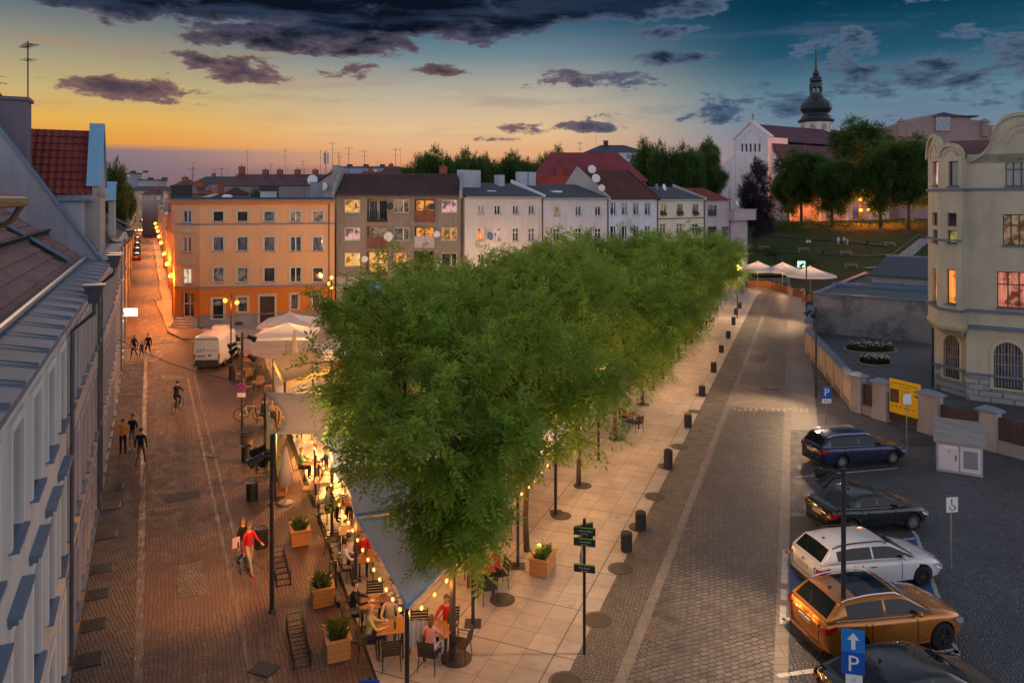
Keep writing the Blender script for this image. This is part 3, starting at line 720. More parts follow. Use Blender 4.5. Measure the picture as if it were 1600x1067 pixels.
BRN = woodmat('balcony_brown', (.16, .05, .035)); BWH = plain('balcony_pale', (.38, .40, .46), .6)
for row in lg:
    for (xa, xb, ya, yb, kd, pn) in row:
        u, z, w_, h_ = f.pr(xa, ya, xb, yb); f.hole(u, z, w_, h_, 1.25)
        m = MB(); m.quad((0, 1.24, 0), (w_, 1.24, 0), (w_, 1.24, h_), (0, 1.24, h_)); lo = f.put('loggia', m.mesh('loggia', DIVM), u, 0, z)
        for k in range(2):
            m = MB(); a_, b_ = (.08, w_*.45) if k == 0 else (w_*.5, w_-.15); m.box(a_, a_+.06, 1.17, 1.23, .1, h_-.15); m.box(b_-.06, b_, 1.17, 1.23, .1, h_-.15); m.box(a_, b_, 1.17, 1.23, h_-.2, h_-.14)
            fo = m.build('window', WHITEP, lo); MB().quad((a_+.05, 1.2, .1), (b_-.05, 1.2, .1), (b_-.05, 1.2, h_-.18), (a_+.05, 1.2, h_-.18)).build('pane', pn, fo)
        m = MB()
        if kd in ('bars', 'dark'):
            m.box(0, w_, -.04, 0, .98, 1.03); m.box(0, w_, -.04, 0, .06, .1)
            for i in range(int(w_/.13)): m.box(i*.13+.02, i*.13+.045, -.035, -.01, .1, .98)
            if kd == 'dark': m.box(0.02, w_-.02, .01, .03, .1, .95)
            mt = BLACK
        else:
            nb = int(w_/.2)
            for i in range(nb): m.box(i*w_/nb+.008, (i+1)*w_/nb-.008, -.06, -.02, .0, 1.02)
            m.box(-.02, w_+.02, -.09, .0, 1.02, 1.08); mt = BRN if kd == 'brown' else BWH
        m.box(0, w_, -.07, .0, -.1, 0)
        m.build('railing', mt, lo)
        if kd == 'dark':
            m = MB()
            for i in range(60):
                x = random.uniform(.1, w_-.1); zz = random.uniform(.8, 1.6); s_ = random.uniform(.08, .2); m.ball((x, .15+random.random()*.3, zz), s_, 5, 4)
            m.build('balcony_plants', leafmat('balcony_leaf', (.02, .04, .015), (.05, .08, .03)), lo)
u, z, w_, h_ = f.pr(573, 437, 703, 478)
f.hole(u, z, w_, h_, .2); SHOP = None
m_, t_, b_ = newmat('shop_film'); oc = objc(t_); sp = t_.new('ShaderNodeSeparateXYZ'); t_.l.new(oc, sp.inputs[0])
nn = t_.noise(oc, 1.1, 5, .7); cc = t_.ramp(nn, [(0, (.005, .02, .05)), (.42, (.01, .07, .15)), (.52, (.03, .24, .30)), (.6, (.02, .05, .12)), (.68, (.30, .26, .16)), (1, (.02, .03, .05))])
setb(t_, b_, color=cc, rough=.15, emis=cc, es=.25); SHOP = m_
m = MB(); n_ = 4
for i in range(n_+1): m.box(i*w_/n_-.04, i*w_/n_+.04, -.03, .03, 0, h_)
m.box(0, w_, -.03, .03, -.04, .04); m.box(0, w_, -.03, .03, h_-.04, h_+.04)
wo = f.put('window', m.mesh('window', DARKM), u, .15, z, label='wide shop window with blue printed film'); MB().quad((0, 0, 0), (w_, 0, 0), (w_, 0, h_), (0, 0, h_)).build('pane', SHOP, wo)
m = MB(); m.box(-.1, w_+.1, -.3, 0, h_+.03, h_+.28); m.build('awning_box', plain('awning_grey', (.16, .19, .25), .6), wo, loc=(0, -.15, 0))
u, z, w_, h_ = f.pr(536, 437, 557, 489); z = .15; f.hole(u, z, w_, h_, .3)
m = MB(); m.box(0, w_, 0, .06, 0, h_); m.box(.12, w_/2-.05, -.02, 0, .9, h_-.2, 1); m.box(w_/2+.05, w_-.12, -.02, 0, .9, h_-.2, 1)
do = f.put('door', m.mesh('door', [DARKM, BLKW]), u, .22, z); MB().box(w_/2-.02, w_/2+.02, -.08, -.02, 1.0, 1.25).build('handle', GREYM, do)
f.wall([plaster('dark_plinth', (.17, .15, .14)), GYL, GY], [(.75, 0), (4.55, 1), (99, 2)], back=10.5)
TB = tilemat('tiles_brown', (.12, .062, .060), (.075, .045, .050))
m = tile_roof((-.1, -.45, 12.95), (f.W-.35, -.45, 12.95), (f.W-.9, 4.9, 15.35), (-.1, 4.9, 15.35), .34, .3, .03, .05, 4)
rf = m.build('roof', TB, rt)
m = MB(); m.quad((-.1, 4.9, 15.33), (f.W-.9, 4.9, 15.33), (f.W, 10.5, 12.9), (-.1, 10.5, 12.9)); m.build('roof_back', TB, rf)
m = MB(); m.prism([(f.W-.45, -.5, 12.7), (f.W-.2, -.5, 12.7), (f.W-.2, -.5, 13.25), (f.W-.2, 4.9, 15.75), (f.W-.2, 10.4, 13.0), (f.W-.45, 10.4, 12.8)][0:0] or [(f.W-.42, -.5, 12.6), (f.W-.42, -.5, 13.3), (f.W-.42, 4.9, 15.8), (f.W-.42, 10.4, 13.2), (f.W-.42, 10.4, 12.6)], (.3, 0, 0)); m.build('fire_wall', plaster('firewall_render', (.34, .34, .34), .5), rt)
m = MB(); m.prism([(-.38, -.5, 12.6), (-.38, -.5, 13.2), (-.38, 1.2, 14.6), (-.38, 4.6, 16.0), (-.38, 10.4, 12.6)], (.3, 0, 0)); m.build('fire_wall', plaster('firewall_render', (.34, .34, .34), .5), rt)
m = MB(); m.box(-.1, f.W-.4, -.56, -.42, 12.86, 12.98); m.build('gutter', DARKM, rt)
chimney(rf, 10.7, 5.2, 15.1, .85, .6, 1.0, BRICK, 1); chimney(rf, -1.1, 5.6, 14.6, .7, .5, 1.6, STONE, 0)
for px_, py_, r_ in ((610.5, 323, .42), (608.5, 370, .62), (571, 405, .42), (683, 366, .42), (685, 413, .55), (676, 323.5, .40)):
    u, z = f.px(px_, py_); dish(rt, u, -.35, z, r_*.85, random.uniform(-.4, .3), (WHITEP if py_ > 340 or px_ < 1 else DARKM))
for u in (.4, 2.1, 5.5): antenna(rf, u, 5, 15.4, random.uniform(2.2, 3.6), rz=random.random()*2)
m = MB(); m.tube([(f.W-.15, -.12, .1), (f.W-.15, -.12, 12.7)], .07, 6); m.build('downpipe', BLACK, rt)

# ------------------------------------------------------------------ row of pale houses to the right
def linept(px):
    k = (px-CX)/F; Y = 92.46/(1.145-k); return (k*Y, Y)
def row_house(x0, x1, ytop, label, wallc, wins, rooff, name='row_house', mat=None):
    A, B = linept(x0), linept(x1); zt = H-(ytop-HY)/F*((A[1]+B[1])/2)
    rt, f = fac(name, A, B, zt, label, 'house')
    mt = mat or plaster('wall_'+str(x0), wallc, .28, .35)
    for (xa, ya, xb, yb, st, pn, kw) in wins:
        u, z, w_, h_ = f.pr(xa, ya, xb, yb); f.win(u, z, w_, h_, st, pane=pn, **kw)
    f.wall([plaster('plinth_'+str(x0), tuple(c*.55 for c in wallc)), mt], [(.9, 0), (99, 1)], back=9)
    m = MB(); m.tube([(f.W-.1, -.1, .1), (f.W-.1, -.1, zt-.1)], .07, 6); m.build('downpipe', DARKM, rt)
    return rt, f, zt
ONE = {}
def wn(xs, ys, hw, st='cross', pn=DGLASS, kw=None): return [(x-hw, ya, x+hw, yb, st, pn, kw or {}) for x in xs for ya, yb in ys]
BRF = woodmat('brown_frame', (.20, .09, .04))
def flatroof(rt, f, zt, rise=1.6, mat=None, dep=9):
    m = MB(); m.prism([(-.02, -.3, zt-.02), (-.02, -.3, zt+.12), (-.02, dep*.6, zt+rise), (-.02, dep, zt+rise), (-.02, dep, zt-.02)], (f.W+.04, 0, 0))
    rf = m.build('roof', mat or ROOFDK, rt)
    m = MB(); m.box(0, f.W, -.36, -.24, zt-.04, zt+.08); m.build('gutter', GREYM, rf); return rf
w1 = wn((777.4, 806, 830.8), ((321, 335),), 4.6, 'two')+wn((752,), ((321, 335),), 4.6, 'two', LITD)+wn((806, 830.8), ((356.5, 377),), 4.8, 'cross')+wn((752,), ((356, 376.5),), 5.2, 'cross', LITO)+wn((777.4,), ((356, 377),), 4.8, 'cross', LITP)+wn((752, 777, 806, 831), ((397, 418), (436, 458)), 4.8, 'cross')
rt, f, zt = row_house(726, 848, 308.5, 'pale cream house with a flat blue-grey roof right of the grey block', (.60, .56, .55), w1, None)
rf = flatroof(rt, f, zt, 1.7); box_obj('chimney', rf, 2.0, 4.7, 3.2, 4.0, zt+.3, zt+3.0, plaster('vent_pale', (.42, .45, .52))); box_obj('chimney', rf, 8.0, 8.9, 4.0, 4.8, zt+.5, zt+2.6, plaster('vent_pale', (.42, .45, .52)))
box_obj('skylight', rf, 4.4, 5.6, 1.6, 2.3, zt+.35, zt+.75, WHITEP)
m = MB(); m.prism([(f.W-.15, -.3, zt), (f.W-.15, -.3, zt+.3), (f.W-.15, 5.4, zt+2.1), (f.W-.15, 5.4, zt)], (.3, 0, 0)); m.build('fire_wall', WHITEP, rt)
u, z = f.px(761.5, 369); dish(rt, u, -.35, z, .45, .1, plain('dish_blue', (.10, .16, .24), .5))
w2 = wn((870, 904, 934.6), ((322, 337),), 4.6, 'single', LITD)[0:1]+wn((904, 934.6), ((322, 337),), 4.6, 'two')+wn((870, 904, 934.6), ((357, 376), (393, 412), (430, 450)), 4.9, 'cross')
rt, f, zt = row_house(848.5, 950, 310.5, 'second pale house of the row, with a skylight in its dark roof', (.58, .57, .60), w2, None)
rf = flatroof(rt, f, zt, 1.8); box_obj('skylight', rf, 3.4, 4.9, 1.8, 2.6, zt+.5, zt+.95, WHITEP)
for x in (.6, 2.0): box_obj('chimney', rf, x, x+1.2, 4.6, 5.4, zt+.5, zt+3.2, plaster('vent_pale', (.42, .45, .52)))
w3 = wn((958.5, 976, 994, 1012), ((316, 336), (353, 373), (390, 410), (428, 447)), 4.6, 'twothird')
rt, f, zt = row_house(950.5, 1027.5, 312, 'narrow bluish white house with a steep brown tile roof', (.55, .61, .72), w3, None)
TBR = tilemat('tiles_rust', (.17, .065, .05), (.11, .045, .04))
m = tile_roof((0, -.4, zt), (f.W, -.4, zt), (f.W-.5, 5.2, zt+4.0), (0, 5.2, zt+4.0), .34, .3, .03, .05, 4); rf = m.build('roof', TBR, rt)
m = MB(); m.quad((0, 5.2, zt+4), (f.W-.5, 5.2, zt+4), (f.W, 9, zt), (0, 9, zt)); m.build('roof_back', TBR, rf)
m = MB(); m.prism([(-.2, -.4, zt-.1), (-.2, -.4, zt+.25), (-.2, 5.2, zt+4.25), (-.2, 9, zt+.3), (-.2, 9, zt-.1)], (.22, 0, 0)); m.build('fire_wall', plaster('gable_render', (.46, .42, .40)), rt)
m = MB(); m.prism([(f.W-.02, -.4, zt-.1), (f.W-.02, -.4, zt+.25), (f.W-.02, 5.2, zt+4.15), (f.W-.02, 9, zt+.3), (f.W-.02, 9, zt-.1)], (.2, 0, 0)); m.build('fire_wall', TBR, rt)
for (a_, b_, c_, r_) in ((-1.1, 1.6, zt+2.6, .55), (-.1, 3.2, zt+3.8, .55), (-.6, 1.1, zt+1.4, .45)): dish(rt, a_, b_-.5, c_, r_, -.5)
antenna(rt, 0.2, 5, zt+3.9, 3.6); antenna(rt, 2.4, 5, zt+3.9, 2.2)
w4 = wn((1036, 1062, 1086.5), ((319, 334.5),), 4.7, 'two', LITD, dict(fm=BRF))[:1]+wn((1062, 1086.5), ((319, 334.5),), 4.7, 'two', DGLASS, dict(fm=BRF))+wn((1036, 1062, 1086.5), ((349.5, 366),), 4.7, 'cross')+wn((1036, 1062, 1086.5), ((386, 403), (422, 438)), 4.7, 'cross')
rt, f, zt = row_house(1028, 1100.5, 312.5, 'cream house with flower boxes under brown upper windows', (.62, .58, .50), w4, None)
rf = flatroof(rt, f, zt, 1.9)
for xc in (1036, 1062, 1086.5):
    u, z = f.px(xc, 337); m = MB(); m.box(u-.5, u+.5, -.3, -.06, z, z+.35)
    for i in range(24): m.ball((u+random.uniform(-.5, .5), -.2+random.uniform(-.1, .1), z+.4+random.uniform(-.05, .12)), .09, 5, 4, 1)
    m.build('flower_box', [BLACK, leafmat('box_leaf', (.05, .08, .03), (.1, .12, .05))], rt)
m = MB(); _, zq = f.px(1062, 342); m.box(0, f.W, -.08, .003, zq, zq+.12); m.build('string_course', DARKM, rt)
dish(rf, 2.2, 2, zt+1.7, .5, .2, plain('dish_blue', (.10, .16, .24), .5)); dish(rf, 3.7, 1.9, zt+1.7, .5, .2)
m = MB(); m.prism([(f.W-.15, -.3, zt), (f.W-.15, -.3, zt+.3), (f.W-.15, 5.4, zt+2.3), (f.W-.15, 5.4, zt)], (.3, 0, 0)); m.build('fire_wall', plaster('gable_render', (.46, .42, .40)), rt)
DKW = glassdark('curtained', (.05, .05, .06))
w5 = wn((1113,), ((321, 338), (354, 370)), 7, 'two', DKW, dict(fm=DARKM))+wn((1134,), ((354, 370),), 7, 'two', DKW, dict(fm=DARKM))
rt, f, zt = row_house(1101, 1168, 314, 'lilac grey end house with a red tile roof and a projecting flat corner block', (.44, .38, .42), [], None)
# rebuilt with its stepped roofline: high part, then a lower flat part
for o in [c for c in kids(rt)]: bpy.data.objects.remove(o)
uL, _ = f.px(1141, 330); f1 = Facade(rt, uL, zt, 0, A=f.A, d=f.d); f2 = Facade(rt, f.W-uL, zt-1.9, 0, loc=(uL, 0.02, 0), A=f.A+f.d*uL, d=f.d)
LIL = plaster('lilac_wall', (.43, .375, .42), .3, .35)
for (xa, ya, xb, yb, st, pn, kw) in w5:
    q = f1 if xb < 1141 else f1
    if xb < 1127:
        u, z, w_, h_ = f1.pr(xa, ya, xb, yb); f1.win(u, z, w_, h_, st, pane=pn, **kw)
u, z, w_, h_ = f1.pr(1127.5, 354, 1139, 370); f1.win(u, z, w_, h_, 'two', pane=DKW, fm=DARKM)
f1.wall([LIL], back=8); f2.wall([LIL], back=8)
m = tile_roof((0, -.3, zt), (uL+.2, -.3, zt), (uL-.6, 4.2, zt+1.9), (0, 4.2, zt+1.9), .34, .3, .03, .05, 4); rf = m.build('roof', tilemat('tiles_red', (.30, .08, .055), (.20, .055, .04)), rt)
m = MB(); m.box(uL-.3, f.W+.9, -.9, 8, zt-2.9, zt-1.4); m.build('corner_block', LIL, rt)
m = MB(); m.box(uL-.2, f.W+1.0, -1.0, 8.1, zt-1.4, zt-1.25); m.build('flat_roof', STONE, rt)
dish(rf, uL+.2, -.9, zt-.4, .4, .2)
m = MB(); m.tube([(uL-.2, -.1, .1), (uL-.2, -.1, zt-.1)], .07, 6); m.build('downpipe', DARKM, rt)

# ------------------------------------------------------------------ left row, seen along its face
def left_house(Y0, Y1, eave, label, wallm, fl, nwin, sillm, cornm, w_=1.05, trim=None, roofd=None, style='two', base=.8, ped=False, wide=None, ws=.9):
    A = Vector((LW(Y0), Y0, 0)); B = Vector((LW(Y1), Y1, 0)); rt, f = fac('terraced_house', A, B, eave, label, 'house')
    pitch = f.W/nwin
    for k in range(nwin):
        for (z, h_) in fl:
            pn = DGLASS
            if random.random() < .12: pn = LITD
            f.win(pitch*(k+.5)-w_/2, z, w_, h_, style, trim=trim, tm=sillm, pane=pn, tw=.16, d=.2)
            if ped and z < 6 and z > 2:
                m = MB(); m.box(-.20, w_+.20, -.20, 0, h_+.30, h_+.35); m.box(-.16, w_+.16, -.14, 0, h_+.2, h_+.30); f.put('hood', m.mesh('hood', sillm), pitch*(k+.5)-w_/2, 0, z)
    f.wall([plaster(label[:9]+'_base', (.26, .24, .23)), wallm], [(base, 0), (99, 1)])
    m = MB(); m.box(-.02, f.W+.02, -.42, 0, eave-.1, eave+.02); m.box(0, f.W, -.25, 0, eave-.32, eave-.1); m.box(0, f.W, -.12, 0, eave-.55, eave-.32)
    m.build('cornice', cornm, rt)
    return rt, f
PALE = plaster('pale_blue_grey', (.60, .57, .53), .3, .3); TAUPE = plaster('taupe_render', (.50, .42, .38), .5, .4); BLUEC = plain('blue_sheet', (.11, .18, .28), .45, .1, .25, 2, .5)
EV = 10.1
rtA, fA = left_house(3.0, 18.3, EV, 'pale blue-grey terraced house nearest on the left, with blue metal window sills', PALE, ((7.2, 1.75), (3.9, 2.0), (1.0, 1.9)), 8, BLUEC, plaster('cornice_pale', (.38, .39, .42), .3), 1.0, trim=plaster('trim_white', (.68, .66, .64), .2), ped=True)
rtB, fB = left_house(18.3, 27.6, EV, 'taupe terraced house beyond the pale nearest one, under the same brown tiled roof', TAUPE, ((7.1, 1.8), (3.9, 2.1), (1.0, 1.8)), 6, BLUEC, plaster('cornice_taupe', (.36, .33, .33), .4), .95, trim=plaster('trim_taupe', (.46, .42, .42), .3))
def roof_on(rt, f, W0, W1, z0, rise, run, mat, course=.36, wave=.24, res=6, name='roof', over=.0):
    m = tile_roof((W0, over+.30, z0), (W1, over+.30, z0), (W1, over+run, z0+rise), (W0, over+run, z0+rise), course, wave, .028, .05, res, 700)
    return m.build(name, mat, rt)
TPK = tilemat('tiles_plum', (.30, .17, .15), (.20, .12, .115), .6)
for rt, f in ((rtA, fA), (rtB, fB)):
    rf = roof_on(rt, f, 0, f.W, EV+.12, 4.2, 6.0, TPK, .38, .25, 6)
    # sheet metal eave ledge with raised seams, gutter, and snow rail
    m = MB(); m.add([(0, -.50, EV+.03), (f.W, -.50, EV+.03), (f.W, .34, EV+.2), (0, .34, EV+.2)], [(0, 1, 2, 3)])
    m.prism([(0, -.50, EV+.03), (0, -.50, EV-.06), (f.W, -.50, EV-.06), (f.W, -.50, EV+.03)], (0, .06, 0))
    k = 0.0
    while k < f.W: m.add([(k, -.5, EV+.04), (k+.05, -.5, EV+.04), (k+.05, .34, EV+.245), (k, .34, EV+.245), (k, -.5, EV+.085), (k+.05, -.5, EV+.085)], [(4, 5, 2, 3), (0, 4, 3), (5, 1, 2), (0, 1, 5, 4)]); k += 1.15
    m.build('eave_flashing', ZINC, rf)
    m = MB(); m.tube([(0, .30, EV+.28), (f.W, .30, EV+.28)], .07, 8); m.build('gutter', GREYM, rf)
    m = MB(); m.tube([(0, 1.5, EV+1.15), (f.W, 1.5, EV+1.15)], .03, 6); m.tube([(0, 1.45, EV+1.32), (f.W, 1.45, EV+1.32)], .025, 6)
    k = .3
    while k < f.W: m.tube([(k, 1.6, EV+1.0), (k, 1.45, EV+1.32)], .02, 5); k += .25
    m.build('snow_guard', DARKM, rf)
# rain hopper and offset pipe at the joint, plus second hopper
def hopper(rt, u, z, lab=None):
    m = MB(); m.add([(-.22, -.22, .3), (.22, -.22, .3), (.22, .22, .3), (-.22, .22, .3), (-.12, -.12, -.15), (.12, -.12, -.15), (.12, .12, -.15), (-.12, .12, -.15)], [(0, 1, 5, 4), (1, 2, 6, 5), (2, 3, 7, 6), (3, 0, 4, 7), (4, 5, 6, 7), (3, 2, 1, 0)])
    m.box(-.25, .25, -.25, .25, .27, .32); m.tube([(0, 0, -.15), (0, 0, -.4), (.3, .50, -.85), (.3, .52, -9.3)], .05, 8)
    return m.build('downpipe', plain('pipe_grey', (.11, .12, .14), .45, .5), rt, loc=(u, -.62, z))
hopper(rtA, fA.W-.05, EV-.05); hopper(rtB, fB.W-.1, EV+.0)
# diagonal flashing on the tiles
m = MB(); m.tube([(fB.W-4.3, .5, EV+.4), (fB.W-4.3, 3.6, EV+2.55)], .05, 6); m.box(fB.W-4.75, fB.W-4.35, .45, 3.6, 0, .03); 
b_ = len(m.v)-8
for i in range(b_, len(m.v)): x, y, z = m.v[i]; m.v[i] = (x, y, z+EV+.38+(y-.3)*.7)
m.build('roof_flashing', BLUEC, rtB)
# near dormer end with its gutter bracket and pipe at the left edge
u0 = 10.4
m = MB(); m.box(u0-3.2, u0, .55, 3.6, EV+.35, EV+2.35); dm = m.build('dormer', plaster('dormer_side', (.34, .36, .42), .3), rtA)
m = MB(); m.box(u0-3.5, u0+.35, .15, 3.9, EV+2.35, EV+2.45); m.box(u0-3.5, u0+.35, .15, .3, EV+2.45, EV+2.55); m.build('dormer_roof', BLUEC, dm)
m = MB(); m.tube([(u0-3.5, .06, EV+2.36), (u0+.42, .06, EV+2.36)], .09, 8); m.tube([(u0+.25, .06, EV+2.3), (u0+.25, .2, EV+2.05), (u0+.25, .42, EV+1.9), (u0+.25, .48, EV+.7), (u0+.35, .4, EV+.55)], .05, 8); m.build('gutter', plain('brass_gutter', (.16, .12, .07), .7, .1), dm)
# third house: party gable, steep roof, wall dormer with blue sheet capping
rtC, fC = left_house(27.6, 38.5, EV, 'terraced house with a steep roof and a tall red tiled wall dormer', TAUPE, ((7.1, 1.7), (3.9, 2.0), (1.0, 1.8)), 7, BLUEC, plaster('cornice_taupe', (.36, .33, .33), .4), .95, trim=plaster('trim_taupe', (.46, .42, .42), .3))
gz = lambda y: EV+.35+y*1.52
m = MB(); m.prism([(-.02, -.1, EV-.2), (-.02, -.1, gz(-.1)), (-.02, 7, gz(7)), (-.02, 12, gz(2)), (-.02, 12, EV-3), (-.02, 1, EV-3)], (.3, 0, 0)); gb = m.build('gable_wall', plaster('party_wall', (.30, .31, .36), .35, .5), rtC)
m = MB(); m.prism([(-.10, -.3, gz(-.3)), (-.10, -.3, gz(-.3)+.14), (-.10, 7, gz(7)+.14), (-.10, 7, gz(7))], (.46, 0, 0)); m.build('coping', BLUEC, gb)
rf = tile_roof((.28, .1, gz(.1)-.2), (fC.W, .1, gz(.1)-.2), (fC.W, 6.8, gz(6.8)-.2), (.28, 6.8, gz(6.8)-.2), .36, .25, .028, .05, 4, 300).build('roof', tilemat('tiles_dark_plum', (.12, .075, .075), (.08, .05, .055)), rtC)
m = MB(); m.box(0, fC.W, -.5, .2, EV+.02, EV+.12); m.build('eave_flashing', ZINC, rf)
# wall dormer: gable parapet facing the street, red roof running back
d0, d1 = 2.4, 6.0; dzE = 2.6; dzR = 5.45; dm_ = (d0+d1)/2
m = MB(); m.prism([(d0, .0, EV), (d1, .0, EV), (d1, .0, EV+dzE+.3), (dm_+.25, .0, EV+dzR), (dm_-.25, .0, EV+dzR), (d0, .0, EV+dzE+.3)], (0, .28, 0))
m.box(d0, d0+.15, .28, 3.2, EV, EV+dzE); m.box(d1-.15, d1, .28, 3.2, EV, EV+dzE)
m.box(d0-.12, d1+.12, -.14, 0, EV+dzE-.05, EV+dzE+.1)
dg = m.build('wall_dormer', plaster('dormer_wall', (.42, .38, .36), .4), rtC)
m = MB()
for sgn, a_, b_ in ((1, d0, dm_), (-1, d1, dm_)):
    p0 = Vector((a_-sgn*.12, -.08, EV+dzE+.34)); p1 = Vector((b_-sgn*.2, -.08, EV+dzR+.05)); m.prism([p0, p1, p1+Vector((0, 0, .1)), p0+Vector((0, 0, .1))], (0, .55, 0))
m.box(dm_-.3, dm_+.3, -.08, .47, EV+dzR+.02, EV+dzR+.16)
m.build('coping', plain('bright_blue_sheet', (.20, .42, .62), .45, .1, .15, 2, .5), dg)
TRED = tilemat('tiles_deep_red', (.30, .06, .05), (.19, .04, .04), .55)
for sgn, a_ in ((1, d0-.15), (-1, d1+.15)):
    q = [(a_, .3, EV+dzE), (a_, 5.4, EV+dzE), (dm_, 5.4, EV+dzR-.15), (dm_, .3, EV+dzR-.15)]
    if sgn < 0: q = [q[1], q[0], q[3], q[2]]
    tile_roof(*[Vector(v) for v in ([q[1], q[0], q[3], q[2]] if sgn > 0 else [q[1], q[0], q[3], q[2]])], .36, .26, .028, -.05 if False else .05, 6, 300).build('dormer_roof', TRED, dg)
# small flat dormer beside it
m = MB(); m.box(.6, d0-.2, .5, 3.0, EV+.4, EV+2.35); sdm = m.build('dormer', plaster('dormer_side', (.34, .36, .42), .3), rtC)
m = MB(); m.box(.4, d0-.1, .2, 3.2, EV+2.35, EV+2.45); m.build('dormer_roof', BLUEC, sdm)
m = MB(); m.box(1.0, 2.1, 2.3, 3.7, EV+2.5, EV+6.1); m.box(.92, 2.18, 2.22, 3.78, EV+6.1, EV+6.22); ch = m.build('chimney', plaster('chimney_render', (.20, .18, .22), .3), rf)
antenna(ch, 2.0, 2.4, EV+5.9, 2.6, 8, 1.1, .4); antenna(rf, 3.4, 4, EV+5.2, 2.2, 7, 1.2, 1.1); antenna(rf, 4.4, 4, EV+5.2, 2.1, 6, 1.1, 1.9); antenna(rf, 2.0, 4, EV+5.2, 1.1, 6, .9, 1.3)
hopper(rtC, 1.3, EV-.02)
cols_ = [(.40, .35, .34), (.36, .36, .38), (.45, .40, .34), (.38, .33, .34), (.42, .42, .42), (.40, .34, .30), (.45, .38, .30)]
yy = [38.5, 50, 62, 80, 104, 135, 175, 225, 290]
names = ['grey-brown', 'cool grey', 'buff', 'mauve', 'light grey', 'brown', 'ochre', 'sand']
for i in range(8):
    Y0, Y1 = yy[i], yy[i+1]; ev = EV+[.1, -.4, -.9, -.6, -.8, -.3, -1, -.7][i]
    c = cols_[i % 7]; n_ = max(4, int((Y1-Y0)/2.2)); n_ = min(n_, 12)
    rt, f = left_house(Y0, Y1, ev, names[i]+' terraced house, '+ORD[i+3]+' in the left row counting from the camera', plaster('lw%d' % i, c, .4, .4), ((ev-3.0, 1.7), (ev-6.2, 1.9), (1.0, 1.7)), n_, BLUEC if i < 2 else STONE, plaster('lwc%d' % i, tuple(x*.9 for x in c), .4), .95, trim=plaster('lwt%d' % i, tuple(min(1, x*1.15) for x in c), .3) if i < 3 else None)
    rf = tile_roof((0, -.3, ev), (f.W, -.3, ev), (f.W, 4.5, ev+2.6), (0, 4.5, ev+2.6), .4, .3, .03, .05, 2, 160).build('roof', [TPK, TBR, ROOFDK][i % 3], rt)
    m = MB(); m.prism([(0, 0, ev-.1), (0, 4.5, ev+2.8), (0, 9, ev-.1), (0, 9, 0), (0, 0.5, 0)], (.25, 0, 0)); m.build('gable_wall', plaster('lw%d' % i, c, .4, .4), rt)
    m = MB(); m.box(0, f.W, -.42, -.2, ev-.02, ev+.1); m.build('gutter', ZINC, rf)
    if i < 5:
        chimney(rf, f.W*.6, 2.2, ev+1.0, .9, .8, 1.8+.3*(i % 2), plaster('chimney_render', (.20, .18, .22), .3), 0)
        hopper(rt, f.W*.97, ev-.05)
    if i == 0:
        m = MB(); m.prism([(3.2, 0, ev-.2), (5.2, 0, ev-.2), (5.2, 0, ev+2.2), (4.7, 0, ev+3.2), (3.7, 0, ev+3.2), (3.2, 0, ev+2.2)], (0, .3, 0)); wd = m.build('wall_dormer', plaster('dormer_wall', (.42, .38, .36), .4), rt)
        m = MB(); m.box(3.6, 4.8, -.08, .6, ev+3.2, ev+3.32); m.prism([(3.1, -.08, ev+2.2), (3.6, -.08, ev+3.2), (3.6, -.08, ev+3.32), (3.0, -.08, ev+2.25)], (0, .6, 0)); m.build('coping', plain('bright_blue_sheet', (.20, .42, .62), .45, .1, .15, 2, .5), wd)

# right row of the side street
ry = [78, 92, 112, 140, 180, 240, 300]
rc = [(.36, .27, .32), (.42, .30, .30), (.40, .34, .30), (.45, .36, .28), (.40, .32, .28), (.42, .34, .28)]
rn = ['plum', 'dusty pink', 'beige', 'cream', 'tan', 'pale ochre']
for i in range(6):
    Y0, Y1 = ry[i], ry[i+1]; A = (RW(Y1), Y1); B = (RW(Y0)+(0 if i else 0), Y0); ev = [11.6, 10.8, 10.2, 10.0, 10.4, 11][i]
    rt, f = fac('terraced_house', A, B, ev, rn[i]+' terraced house, '+ORD[i]+' behind the orange corner house in the lamp-lit side street', 'house')
    n_ = min(12, max(4, int(f.W/2.4)))
    for k in range(n_):
        for z, h_ in ((ev-2.6, 1.5), (ev-5.6, 1.7), (1.4, 1.8)): f.win(f.W/n_*(k+.5)-.5, z, 1.0, h_, 'single', pane=random.choice([DGLASS, DGLASS, LITD]))
    f.wall([plaster('rw%d' % i, rc[i], .4, .4)], back=9)
    m = MB(); m.prism([(0, -.35, ev), (0, 4.5, ev+1.6), (0, 9, ev)], (f.W, 0, 0)); rf = m.build('roof', [ROOFDK, TBR, TPK][i % 3], rt)
    chimney(rf, f.W*.8, 4.5, ev+1.2, 1.0, .7, 1.6, BRICK, 1); antenna(rf, f.W*.9, 4.5, ev+1.5, 3)
# building closing the street
rt, f = fac('corner_building', P(196, 0, 330), P(262, 0, 330), 16.6, 'yellow building with a dark hipped roof closing the far end of the side street', 'building')
for k in range(7):
    for z, h_ in ((13.2, 1.5), (9.6, 2.0), (5.6, 2.0), (2.0, 2)): f.win(f.W/7*(k+.5)-.6, z, 1.3, h_, 'single', pane=LITD if random.random() < .35 else DGLASS, sill=False)
f.wall([plaster('end_yellow', (.52, .38, .22), .2)], back=10)
m = MB(); m.add([(-.8, -.8, 16.5), (f.W+.8, -.8, 16.5), (f.W+.8, 11, 16.5), (-.8, 11, 16.5), (3, 5, 18.6), (f.W-3, 5, 18.6)], [(0, 1, 5, 4), (1, 2, 5), (2, 3, 4, 5), (3, 0, 4)]); m.build('roof', ROOFDK, rt)
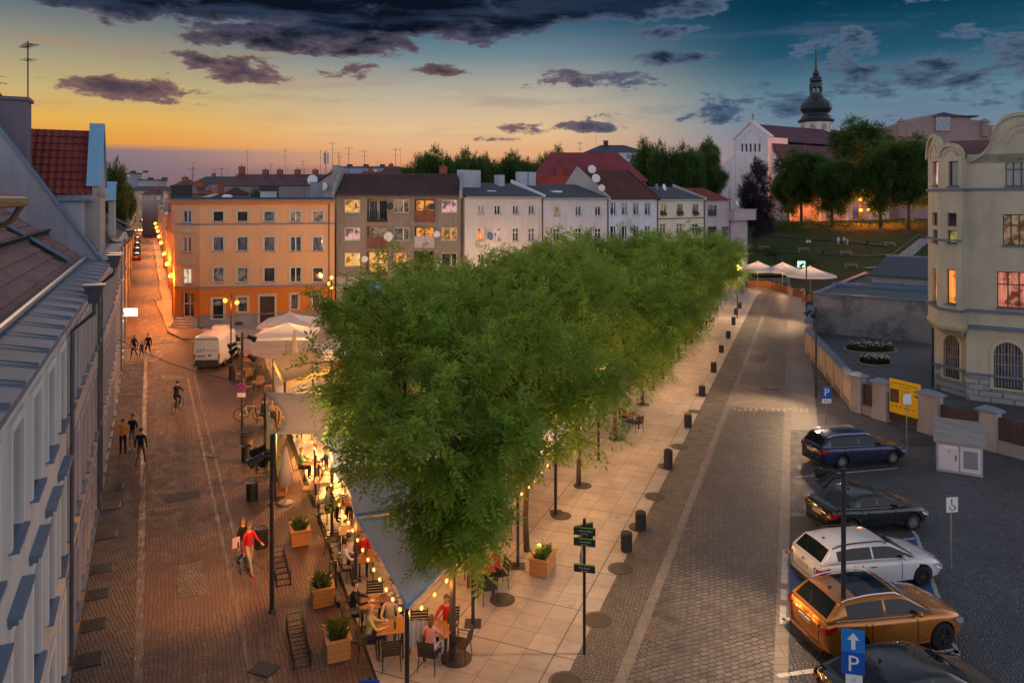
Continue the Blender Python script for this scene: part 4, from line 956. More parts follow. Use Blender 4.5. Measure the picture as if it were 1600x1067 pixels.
# ------------------------------------------------------------------ cream art nouveau house on the right
A = Vector((28.4, 46.0, 0)); D_ = Vector((1.6, -1, 0)).normalized(); B = A+D_*12
rt, f = fac('corner_house', A, B, 15.3, 'cream yellow house with a curved gable, a corner bay and barred arched windows', 'house')
YW = plaster('cream_render', (.50, .455, .345), .4, .4); YB = plaster('sill_slate', (.16, .19, .25), .3); BRS = wsetts('stone_base', (.30, .29, .28), (.38, .37, .35), (.10, .10, .10), .7, .35, 0, .8, .5, .05, .03, .3)
BRN2 = woodmat('window_brown', (.11, .055, .03))
for xa, ya, xb, yb, st, pn in ((1571, 250, 1609, 291, 'three', DGLASS), (1567, 335, 1606, 384, 'three', LITD), (1558, 425, 1610, 482, 'three', litpane('lit_rose', (.80, .16, .12), (1.0, .42, .22), .62))):
    u, z, w_, h_ = f.pr(xa, ya, xb, yb); f.win(u, z, w_, h_, st, fm=BRN2, pane=pn, tm=YB, d=.22)
# arched ground window
def arch_window(fc_, u, z, w_, h_, parent_rt, bars=9, lab=None):
    fc_.hole(u, z, w_, h_, .25)
    m = MB(); r = w_/2
    # spandrels close the square hole above the arch
    pts = [(r-r*math.cos(a), h_-r+r*math.sin(a)) for a in np.linspace(0, PI, 13)]
    for (x0, z0), (x1, z1) in zip(pts, pts[1:]): m.add([(x0, 0, z0), (x1, 0, z1), (x1, 0, h_+.001), (x0, 0, h_+.001)], [(0, 1, 2, 3)]); m.add([(x0, 0, z0), (x1, 0, z1), (x1, .25, z1), (x0, .25, z0)], [(0, 1, 2, 3)])
    fc_.put('wall_arch', m.mesh('wall_arch', YW), u, .0005, z)
    m = MB(); m.box(0, .07, -.03, .03, 0, h_); m.box(w_-.07, w_, -.03, .03, 0, h_); m.box(w_/2-.05, w_/2+.05, -.03, .03, 0, h_); m.box(0, w_, -.028, .028, h_-r-.05, h_-r+.05); m.box(0, w_, -.03, .03, 0, .07)
    o = fc_.put('window', m.mesh('window', BRN2), u, .2, z); MB().quad((0, 0, 0), (w_, 0, 0), (w_, 0, h_), (0, 0, h_)).build('pane', DGLASS, o, loc=(0, .02, 0))
    m = MB()
    for i in range(bars):
        x = w_*(i+.5)/bars; zz = h_-r+math.sqrt(max(0, r*r-(x-r)**2)); m.box(x-.018, x+.018, -.02, .02, .02, zz-.02)
    for q in (.25, .5, .72): m.box(.02, w_-.02, -.025, .025, h_*q, h_*q+.03)
    m.build('window_bars', plain('bars_grey', (.35, .30, .25), .5, .3), o, loc=(0, -.12, 0))
    m = MB(); P_ = [(-.0, 0)]+[(r-(r)*math.cos(a), h_-r+(r)*math.sin(a)) for a in np.linspace(0, PI, 13)]+[(w_, 0)]
    for (x0, z0), (x1, z1) in zip(P_, P_[1:]):
        s0 = Vector((x0-r, z0-(h_-r) if z0 > h_-r else 0)); s1 = Vector((x1-r, z1-(h_-r) if z1 > h_-r else 0))
        s0 = s0.normalized()*.2; s1 = s1.normalized()*.2
        m.add([(x0, -.06, z0), (x1, -.06, z1), (x1+s1.x, -.06, z1+s1.y), (x0+s0.x, -.06, z0+s0.y), (x0+s0.x, .004, z0+s0.y), (x1+s1.x, .004, z1+s1.y)], [(0, 1, 2, 3), (3, 2, 5, 4)])
    m.box(r-.13, r+.13, -.1, .0, h_, h_+.32); m.box(-.25, w_+.25, -.12, .2, -.12, 0, 0)
    m.build('surround', plaster('surround_cream', (.52, .46, .34), .2), o, loc=(0, -.2, 0))
u, z, w_, h_ = f.pr(1553, 535, 1598, 607); arch_window(f, u, z, w_, h_, rt)
f.wall([BRS, YW], [(1.6, 0), (99, 1)], back=12)
zb = f.px(1545, 485)[1]
m = MB(); m.box(0, f.W, -.16, .003, zb-.14, zb+.02); m.box(0, f.W, -.25, .003, zb-1.15, zb-.95); m.box(0, f.W, -.12, .003, 1.6, 1.75)
zt_ = f.px(1545, 295)[1]; m.box(0, f.W, -.12, .003, zt_-.1, zt_+.05)
m.build('string_course', YB, rt)
# curved gable above the eave
prof = [(1512, 256), (1524, 251), (1536, 243), (1545, 232), (1550, 216), (1556, 200), (1566, 189), (1580, 183), (1597, 181), (1614, 184), (1628, 192), (1640, 206), (1650, 230), (1662, 245), (1680, 252)]
pp = [f.px(*q) for q in prof]; pts = [(pp[0][0], 0, 15.0)]+[(u_, 0, z_) for u_, z_ in pp]+[(pp[-1][0], 0, 15.0)]
m = MB(); m.prism([(x, .0, z_) for x, y_, z_ in pts], (0, .4, 0)); g_ = m.build('gable', YW, rt)
m = MB()
for (u0, z0), (u1, z1) in zip(pp, pp[1:]): m.prism([(u0, -.14, z0), (u1, -.14, z1), (u1, -.14, z1+.22), (u0, -.14, z0+.22)], (0, .62, 0))
m.build('coping', plaster('coping_cream', (.46, .41, .30), .3), g_)
uc, zc = f.px(1598, 216)
m = MB()
for r0, r1, yq in ((1.35, 1.1, -.06), (.9, .72, -.05)):
    for a0, a1 in zip(np.linspace(0, PI, 15), np.linspace(0, PI, 15)[1:]): m.prism([(uc+r0*math.cos(a0), yq, zc-.3+r0*math.sin(a0)), (uc+r0*math.cos(a1), yq, zc-.3+r0*math.sin(a1)), (uc+r1*math.cos(a1), yq, zc-.3+r1*math.sin(a1)), (uc+r1*math.cos(a0), yq, zc-.3+r1*math.sin(a0))], (0, .064, 0))
m.build('gable_moulding', plaster('coping_cream', (.46, .41, .30), .3), g_)
m = MB(); m.prism([(-1, .4, 15.0), (-1, 6, 16.6), (-1, 12, 15.0)], (13, 0, 0)); m.build('roof', TBR, rt)
# corner bay, three facets
bp = [Vector((PX(1450, 49.6), 49.6, 0)), Vector((PX(1467.5, 46.6), 46.6, 0)), Vector((PX(1503, 45.2), 45.2, 0)), Vector((PX(1513, 46.0), 46.0, 0))]
Minv = rt.matrix_world.inverted() if False else (Matrix.Translation(A) @ Matrix.Rotation(math.atan2(D_.y, D_.x), 4, 'Z')).inverted()
for k in range(3):
    a, b = bp[k], bp[k+1]; la, lb = Minv @ a, Minv @ b; d = lb-la
    q = Facade(rt, d.length, 15.0, 4.75, loc=la, rz=math.atan2(d.y, d.x), A=a, d=(b-a).normalized())
    if k == 0: wl = ((1457, 252, 1465.5, 290, LITP), (1456.5, 332, 1465, 353, DGLASS), (1457, 359, 1465, 378, DGLASS), (1457, 419, 1463.5, 472, LITO))
    elif k == 1: wl = ((1482, 252, 1497, 291, DGLASS), (1480, 333, 1494.5, 354, DGLASS), (1480, 360, 1494.5, 380, litpane('lit_lemon', (.3, .28, .05), (.7, .62, .1), .5)), (1478.5, 421, 1493, 475, LITO))
    else: wl = ()
    for xa, ya, xb, yb, pn in wl:
        u, z, w_, h_ = q.pr(xa, ya, xb, yb); tall = yb-ya > 40
        q.win(u, z, w_, h_, 'single' if not tall else 'single', fm=BRN2, pane=pn, sill=(yb in (291, 290, 378, 380, 472, 475)), tm=YB, d=.2, name='window')
    q.wall([YW], name='bay_wall')
    m = MB()
    for z_ in (zb-.05, zt_-.05): m.box(-.04, d.length+.04, -.13, .003, z_-.07, z_+.07)
    if k < 2: m.box(-.02, d.length+.02, -.1, .003, f.px(1545, 383)[1]+.2, f.px(1545, 383)[1]+.32)
    q.put('string_course', m.mesh('string_course', YB), 0, 0, 0)
    # small round gable on each facet
    if k < 2:
        W_ = d.length; r = W_/2; pts = [(0, 0, 15.0)]+[(r-r*math.cos(t), 0, 15.2+r*.9*math.sin(t)) for t in np.linspace(0, PI, 13)]+[(W_, 0, 15.0)]
        m = MB(); m.prism(pts, (0, .3, 0)); g_ = q.put('bay_gable', m.mesh('bay_gable', YW), 0, 0, 0)
        m = MB()
        for r0, r1, yq in ((r+.16, r-.10, -.14), (r*.62, r*.5, -.05)):
            for a0, a1 in zip(np.linspace(0, PI, 13), np.linspace(0, PI, 13)[1:]): m.prism([(r-r0*math.cos(a0), yq, 15.2+r0*.9*math.sin(a0)), (r-r0*math.cos(a1), yq, 15.2+r0*.9*math.sin(a1)), (r-r1*math.cos(a1), yq, 15.2+r1*.9*math.sin(a1)), (r-r1*math.cos(a0), yq, 15.2+r1*.9*math.sin(a0))], (0, .2 if r0 > r else .056, 0))
        m.build('coping', plaster('coping_cream', (.46, .41, .30), .3), g_)
lb = [Minv @ p for p in bp]; back_ = Minv @ Vector((33, 52, 0))
m = MB(); n0 = [(p.x, p.y) for p in lb]+[(back_.x, back_.y)]
cen = Vector((sum(p[0] for p in n0)/5, sum(p[1] for p in n0)/5))
def ringz(s_, z): return [(cen.x+(x-cen.x)*s_, cen.y+(y-cen.y)*s_, z) for x, y in n0]
rings = [ringz(.78, 3.95), ringz(.9, 4.2), ringz(1.04, 4.4), ringz(1.06, 4.62), ringz(1.0, 4.75)]
for a_, b_ in zip(rings, rings[1:]): m.add(a_+b_, [(i, (i+1) % 5, 5+(i+1) % 5, 5+i) for i in range(5)])
m.add(rings[0], [tuple(range(5))]); m.build('corbel', plaster('coping_cream', (.46, .41, .30), .3), rt)
m = MB(); m.prism(ringz(.97, 15.25), (0, 0, .1)); m.build('bay_roof', ROOFDK, rt)
# ground storey under the bay
ga, gb = Vector((PX(1460, 48.6), 48.6, 0)), Vector((PX(1513, 46.3), 46.3, 0)); la, lb_ = Minv @ ga, Minv @ gb; d = lb_-la
q = Facade(rt, d.length, 4.75, 0, loc=la, rz=math.atan2(d.y, d.x), A=ga, d=(gb-ga).normalized())
u, z, w_, h_ = q.pr(1475, 524, 1500, 590); arch_window(q, u, z, w_, h_, rt, 7); q.wall([BRS, YW], [(1.6, 0), (99, 1)])
m = MB(); m.box(0, d.length, -.12, .003, 1.6, 1.75); q.put('string_course', m.mesh('string_course', YB), 0, 0, 0)
g2a, g2b = Vector((34.5, 58, 0)), ga; la2, lb2 = Minv @ g2a, Minv @ g2b; d = lb2-la2
q = Facade(rt, d.length, 15.0, 0, loc=la2, rz=math.atan2(d.y, d.x)); q.wall([BRS, YW], [(1.6, 0), (99, 1)])
m = MB(); m.tube([(0, 0, .1), (0, 0, 4.0)], .07, 6); q.put('downpipe', m.mesh('downpipe', DARKM), d.length-.2, -.12, 0)

# ------------------------------------------------------------------ low flat roofed building and courtyard
A = G(1271, 519); B = Vector((PX(1462, 63.5), 63.5, 0))
rt, f = fac('garage_building', A, B, 3.6, 'long low building with a stained blank grey wall and blue sheet metal roof edges', 'building')
m_, t_, b_ = newmat('stained_wall'); p_ = pos(t_); n1_ = t_.noise(p_, .45, 6, .65); n2_ = t_.noise(p_, 2, 5, .7)
cc = t_.mix(t_.ss(n1_, .38, .6), (.16, .16, .17), (.30, .29, .30)); cc = t_.mix(t_.m('MULTIPLY', t_.ss(n2_, .5, .65), .5), cc, (.42, .41, .42)); setb(t_, b_, color=cc, rough=.9)
f.wall([m_], back=24)
m = MB(); m.box(-.15, f.W+.15, -.18, .5, 3.6, 3.75); m.box(-.15, .4, .5, 24.2, 3.6, 3.75); m.box(-.15, f.W, 8.0, 8.4, 3.6, 3.95); m.build('roof_edge', BLUEC, rt)
m = MB(); m.box(.4, f.W, .5, 8.0, 3.45, 3.58); m.box(.4, f.W, 8.4, 24, 3.40, 3.55); m.build('roof', plain('green_felt', (.07, .11, .11), .8, 0, .3, 1), rt)
m = MB(); m.box(2.5, f.W+2, 14, 24, 3.55, 4.3); up = m.build('upper_storey', plaster('vent_grey', (.30, .33, .38)), rt)
m = MB(); m.prism([(2.2, 13.6, 4.3), (f.W+2, 13.6, 4.3), (f.W+2, 24.3, 5.6), (2.2, 24.3, 5.6)], (0, 0, .12)); m.build('roof', ROOFDK, up)
m = MB(); m.box(2.2, f.W+2, 24.2, 25.4, 5.7, 5.85); m.build('ridge_flashing', BLUEC, up)
for x in (3.5, 6.2): box_obj('skylight', up, x, x+1.9, 11.5, 12.1, 3.56, 3.8, ZINC)
poly('courtyard', [G(1262, 552), (20.6, 44.0), (22.5, 40), (30, 47), (B.x, B.y), (A.x, A.y)], .012, cobble('yard_cobbles', (.085, .092, .11), (.14, .15, .17), (.03, .032, .038), 7, .4, .6, .5))
# garden beds with flowers
LF = leafmat('shrub_leaf', (.018, .035, .012), (.05, .08, .025)); FLW = plain('white_petal', (.75, .72, .70), .6); STM = plain('stem_green', (.06, .10, .03), .8)
for i, (px_, py_, rx, ry) in enumerate(((1360, 548, 2.2, 1.35), (1367, 568.5, 1.25, .95))):
    c = G(px_, py_); r0 = root('flower_bed', c, 0, ['large oval flower bed with white flowers in the walled courtyard', 'smaller round flower bed with white flowers, nearer the gate'][i], 'flower bed')
    m = MB(); m.lathe([(1, 0), (1, .14), (.9, .14), (.9, .05)], 32, sx=rx, sy=ry, close=False); m.build('kerb', kerb, r0)
    m = MB()
    for k in range(500):
        a = random.random()*2*PI; q = math.sqrt(random.random())*.85; x, y = rx*q*math.cos(a), ry*q*math.sin(a); h_ = random.uniform(.1, .38); s_ = random.uniform(.05, .11)
        a2 = random.random()*PI; dx, dy = s_*math.cos(a2), s_*math.sin(a2); m.quad((x-dx, y-dy, h_-.05), (x+dx, y+dy, h_-.05), (x+dx*.3-dy*.8, y+dy*.3+dx*.8, h_+s_), (x-dx*.3-dy*.8, y-dy*.3+dx*.8, h_+s_))
    m.lathe([(.95, .03), (.01, .10)], 20, sx=rx*.9, sy=ry*.9, close=False)
    m.build('plants', LF, r0, kind='stuff')
    m = MB()
    for k in range(60):
        a = random.random()*2*PI; q = math.sqrt(random.random())*.85; x, y = rx*q*math.cos(a), ry*q*math.sin(a); h_ = random.uniform(.5, .8); m.tube([(x, y, .1), (x, y, h_)], .008, 3, 1, False); m.ball((x, y, h_), .045, 6, 4, 0)
    m.build('flowers', [FLW, STM], r0, kind='stuff')
# garden wall along the street, then gate pillars
SAND = plaster('garden_wall_render', (.48, .40, .33), .35, .5); WBASE = plaster('wall_base_dark', (.26, .235, .22), .5)
a, b = G(1262.5, 551), Vector((20.35, 43.7, 0)); d = (b-a); rt = root('garden_wall', a, math.atan2(d.y, d.x), 'sand coloured rendered wall with sheet metal coping between the street and the courtyard', 'wall')
L = d.length; m = MB(); m.box(0, L, -.15, .15, .35, 1.85); m.box(0, L, -.18, .18, 0, .35, 1)
for k in range(7): x = L*k/6.0; x = min(max(x, .22), L-.22); m.box(x-.22, x+.22, -.21, .21, 0, 1.9)
m.build('wall', [SAND, WBASE], rt)
m = MB(); m.add([(-.1, -.33, 1.9), (L+.1, -.33, 1.9), (L+.1, .33, 1.9), (-.1, .33, 1.9), (-.1, 0, 2.08), (L+.1, 0, 2.08)], [(0, 1, 5, 4), (3, 4, 5, 2), (0, 4, 3), (1, 2, 5), (0, 3, 2, 1)]); m.build('coping', ZINC, rt)
a2, b2 = Vector((PX(1268, 69.8), 69.8, 0)), G(1262.5, 551); d = b2-a2; rt = root('garden_wall', a2, math.atan2(d.y, d.x), 'short rendered wall joining the corner of the low grey building', 'wall')
MB().box(0, d.length-.02, -.14, .14, 0, 2.4).build('wall', SAND, rt); MB().box(-.05, d.length-.02, -.3, .3, 2.4, 2.5).build('coping', ZINC, rt)
pil = [((20.45, 43.4), .62, 2.15, 'first stone gate pillar, at the corner of the garden wall'), (G(1378, 655).xy, .85, 2.15, 'second stone gate pillar, between the brown panel and the yellow board'), (G(1454, 677).xy, 1.05, 2.15, 'third stone gate pillar, right of the yellow board'), (G(1547, 702).xy, .8, 2.0, 'fourth stone gate pillar, behind the utility cabinet')]
dirp = (Vector((*pil[3][0], 0))-Vector((*pil[0][0], 0))).normalized(); ap = math.atan2(dirp.y, dirp.x)
for (p, w_, h_, lb2) in pil:
    r0 = root('gate_pillar', (p[0], p[1], 0), ap, lb2, 'pillar', 'stone pillars of the gate and fence')
    MB().box(-w_/2, w_/2, -.26, .26, .5, h_).box(-w_/2-.04, w_/2+.04, -.3, .3, 0, .5).build('shaft', plaster('pillar_render', (.40, .37, .36), .5, .8), r0)
    m = MB(); x, y = w_/2+.14, .4; m.add([(-x, -y, h_), (x, -y, h_), (x, y, h_), (-x, y, h_), (-x*.4, 0, h_+.2), (x*.4, 0, h_+.2)], [(0, 1, 5, 4), (1, 2, 5), (2, 3, 4, 5), (3, 0, 4), (0, 3, 2, 1)]); m.box(-x, x, -y, y, h_-.08, h_-.001); m.build('cap', plain('slate_cap', (.18, .21, .27), .6, 0, .25, 3), r0)
SLAT = woodmat('fence_slats', (.075, .045, .04))
pv_ = [Vector((*p[0], 0)) for p in pil]
def fence(a, wa, b, wb, lab, z0, z1, base):
    d = (b-a); L = d.length; u = d.normalized(); a = a+u*wa/2; L = L-wa/2-wb/2
    r0 = root('fence_panel', a, math.atan2(u.y, u.x), lab, 'fence')
    m = MB(); n = max(2, int(L/.12))
    for i in range(n): m.box(i*L/n+.012, (i+1)*L/n-.012, -.02, .02, z0, z1-.02+.03*math.sin(i*.7))
    m.box(0, L, .02, .06, z0+.12, z0+.2); m.box(0, L, .02, .06, z1-.25, z1-.17)
    m.build('slats', SLAT, r0)
    if base: MB().box(0, L, -.18, .18, 0, base).build('base', plaster('wall_base_pale', (.36, .33, .32), .5), r0)
    return r0
fence(pv_[0], .62, pv_[1], .85, 'narrow brown slatted gate between the first two pillars', .55, 1.75, .5)
fence(pv_[1], .85, pv_[2], 1.05, 'brown slatted double gate behind the yellow board', .1, 1.7, 0)
fence(pv_[2], 1.05, pv_[3], .8, 'brown slatted fence panel behind the utility cabinet', .6, 1.7, .55)
fence(pv_[3], .8, pv_[3]+dirp*5, 0, 'brown slatted fence panel at the right edge of the picture', .6, 1.75, .55)
# yellow board on the gate
yb0 = P(1394, 0, 41.0); yb1 = P(1440, 0, 39.6)
g0 = pv_[1]+dirp*.5; g1 = pv_[2]-dirp*.53; d = g1-g0; L = d.length
r0 = root('notice_board', g0+Vector((-.08, -.1, 0)), ap, 'large yellow information board with a green arrow fixed to the gate', 'sign')
YEL = plain('board_yellow', (.80, .50, .01), .5, 0, .05); MB().box(0, L, -.02, .02, .62, 2.5).build('board', YEL, r0)
TXT = plain('text_dark', (.05, .045, .03), .6)
def text(s, size, mat, parent, loc, rot=(PI/2, 0, 0), align='CENTER', name='lettering', ext=.002):
    cu = bpy.data.curves.new(name, 'FONT'); cu.body = s; cu.size = size; cu.extrude = ext; cu.align_x = align; cu.align_y = 'CENTER'; cu.resolution_u = 2
    tmp = bpy.data.objects.new('tmp', cu); col.objects.link(tmp); dg = bpy.context.evaluated_depsgraph_get(); me = bpy.data.meshes.new_from_object(tmp.evaluated_get(dg)); bpy.data.objects.remove(tmp)
    me.materials.clear(); me.materials.append(mat); o = link(name, me, parent, loc=loc); o.rotation_euler = rot; return o
text('Zapraszamy Restauracja', .155, TXT, r0, (L*.5, -.024, 2.30)); text('bar · kawiarnia', .10, TXT, r0, (L*.5, -.024, 2.12))
m = MB()
for k in range(11):
    z = 1.93-k*.075; m.box(L*.40, L*(.72 if k % 3 else .66), -.024, -.021, z, z+.028)
m.build('small_print', plain('text_brown', (.28, .14, .01), .6), r0)
m = MB(); m.prism([(L*.8, -.024, 1.75), (L*.88, -.024, 1.75), (L*.88, -.024, 1.68), (L*.97, -.024, 1.80), (L*.88, -.024, 1.92), (L*.88, -.024, 1.85), (L*.8, -.024, 1.85)], (0, .002, 0)); m.build('arrow', plain('arrow_green', (.03, .22, .05), .6), r0)
MB().box(.05, L*.32, -.024, -.021, 1.2, 1.95).build('picture', tilemat('board_photo', (.25, .12, .05), (.06, .05, .05)), r0)
m = MB()
for k in range(6): m.lathe([(.07, 0), (.07, .003)], 12, (0, 0, 0)); b_ = len(m.v)-24; [m.v.__setitem__(i, (.2+k*.24+m.v[i][0], -.022-m.v[i][2], 1.0+m.v[i][1])) for i in range(b_, len(m.v))]
m.build('round_icons', plain('icon_orange', (.60, .18, .02), .6), r0)

# ------------------------------------------------------------------ church on the hill
cb = P(1148, 0, 198); ce = P(1208, 0, 204)
PINKW = plaster('church_wall', (.76, .70, .72), .3, .12); CHR = tilemat('church_tiles', (.13, .055, .085), (.10, .045, .07))
A, B = Vector((60.3, 216.1, 0)), Vector((73.3, 195.2, 0))
rt, f = fac('church', A, B, 14, 'pale church with a stepped west front, purple roof and onion domed tower', 'church')
base = 5.5
uL, _ = f.px(1150, 300); uR, _ = f.px(1204, 300); uE = f.W; um = (uL+uR)/2
def fz(px_, py_): return f.px(px_, py_)[1]
ztop, zsh = fz(1177, 192), fz(1177, 217)
for (xc) in (1162.5, 1169, 1175.5, 1182.5, 1189.5):
    u, z, w_, h_ = f.pr(xc-1.8, 225, xc+1.8, 237.5); f.win(u, z, w_, h_, 'single', fm=DARKM, d=.5, sill=False)
u, z, w_, h_ = f.pr(1137.5, 293, 1141.5, 311)
f.ops = f.ops
m = MB(); ops = f.ops; f.ops = []
fcn = Facade(rt, uR-uL, zsh, base, loc=(uL, -.8, 0)); fcn.ops = [(a-uL, b_, c-uL, d_, e) for a, b_, c, d_, e in ops]
fcn.wall([PINKW], back=8)
for o in kids(rt):
    if o.name.startswith('window'): o.location.y -= .8
m = MB(); m.prism([(uL, -.8, zsh), (uR, -.8, zsh), (um, -.8, ztop)], (0, 1.2, 0)); gb = m.build('gable', PINKW, rt)
m = MB()
for s_ in (-1, 1):
    e = uL if s_ < 0 else uR; m.prism([(e-.35*(-s_), -1.1, zsh-.1), (um, -1.1, ztop+.1), (um, -1.1, ztop+.6), (e+s_*.7, -1.1, zsh+.3)], (0, 1.7, 0))
for i in range(12):      # lombard frieze steps
    t = (i+.5)/12; x = uL+(uR-uL)*t; z = zsh+(ztop-zsh)*(1-abs(2*t-1)); m.box(x-.25, x+.25, -.98, -.8, z-2.1, z-1.0)
m.box(uL, uL+.6, -1.05, -.8, base, zsh); m.box(uR-.6, uR, -1.05, -.8, base, zsh)
m.build('gable_trim', PINKW, gb)
m = MB(); m.tube([(um, 0, ztop+.3), (um, 0, ztop+2.6)], .09, 5); m.tube([(um-.6, 0, ztop+1.9), (um+.6, 0, ztop+1.9)], .08, 5); m.build('cross', BLACK, gb)
zl, zr = fz(1150, 240), fz(1121, 258); m = MB()
m.prism([(0, 0, base), (uL, 0, base), (uL, 0, zl), (0, 0, zr-.6)], (0, 30, 0)); zr2 = fz(1232, 262)
m.prism([(uR, 0, base), (uE, 0, base), (uE, 0, fz(1232, 275)), (uR, 0, fz(1204, 237))], (0, 2, 0))
aisle = m.build('aisle', PINKW, rt)
mw = MB(); u, z, w_, h_ = f.pr(1137.5, 293, 1141.5, 311); mw.prism([(u, -.08, z), (u+w_, -.08, z), (u+w_, -.08, z+h_*.8), (u+w_/2, -.08, z+h_), (u, -.08, z+h_*.8)], (0, .1, 0)); mw.build('window', DGLASS, aisle)
m = MB(); m.box(-1.5, 1.2, -1.2, 2, base, fz(1128, 278)); m.build('buttress', PINKW, aisle)
# nave body runs back to the right
nv = Vector((.8, .6, 0))
rr = [Vector((uL, .4, zsh-1)), Vector((um, .4, ztop-.3)), Vector((uR, .4, zsh-1))]
# ridge direction chosen so that the long roof shows to the right of the front
off = Vector((0, 45, 0)); m = MB()
m.quad(rr[2], rr[2]+off, rr[1]+off, rr[1]); m.quad(rr[1], rr[1]+off, rr[0]+off, rr[0])
lowR = Vector((uE, 1.5, fz(1232, 275))); m.quad(lowR, lowR+off, rr[2]+off+Vector((0, 0, -.6)), rr[2]+Vector((0, 0, -.6)))
rf = m.build('roof', CHR, rt)
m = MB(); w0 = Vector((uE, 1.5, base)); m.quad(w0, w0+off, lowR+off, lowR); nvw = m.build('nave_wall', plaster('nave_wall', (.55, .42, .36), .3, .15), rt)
for (xc, yc) in ((1323, 325),):
    q = P(xc, yc, 206); lq = (Matrix.Translation(A) @ Matrix.Rotation(f.rt.rotation_euler.z, 4, 'Z')).inverted() @ q
for k in (.35, .62, .85):
    c = w0+off*k; n = Vector((off.y, -off.x, 0)).normalized(); e = off.normalized()
    m = MB(); pts = [(-1.1, 0), (1.1, 0), (1.1, 3.0), (.8, 3.9), (0, 4.6), (-.8, 3.9), (-1.1, 3.0)]; m.prism([c+e*x+n*.10+Vector((0, 0, 1.4+z)) for x, z in pts], -n*.3); m.build('window', DGLASS, nvw)
    m = MB(); m.box(-.5, .5, 0, 1.4, base, 12, mat=Matrix.Translation(w0+off*(k-.13)-Vector((0, 0, base))) @ Matrix.Rotation(math.atan2(off.y, off.x)+PI, 4, 'Z')); m.build('buttress', PINKW, nvw)
# tower with baroque helm
tc_ = P(1275, 0, 226); Ml = (Matrix.Translation(A) @ Matrix.Rotation(f.rt.rotation_euler.z, 4, 'Z')).inverted(); tl = Ml @ Vector((tc_.x, tc_.y, 0))
tz = lambda y: H-(y-HY)/F*226; s1 = 226/F
m = MB(); m.lathe([(24*s1, 0), (24*s1, tz(192))], 8, (tl.x, tl.y, 0)); tw = m.build('tower', plaster('tower_wall', (.58, .54, .55), .3, .15), rt)
for k in range(8):
    a = PI/8+k*PI/4+.39-.0; r = 24*s1*math.cos(PI/8)+.03
    a = (k+.5)*PI/4
    M = Matrix.Translation(tl+Vector((math.cos(a)*r, math.sin(a)*r, tz(204)))) @ Matrix.Rotation(a+PI/2, 4, 'Z')
    m = MB(); m.prism([M @ Vector((x, 0, z)) for x, z in ((-.75, 0), (.75, 0), (.75, 1.0), (.5, 1.5), (0, 1.75), (-.5, 1.5), (-.75, 1.0))], M.to_3x3() @ Vector((0, -.12, 0))); m.build('window', DGLASS, tw)
COP = plain('dark_copper', (.035, .045, .06), .35, .5, .4, .4, .5)
hp = [(26.5, 191), (27, 188.5), (24, 187), (22.5, 183.5), (20, 181), (18.5, 178), (21, 175), (23.5, 171), (24, 167), (22, 162.5), (17, 158.5), (13, 155), (10.5, 150), (9.6, 147)]
m = MB(); m.lathe([(r*s1, tz(y)) for r, y in hp], 16, (tl.x, tl.y, 0)); hm = m.build('helm', COP, tw, smooth=False)
m = MB()
for k in range(8):
    a = k*PI/4; m.tube([(tl.x+8.6*s1*math.cos(a), tl.y+8.6*s1*math.sin(a), tz(147)), (tl.x+8.6*s1*math.cos(a), tl.y+8.6*s1*math.sin(a), tz(134))], .22, 5)
m.lathe([(9.8*s1, tz(147.3)), (9.8*s1, tz(145.6))], 12, (tl.x, tl.y, 0)); m.lathe([(9.8*s1, tz(137)), (9.8*s1, tz(134))], 12, (tl.x, tl.y, 0)); m.build('lantern', COP, hm)
hp = [(10.5, 134), (10.4, 131), (8, 130), (7.5, 129), (9.5, 127), (9.8, 124.5), (8.5, 122), (5, 119), (4, 117.5), (5.3, 116), (5, 114), (3, 112), (2.2, 106), (1.5, 95), (1.0, 84), (.9, 82), (1.9, 81), (1.7, 79), (.6, 78.5), (.5, 72)]
m = MB(); m.lathe([(r*s1, tz(y)) for r, y in hp], 12, (tl.x, tl.y, 0)); m.tube([(tl.x-.45, tl.y, tz(74)), (tl.x+.45, tl.y, tz(74))], .07, 4); m.build('spire', COP, hm)

# ------------------------------------------------------------------ houses and roofs behind the row
def hip_house(px0, px1, Y, yr, ye, lab, wallc, roofm, dep=12, z0=0, rin=.25, name='house', cat='house', wins=0, hip=True):
    a, b = P(px0, ye, Y), P(px1, ye, Y); L = (b-a).length; r0 = root(name, (a.x, Y, 0), 0, lab, cat); ze = a.z; zr = P(px0, yr, Y+dep/2).z
    wm = plaster('w_'+lab[:14], wallc, .3, .3)
    fw = Facade(r0, L, ze, 0, A=Vector((a.x, Y, 0)), d=Vector((1, 0, 0)))
    if wins:
        for k in range(wins[0]):
            for j in range(wins[1]): fw.win(L/wins[0]*(k+.5)-.5, ze-1.9-3*j, 1.1, 1.4, 'single', sill=False, pane=LITD if random.random() < .12 else DGLASS)
    fw.wall([wm], back=dep)
    m = MB(); i_ = L*rin if hip else 0; o = .4
    m.add([(-o, -o, ze), (L+o, -o, ze), (L+o, dep+o, ze), (-o, dep+o, ze), (i_, dep/2, zr), (L-i_, dep/2, zr)], [(0, 1, 5, 4), (1, 2, 5), (2, 3, 4, 5), (3, 0, 4), (0, 3, 2, 1)])
    return r0, m.build('roof', roofm, r0), L, ze, zr
RR = tilemat('roof_crimson', (.28, .05, .065), (.21, .04, .05)); PLUM = tilemat('roof_plum', (.13, .055, .075), (.09, .045, .06))
r0, rf, L, ze, zr = hip_house(828, 1010, 128, 238.5, 283, 'big crimson hipped roof rising behind the brown tiled house', (.30, .06, .05), RR, 14, rin=.20)
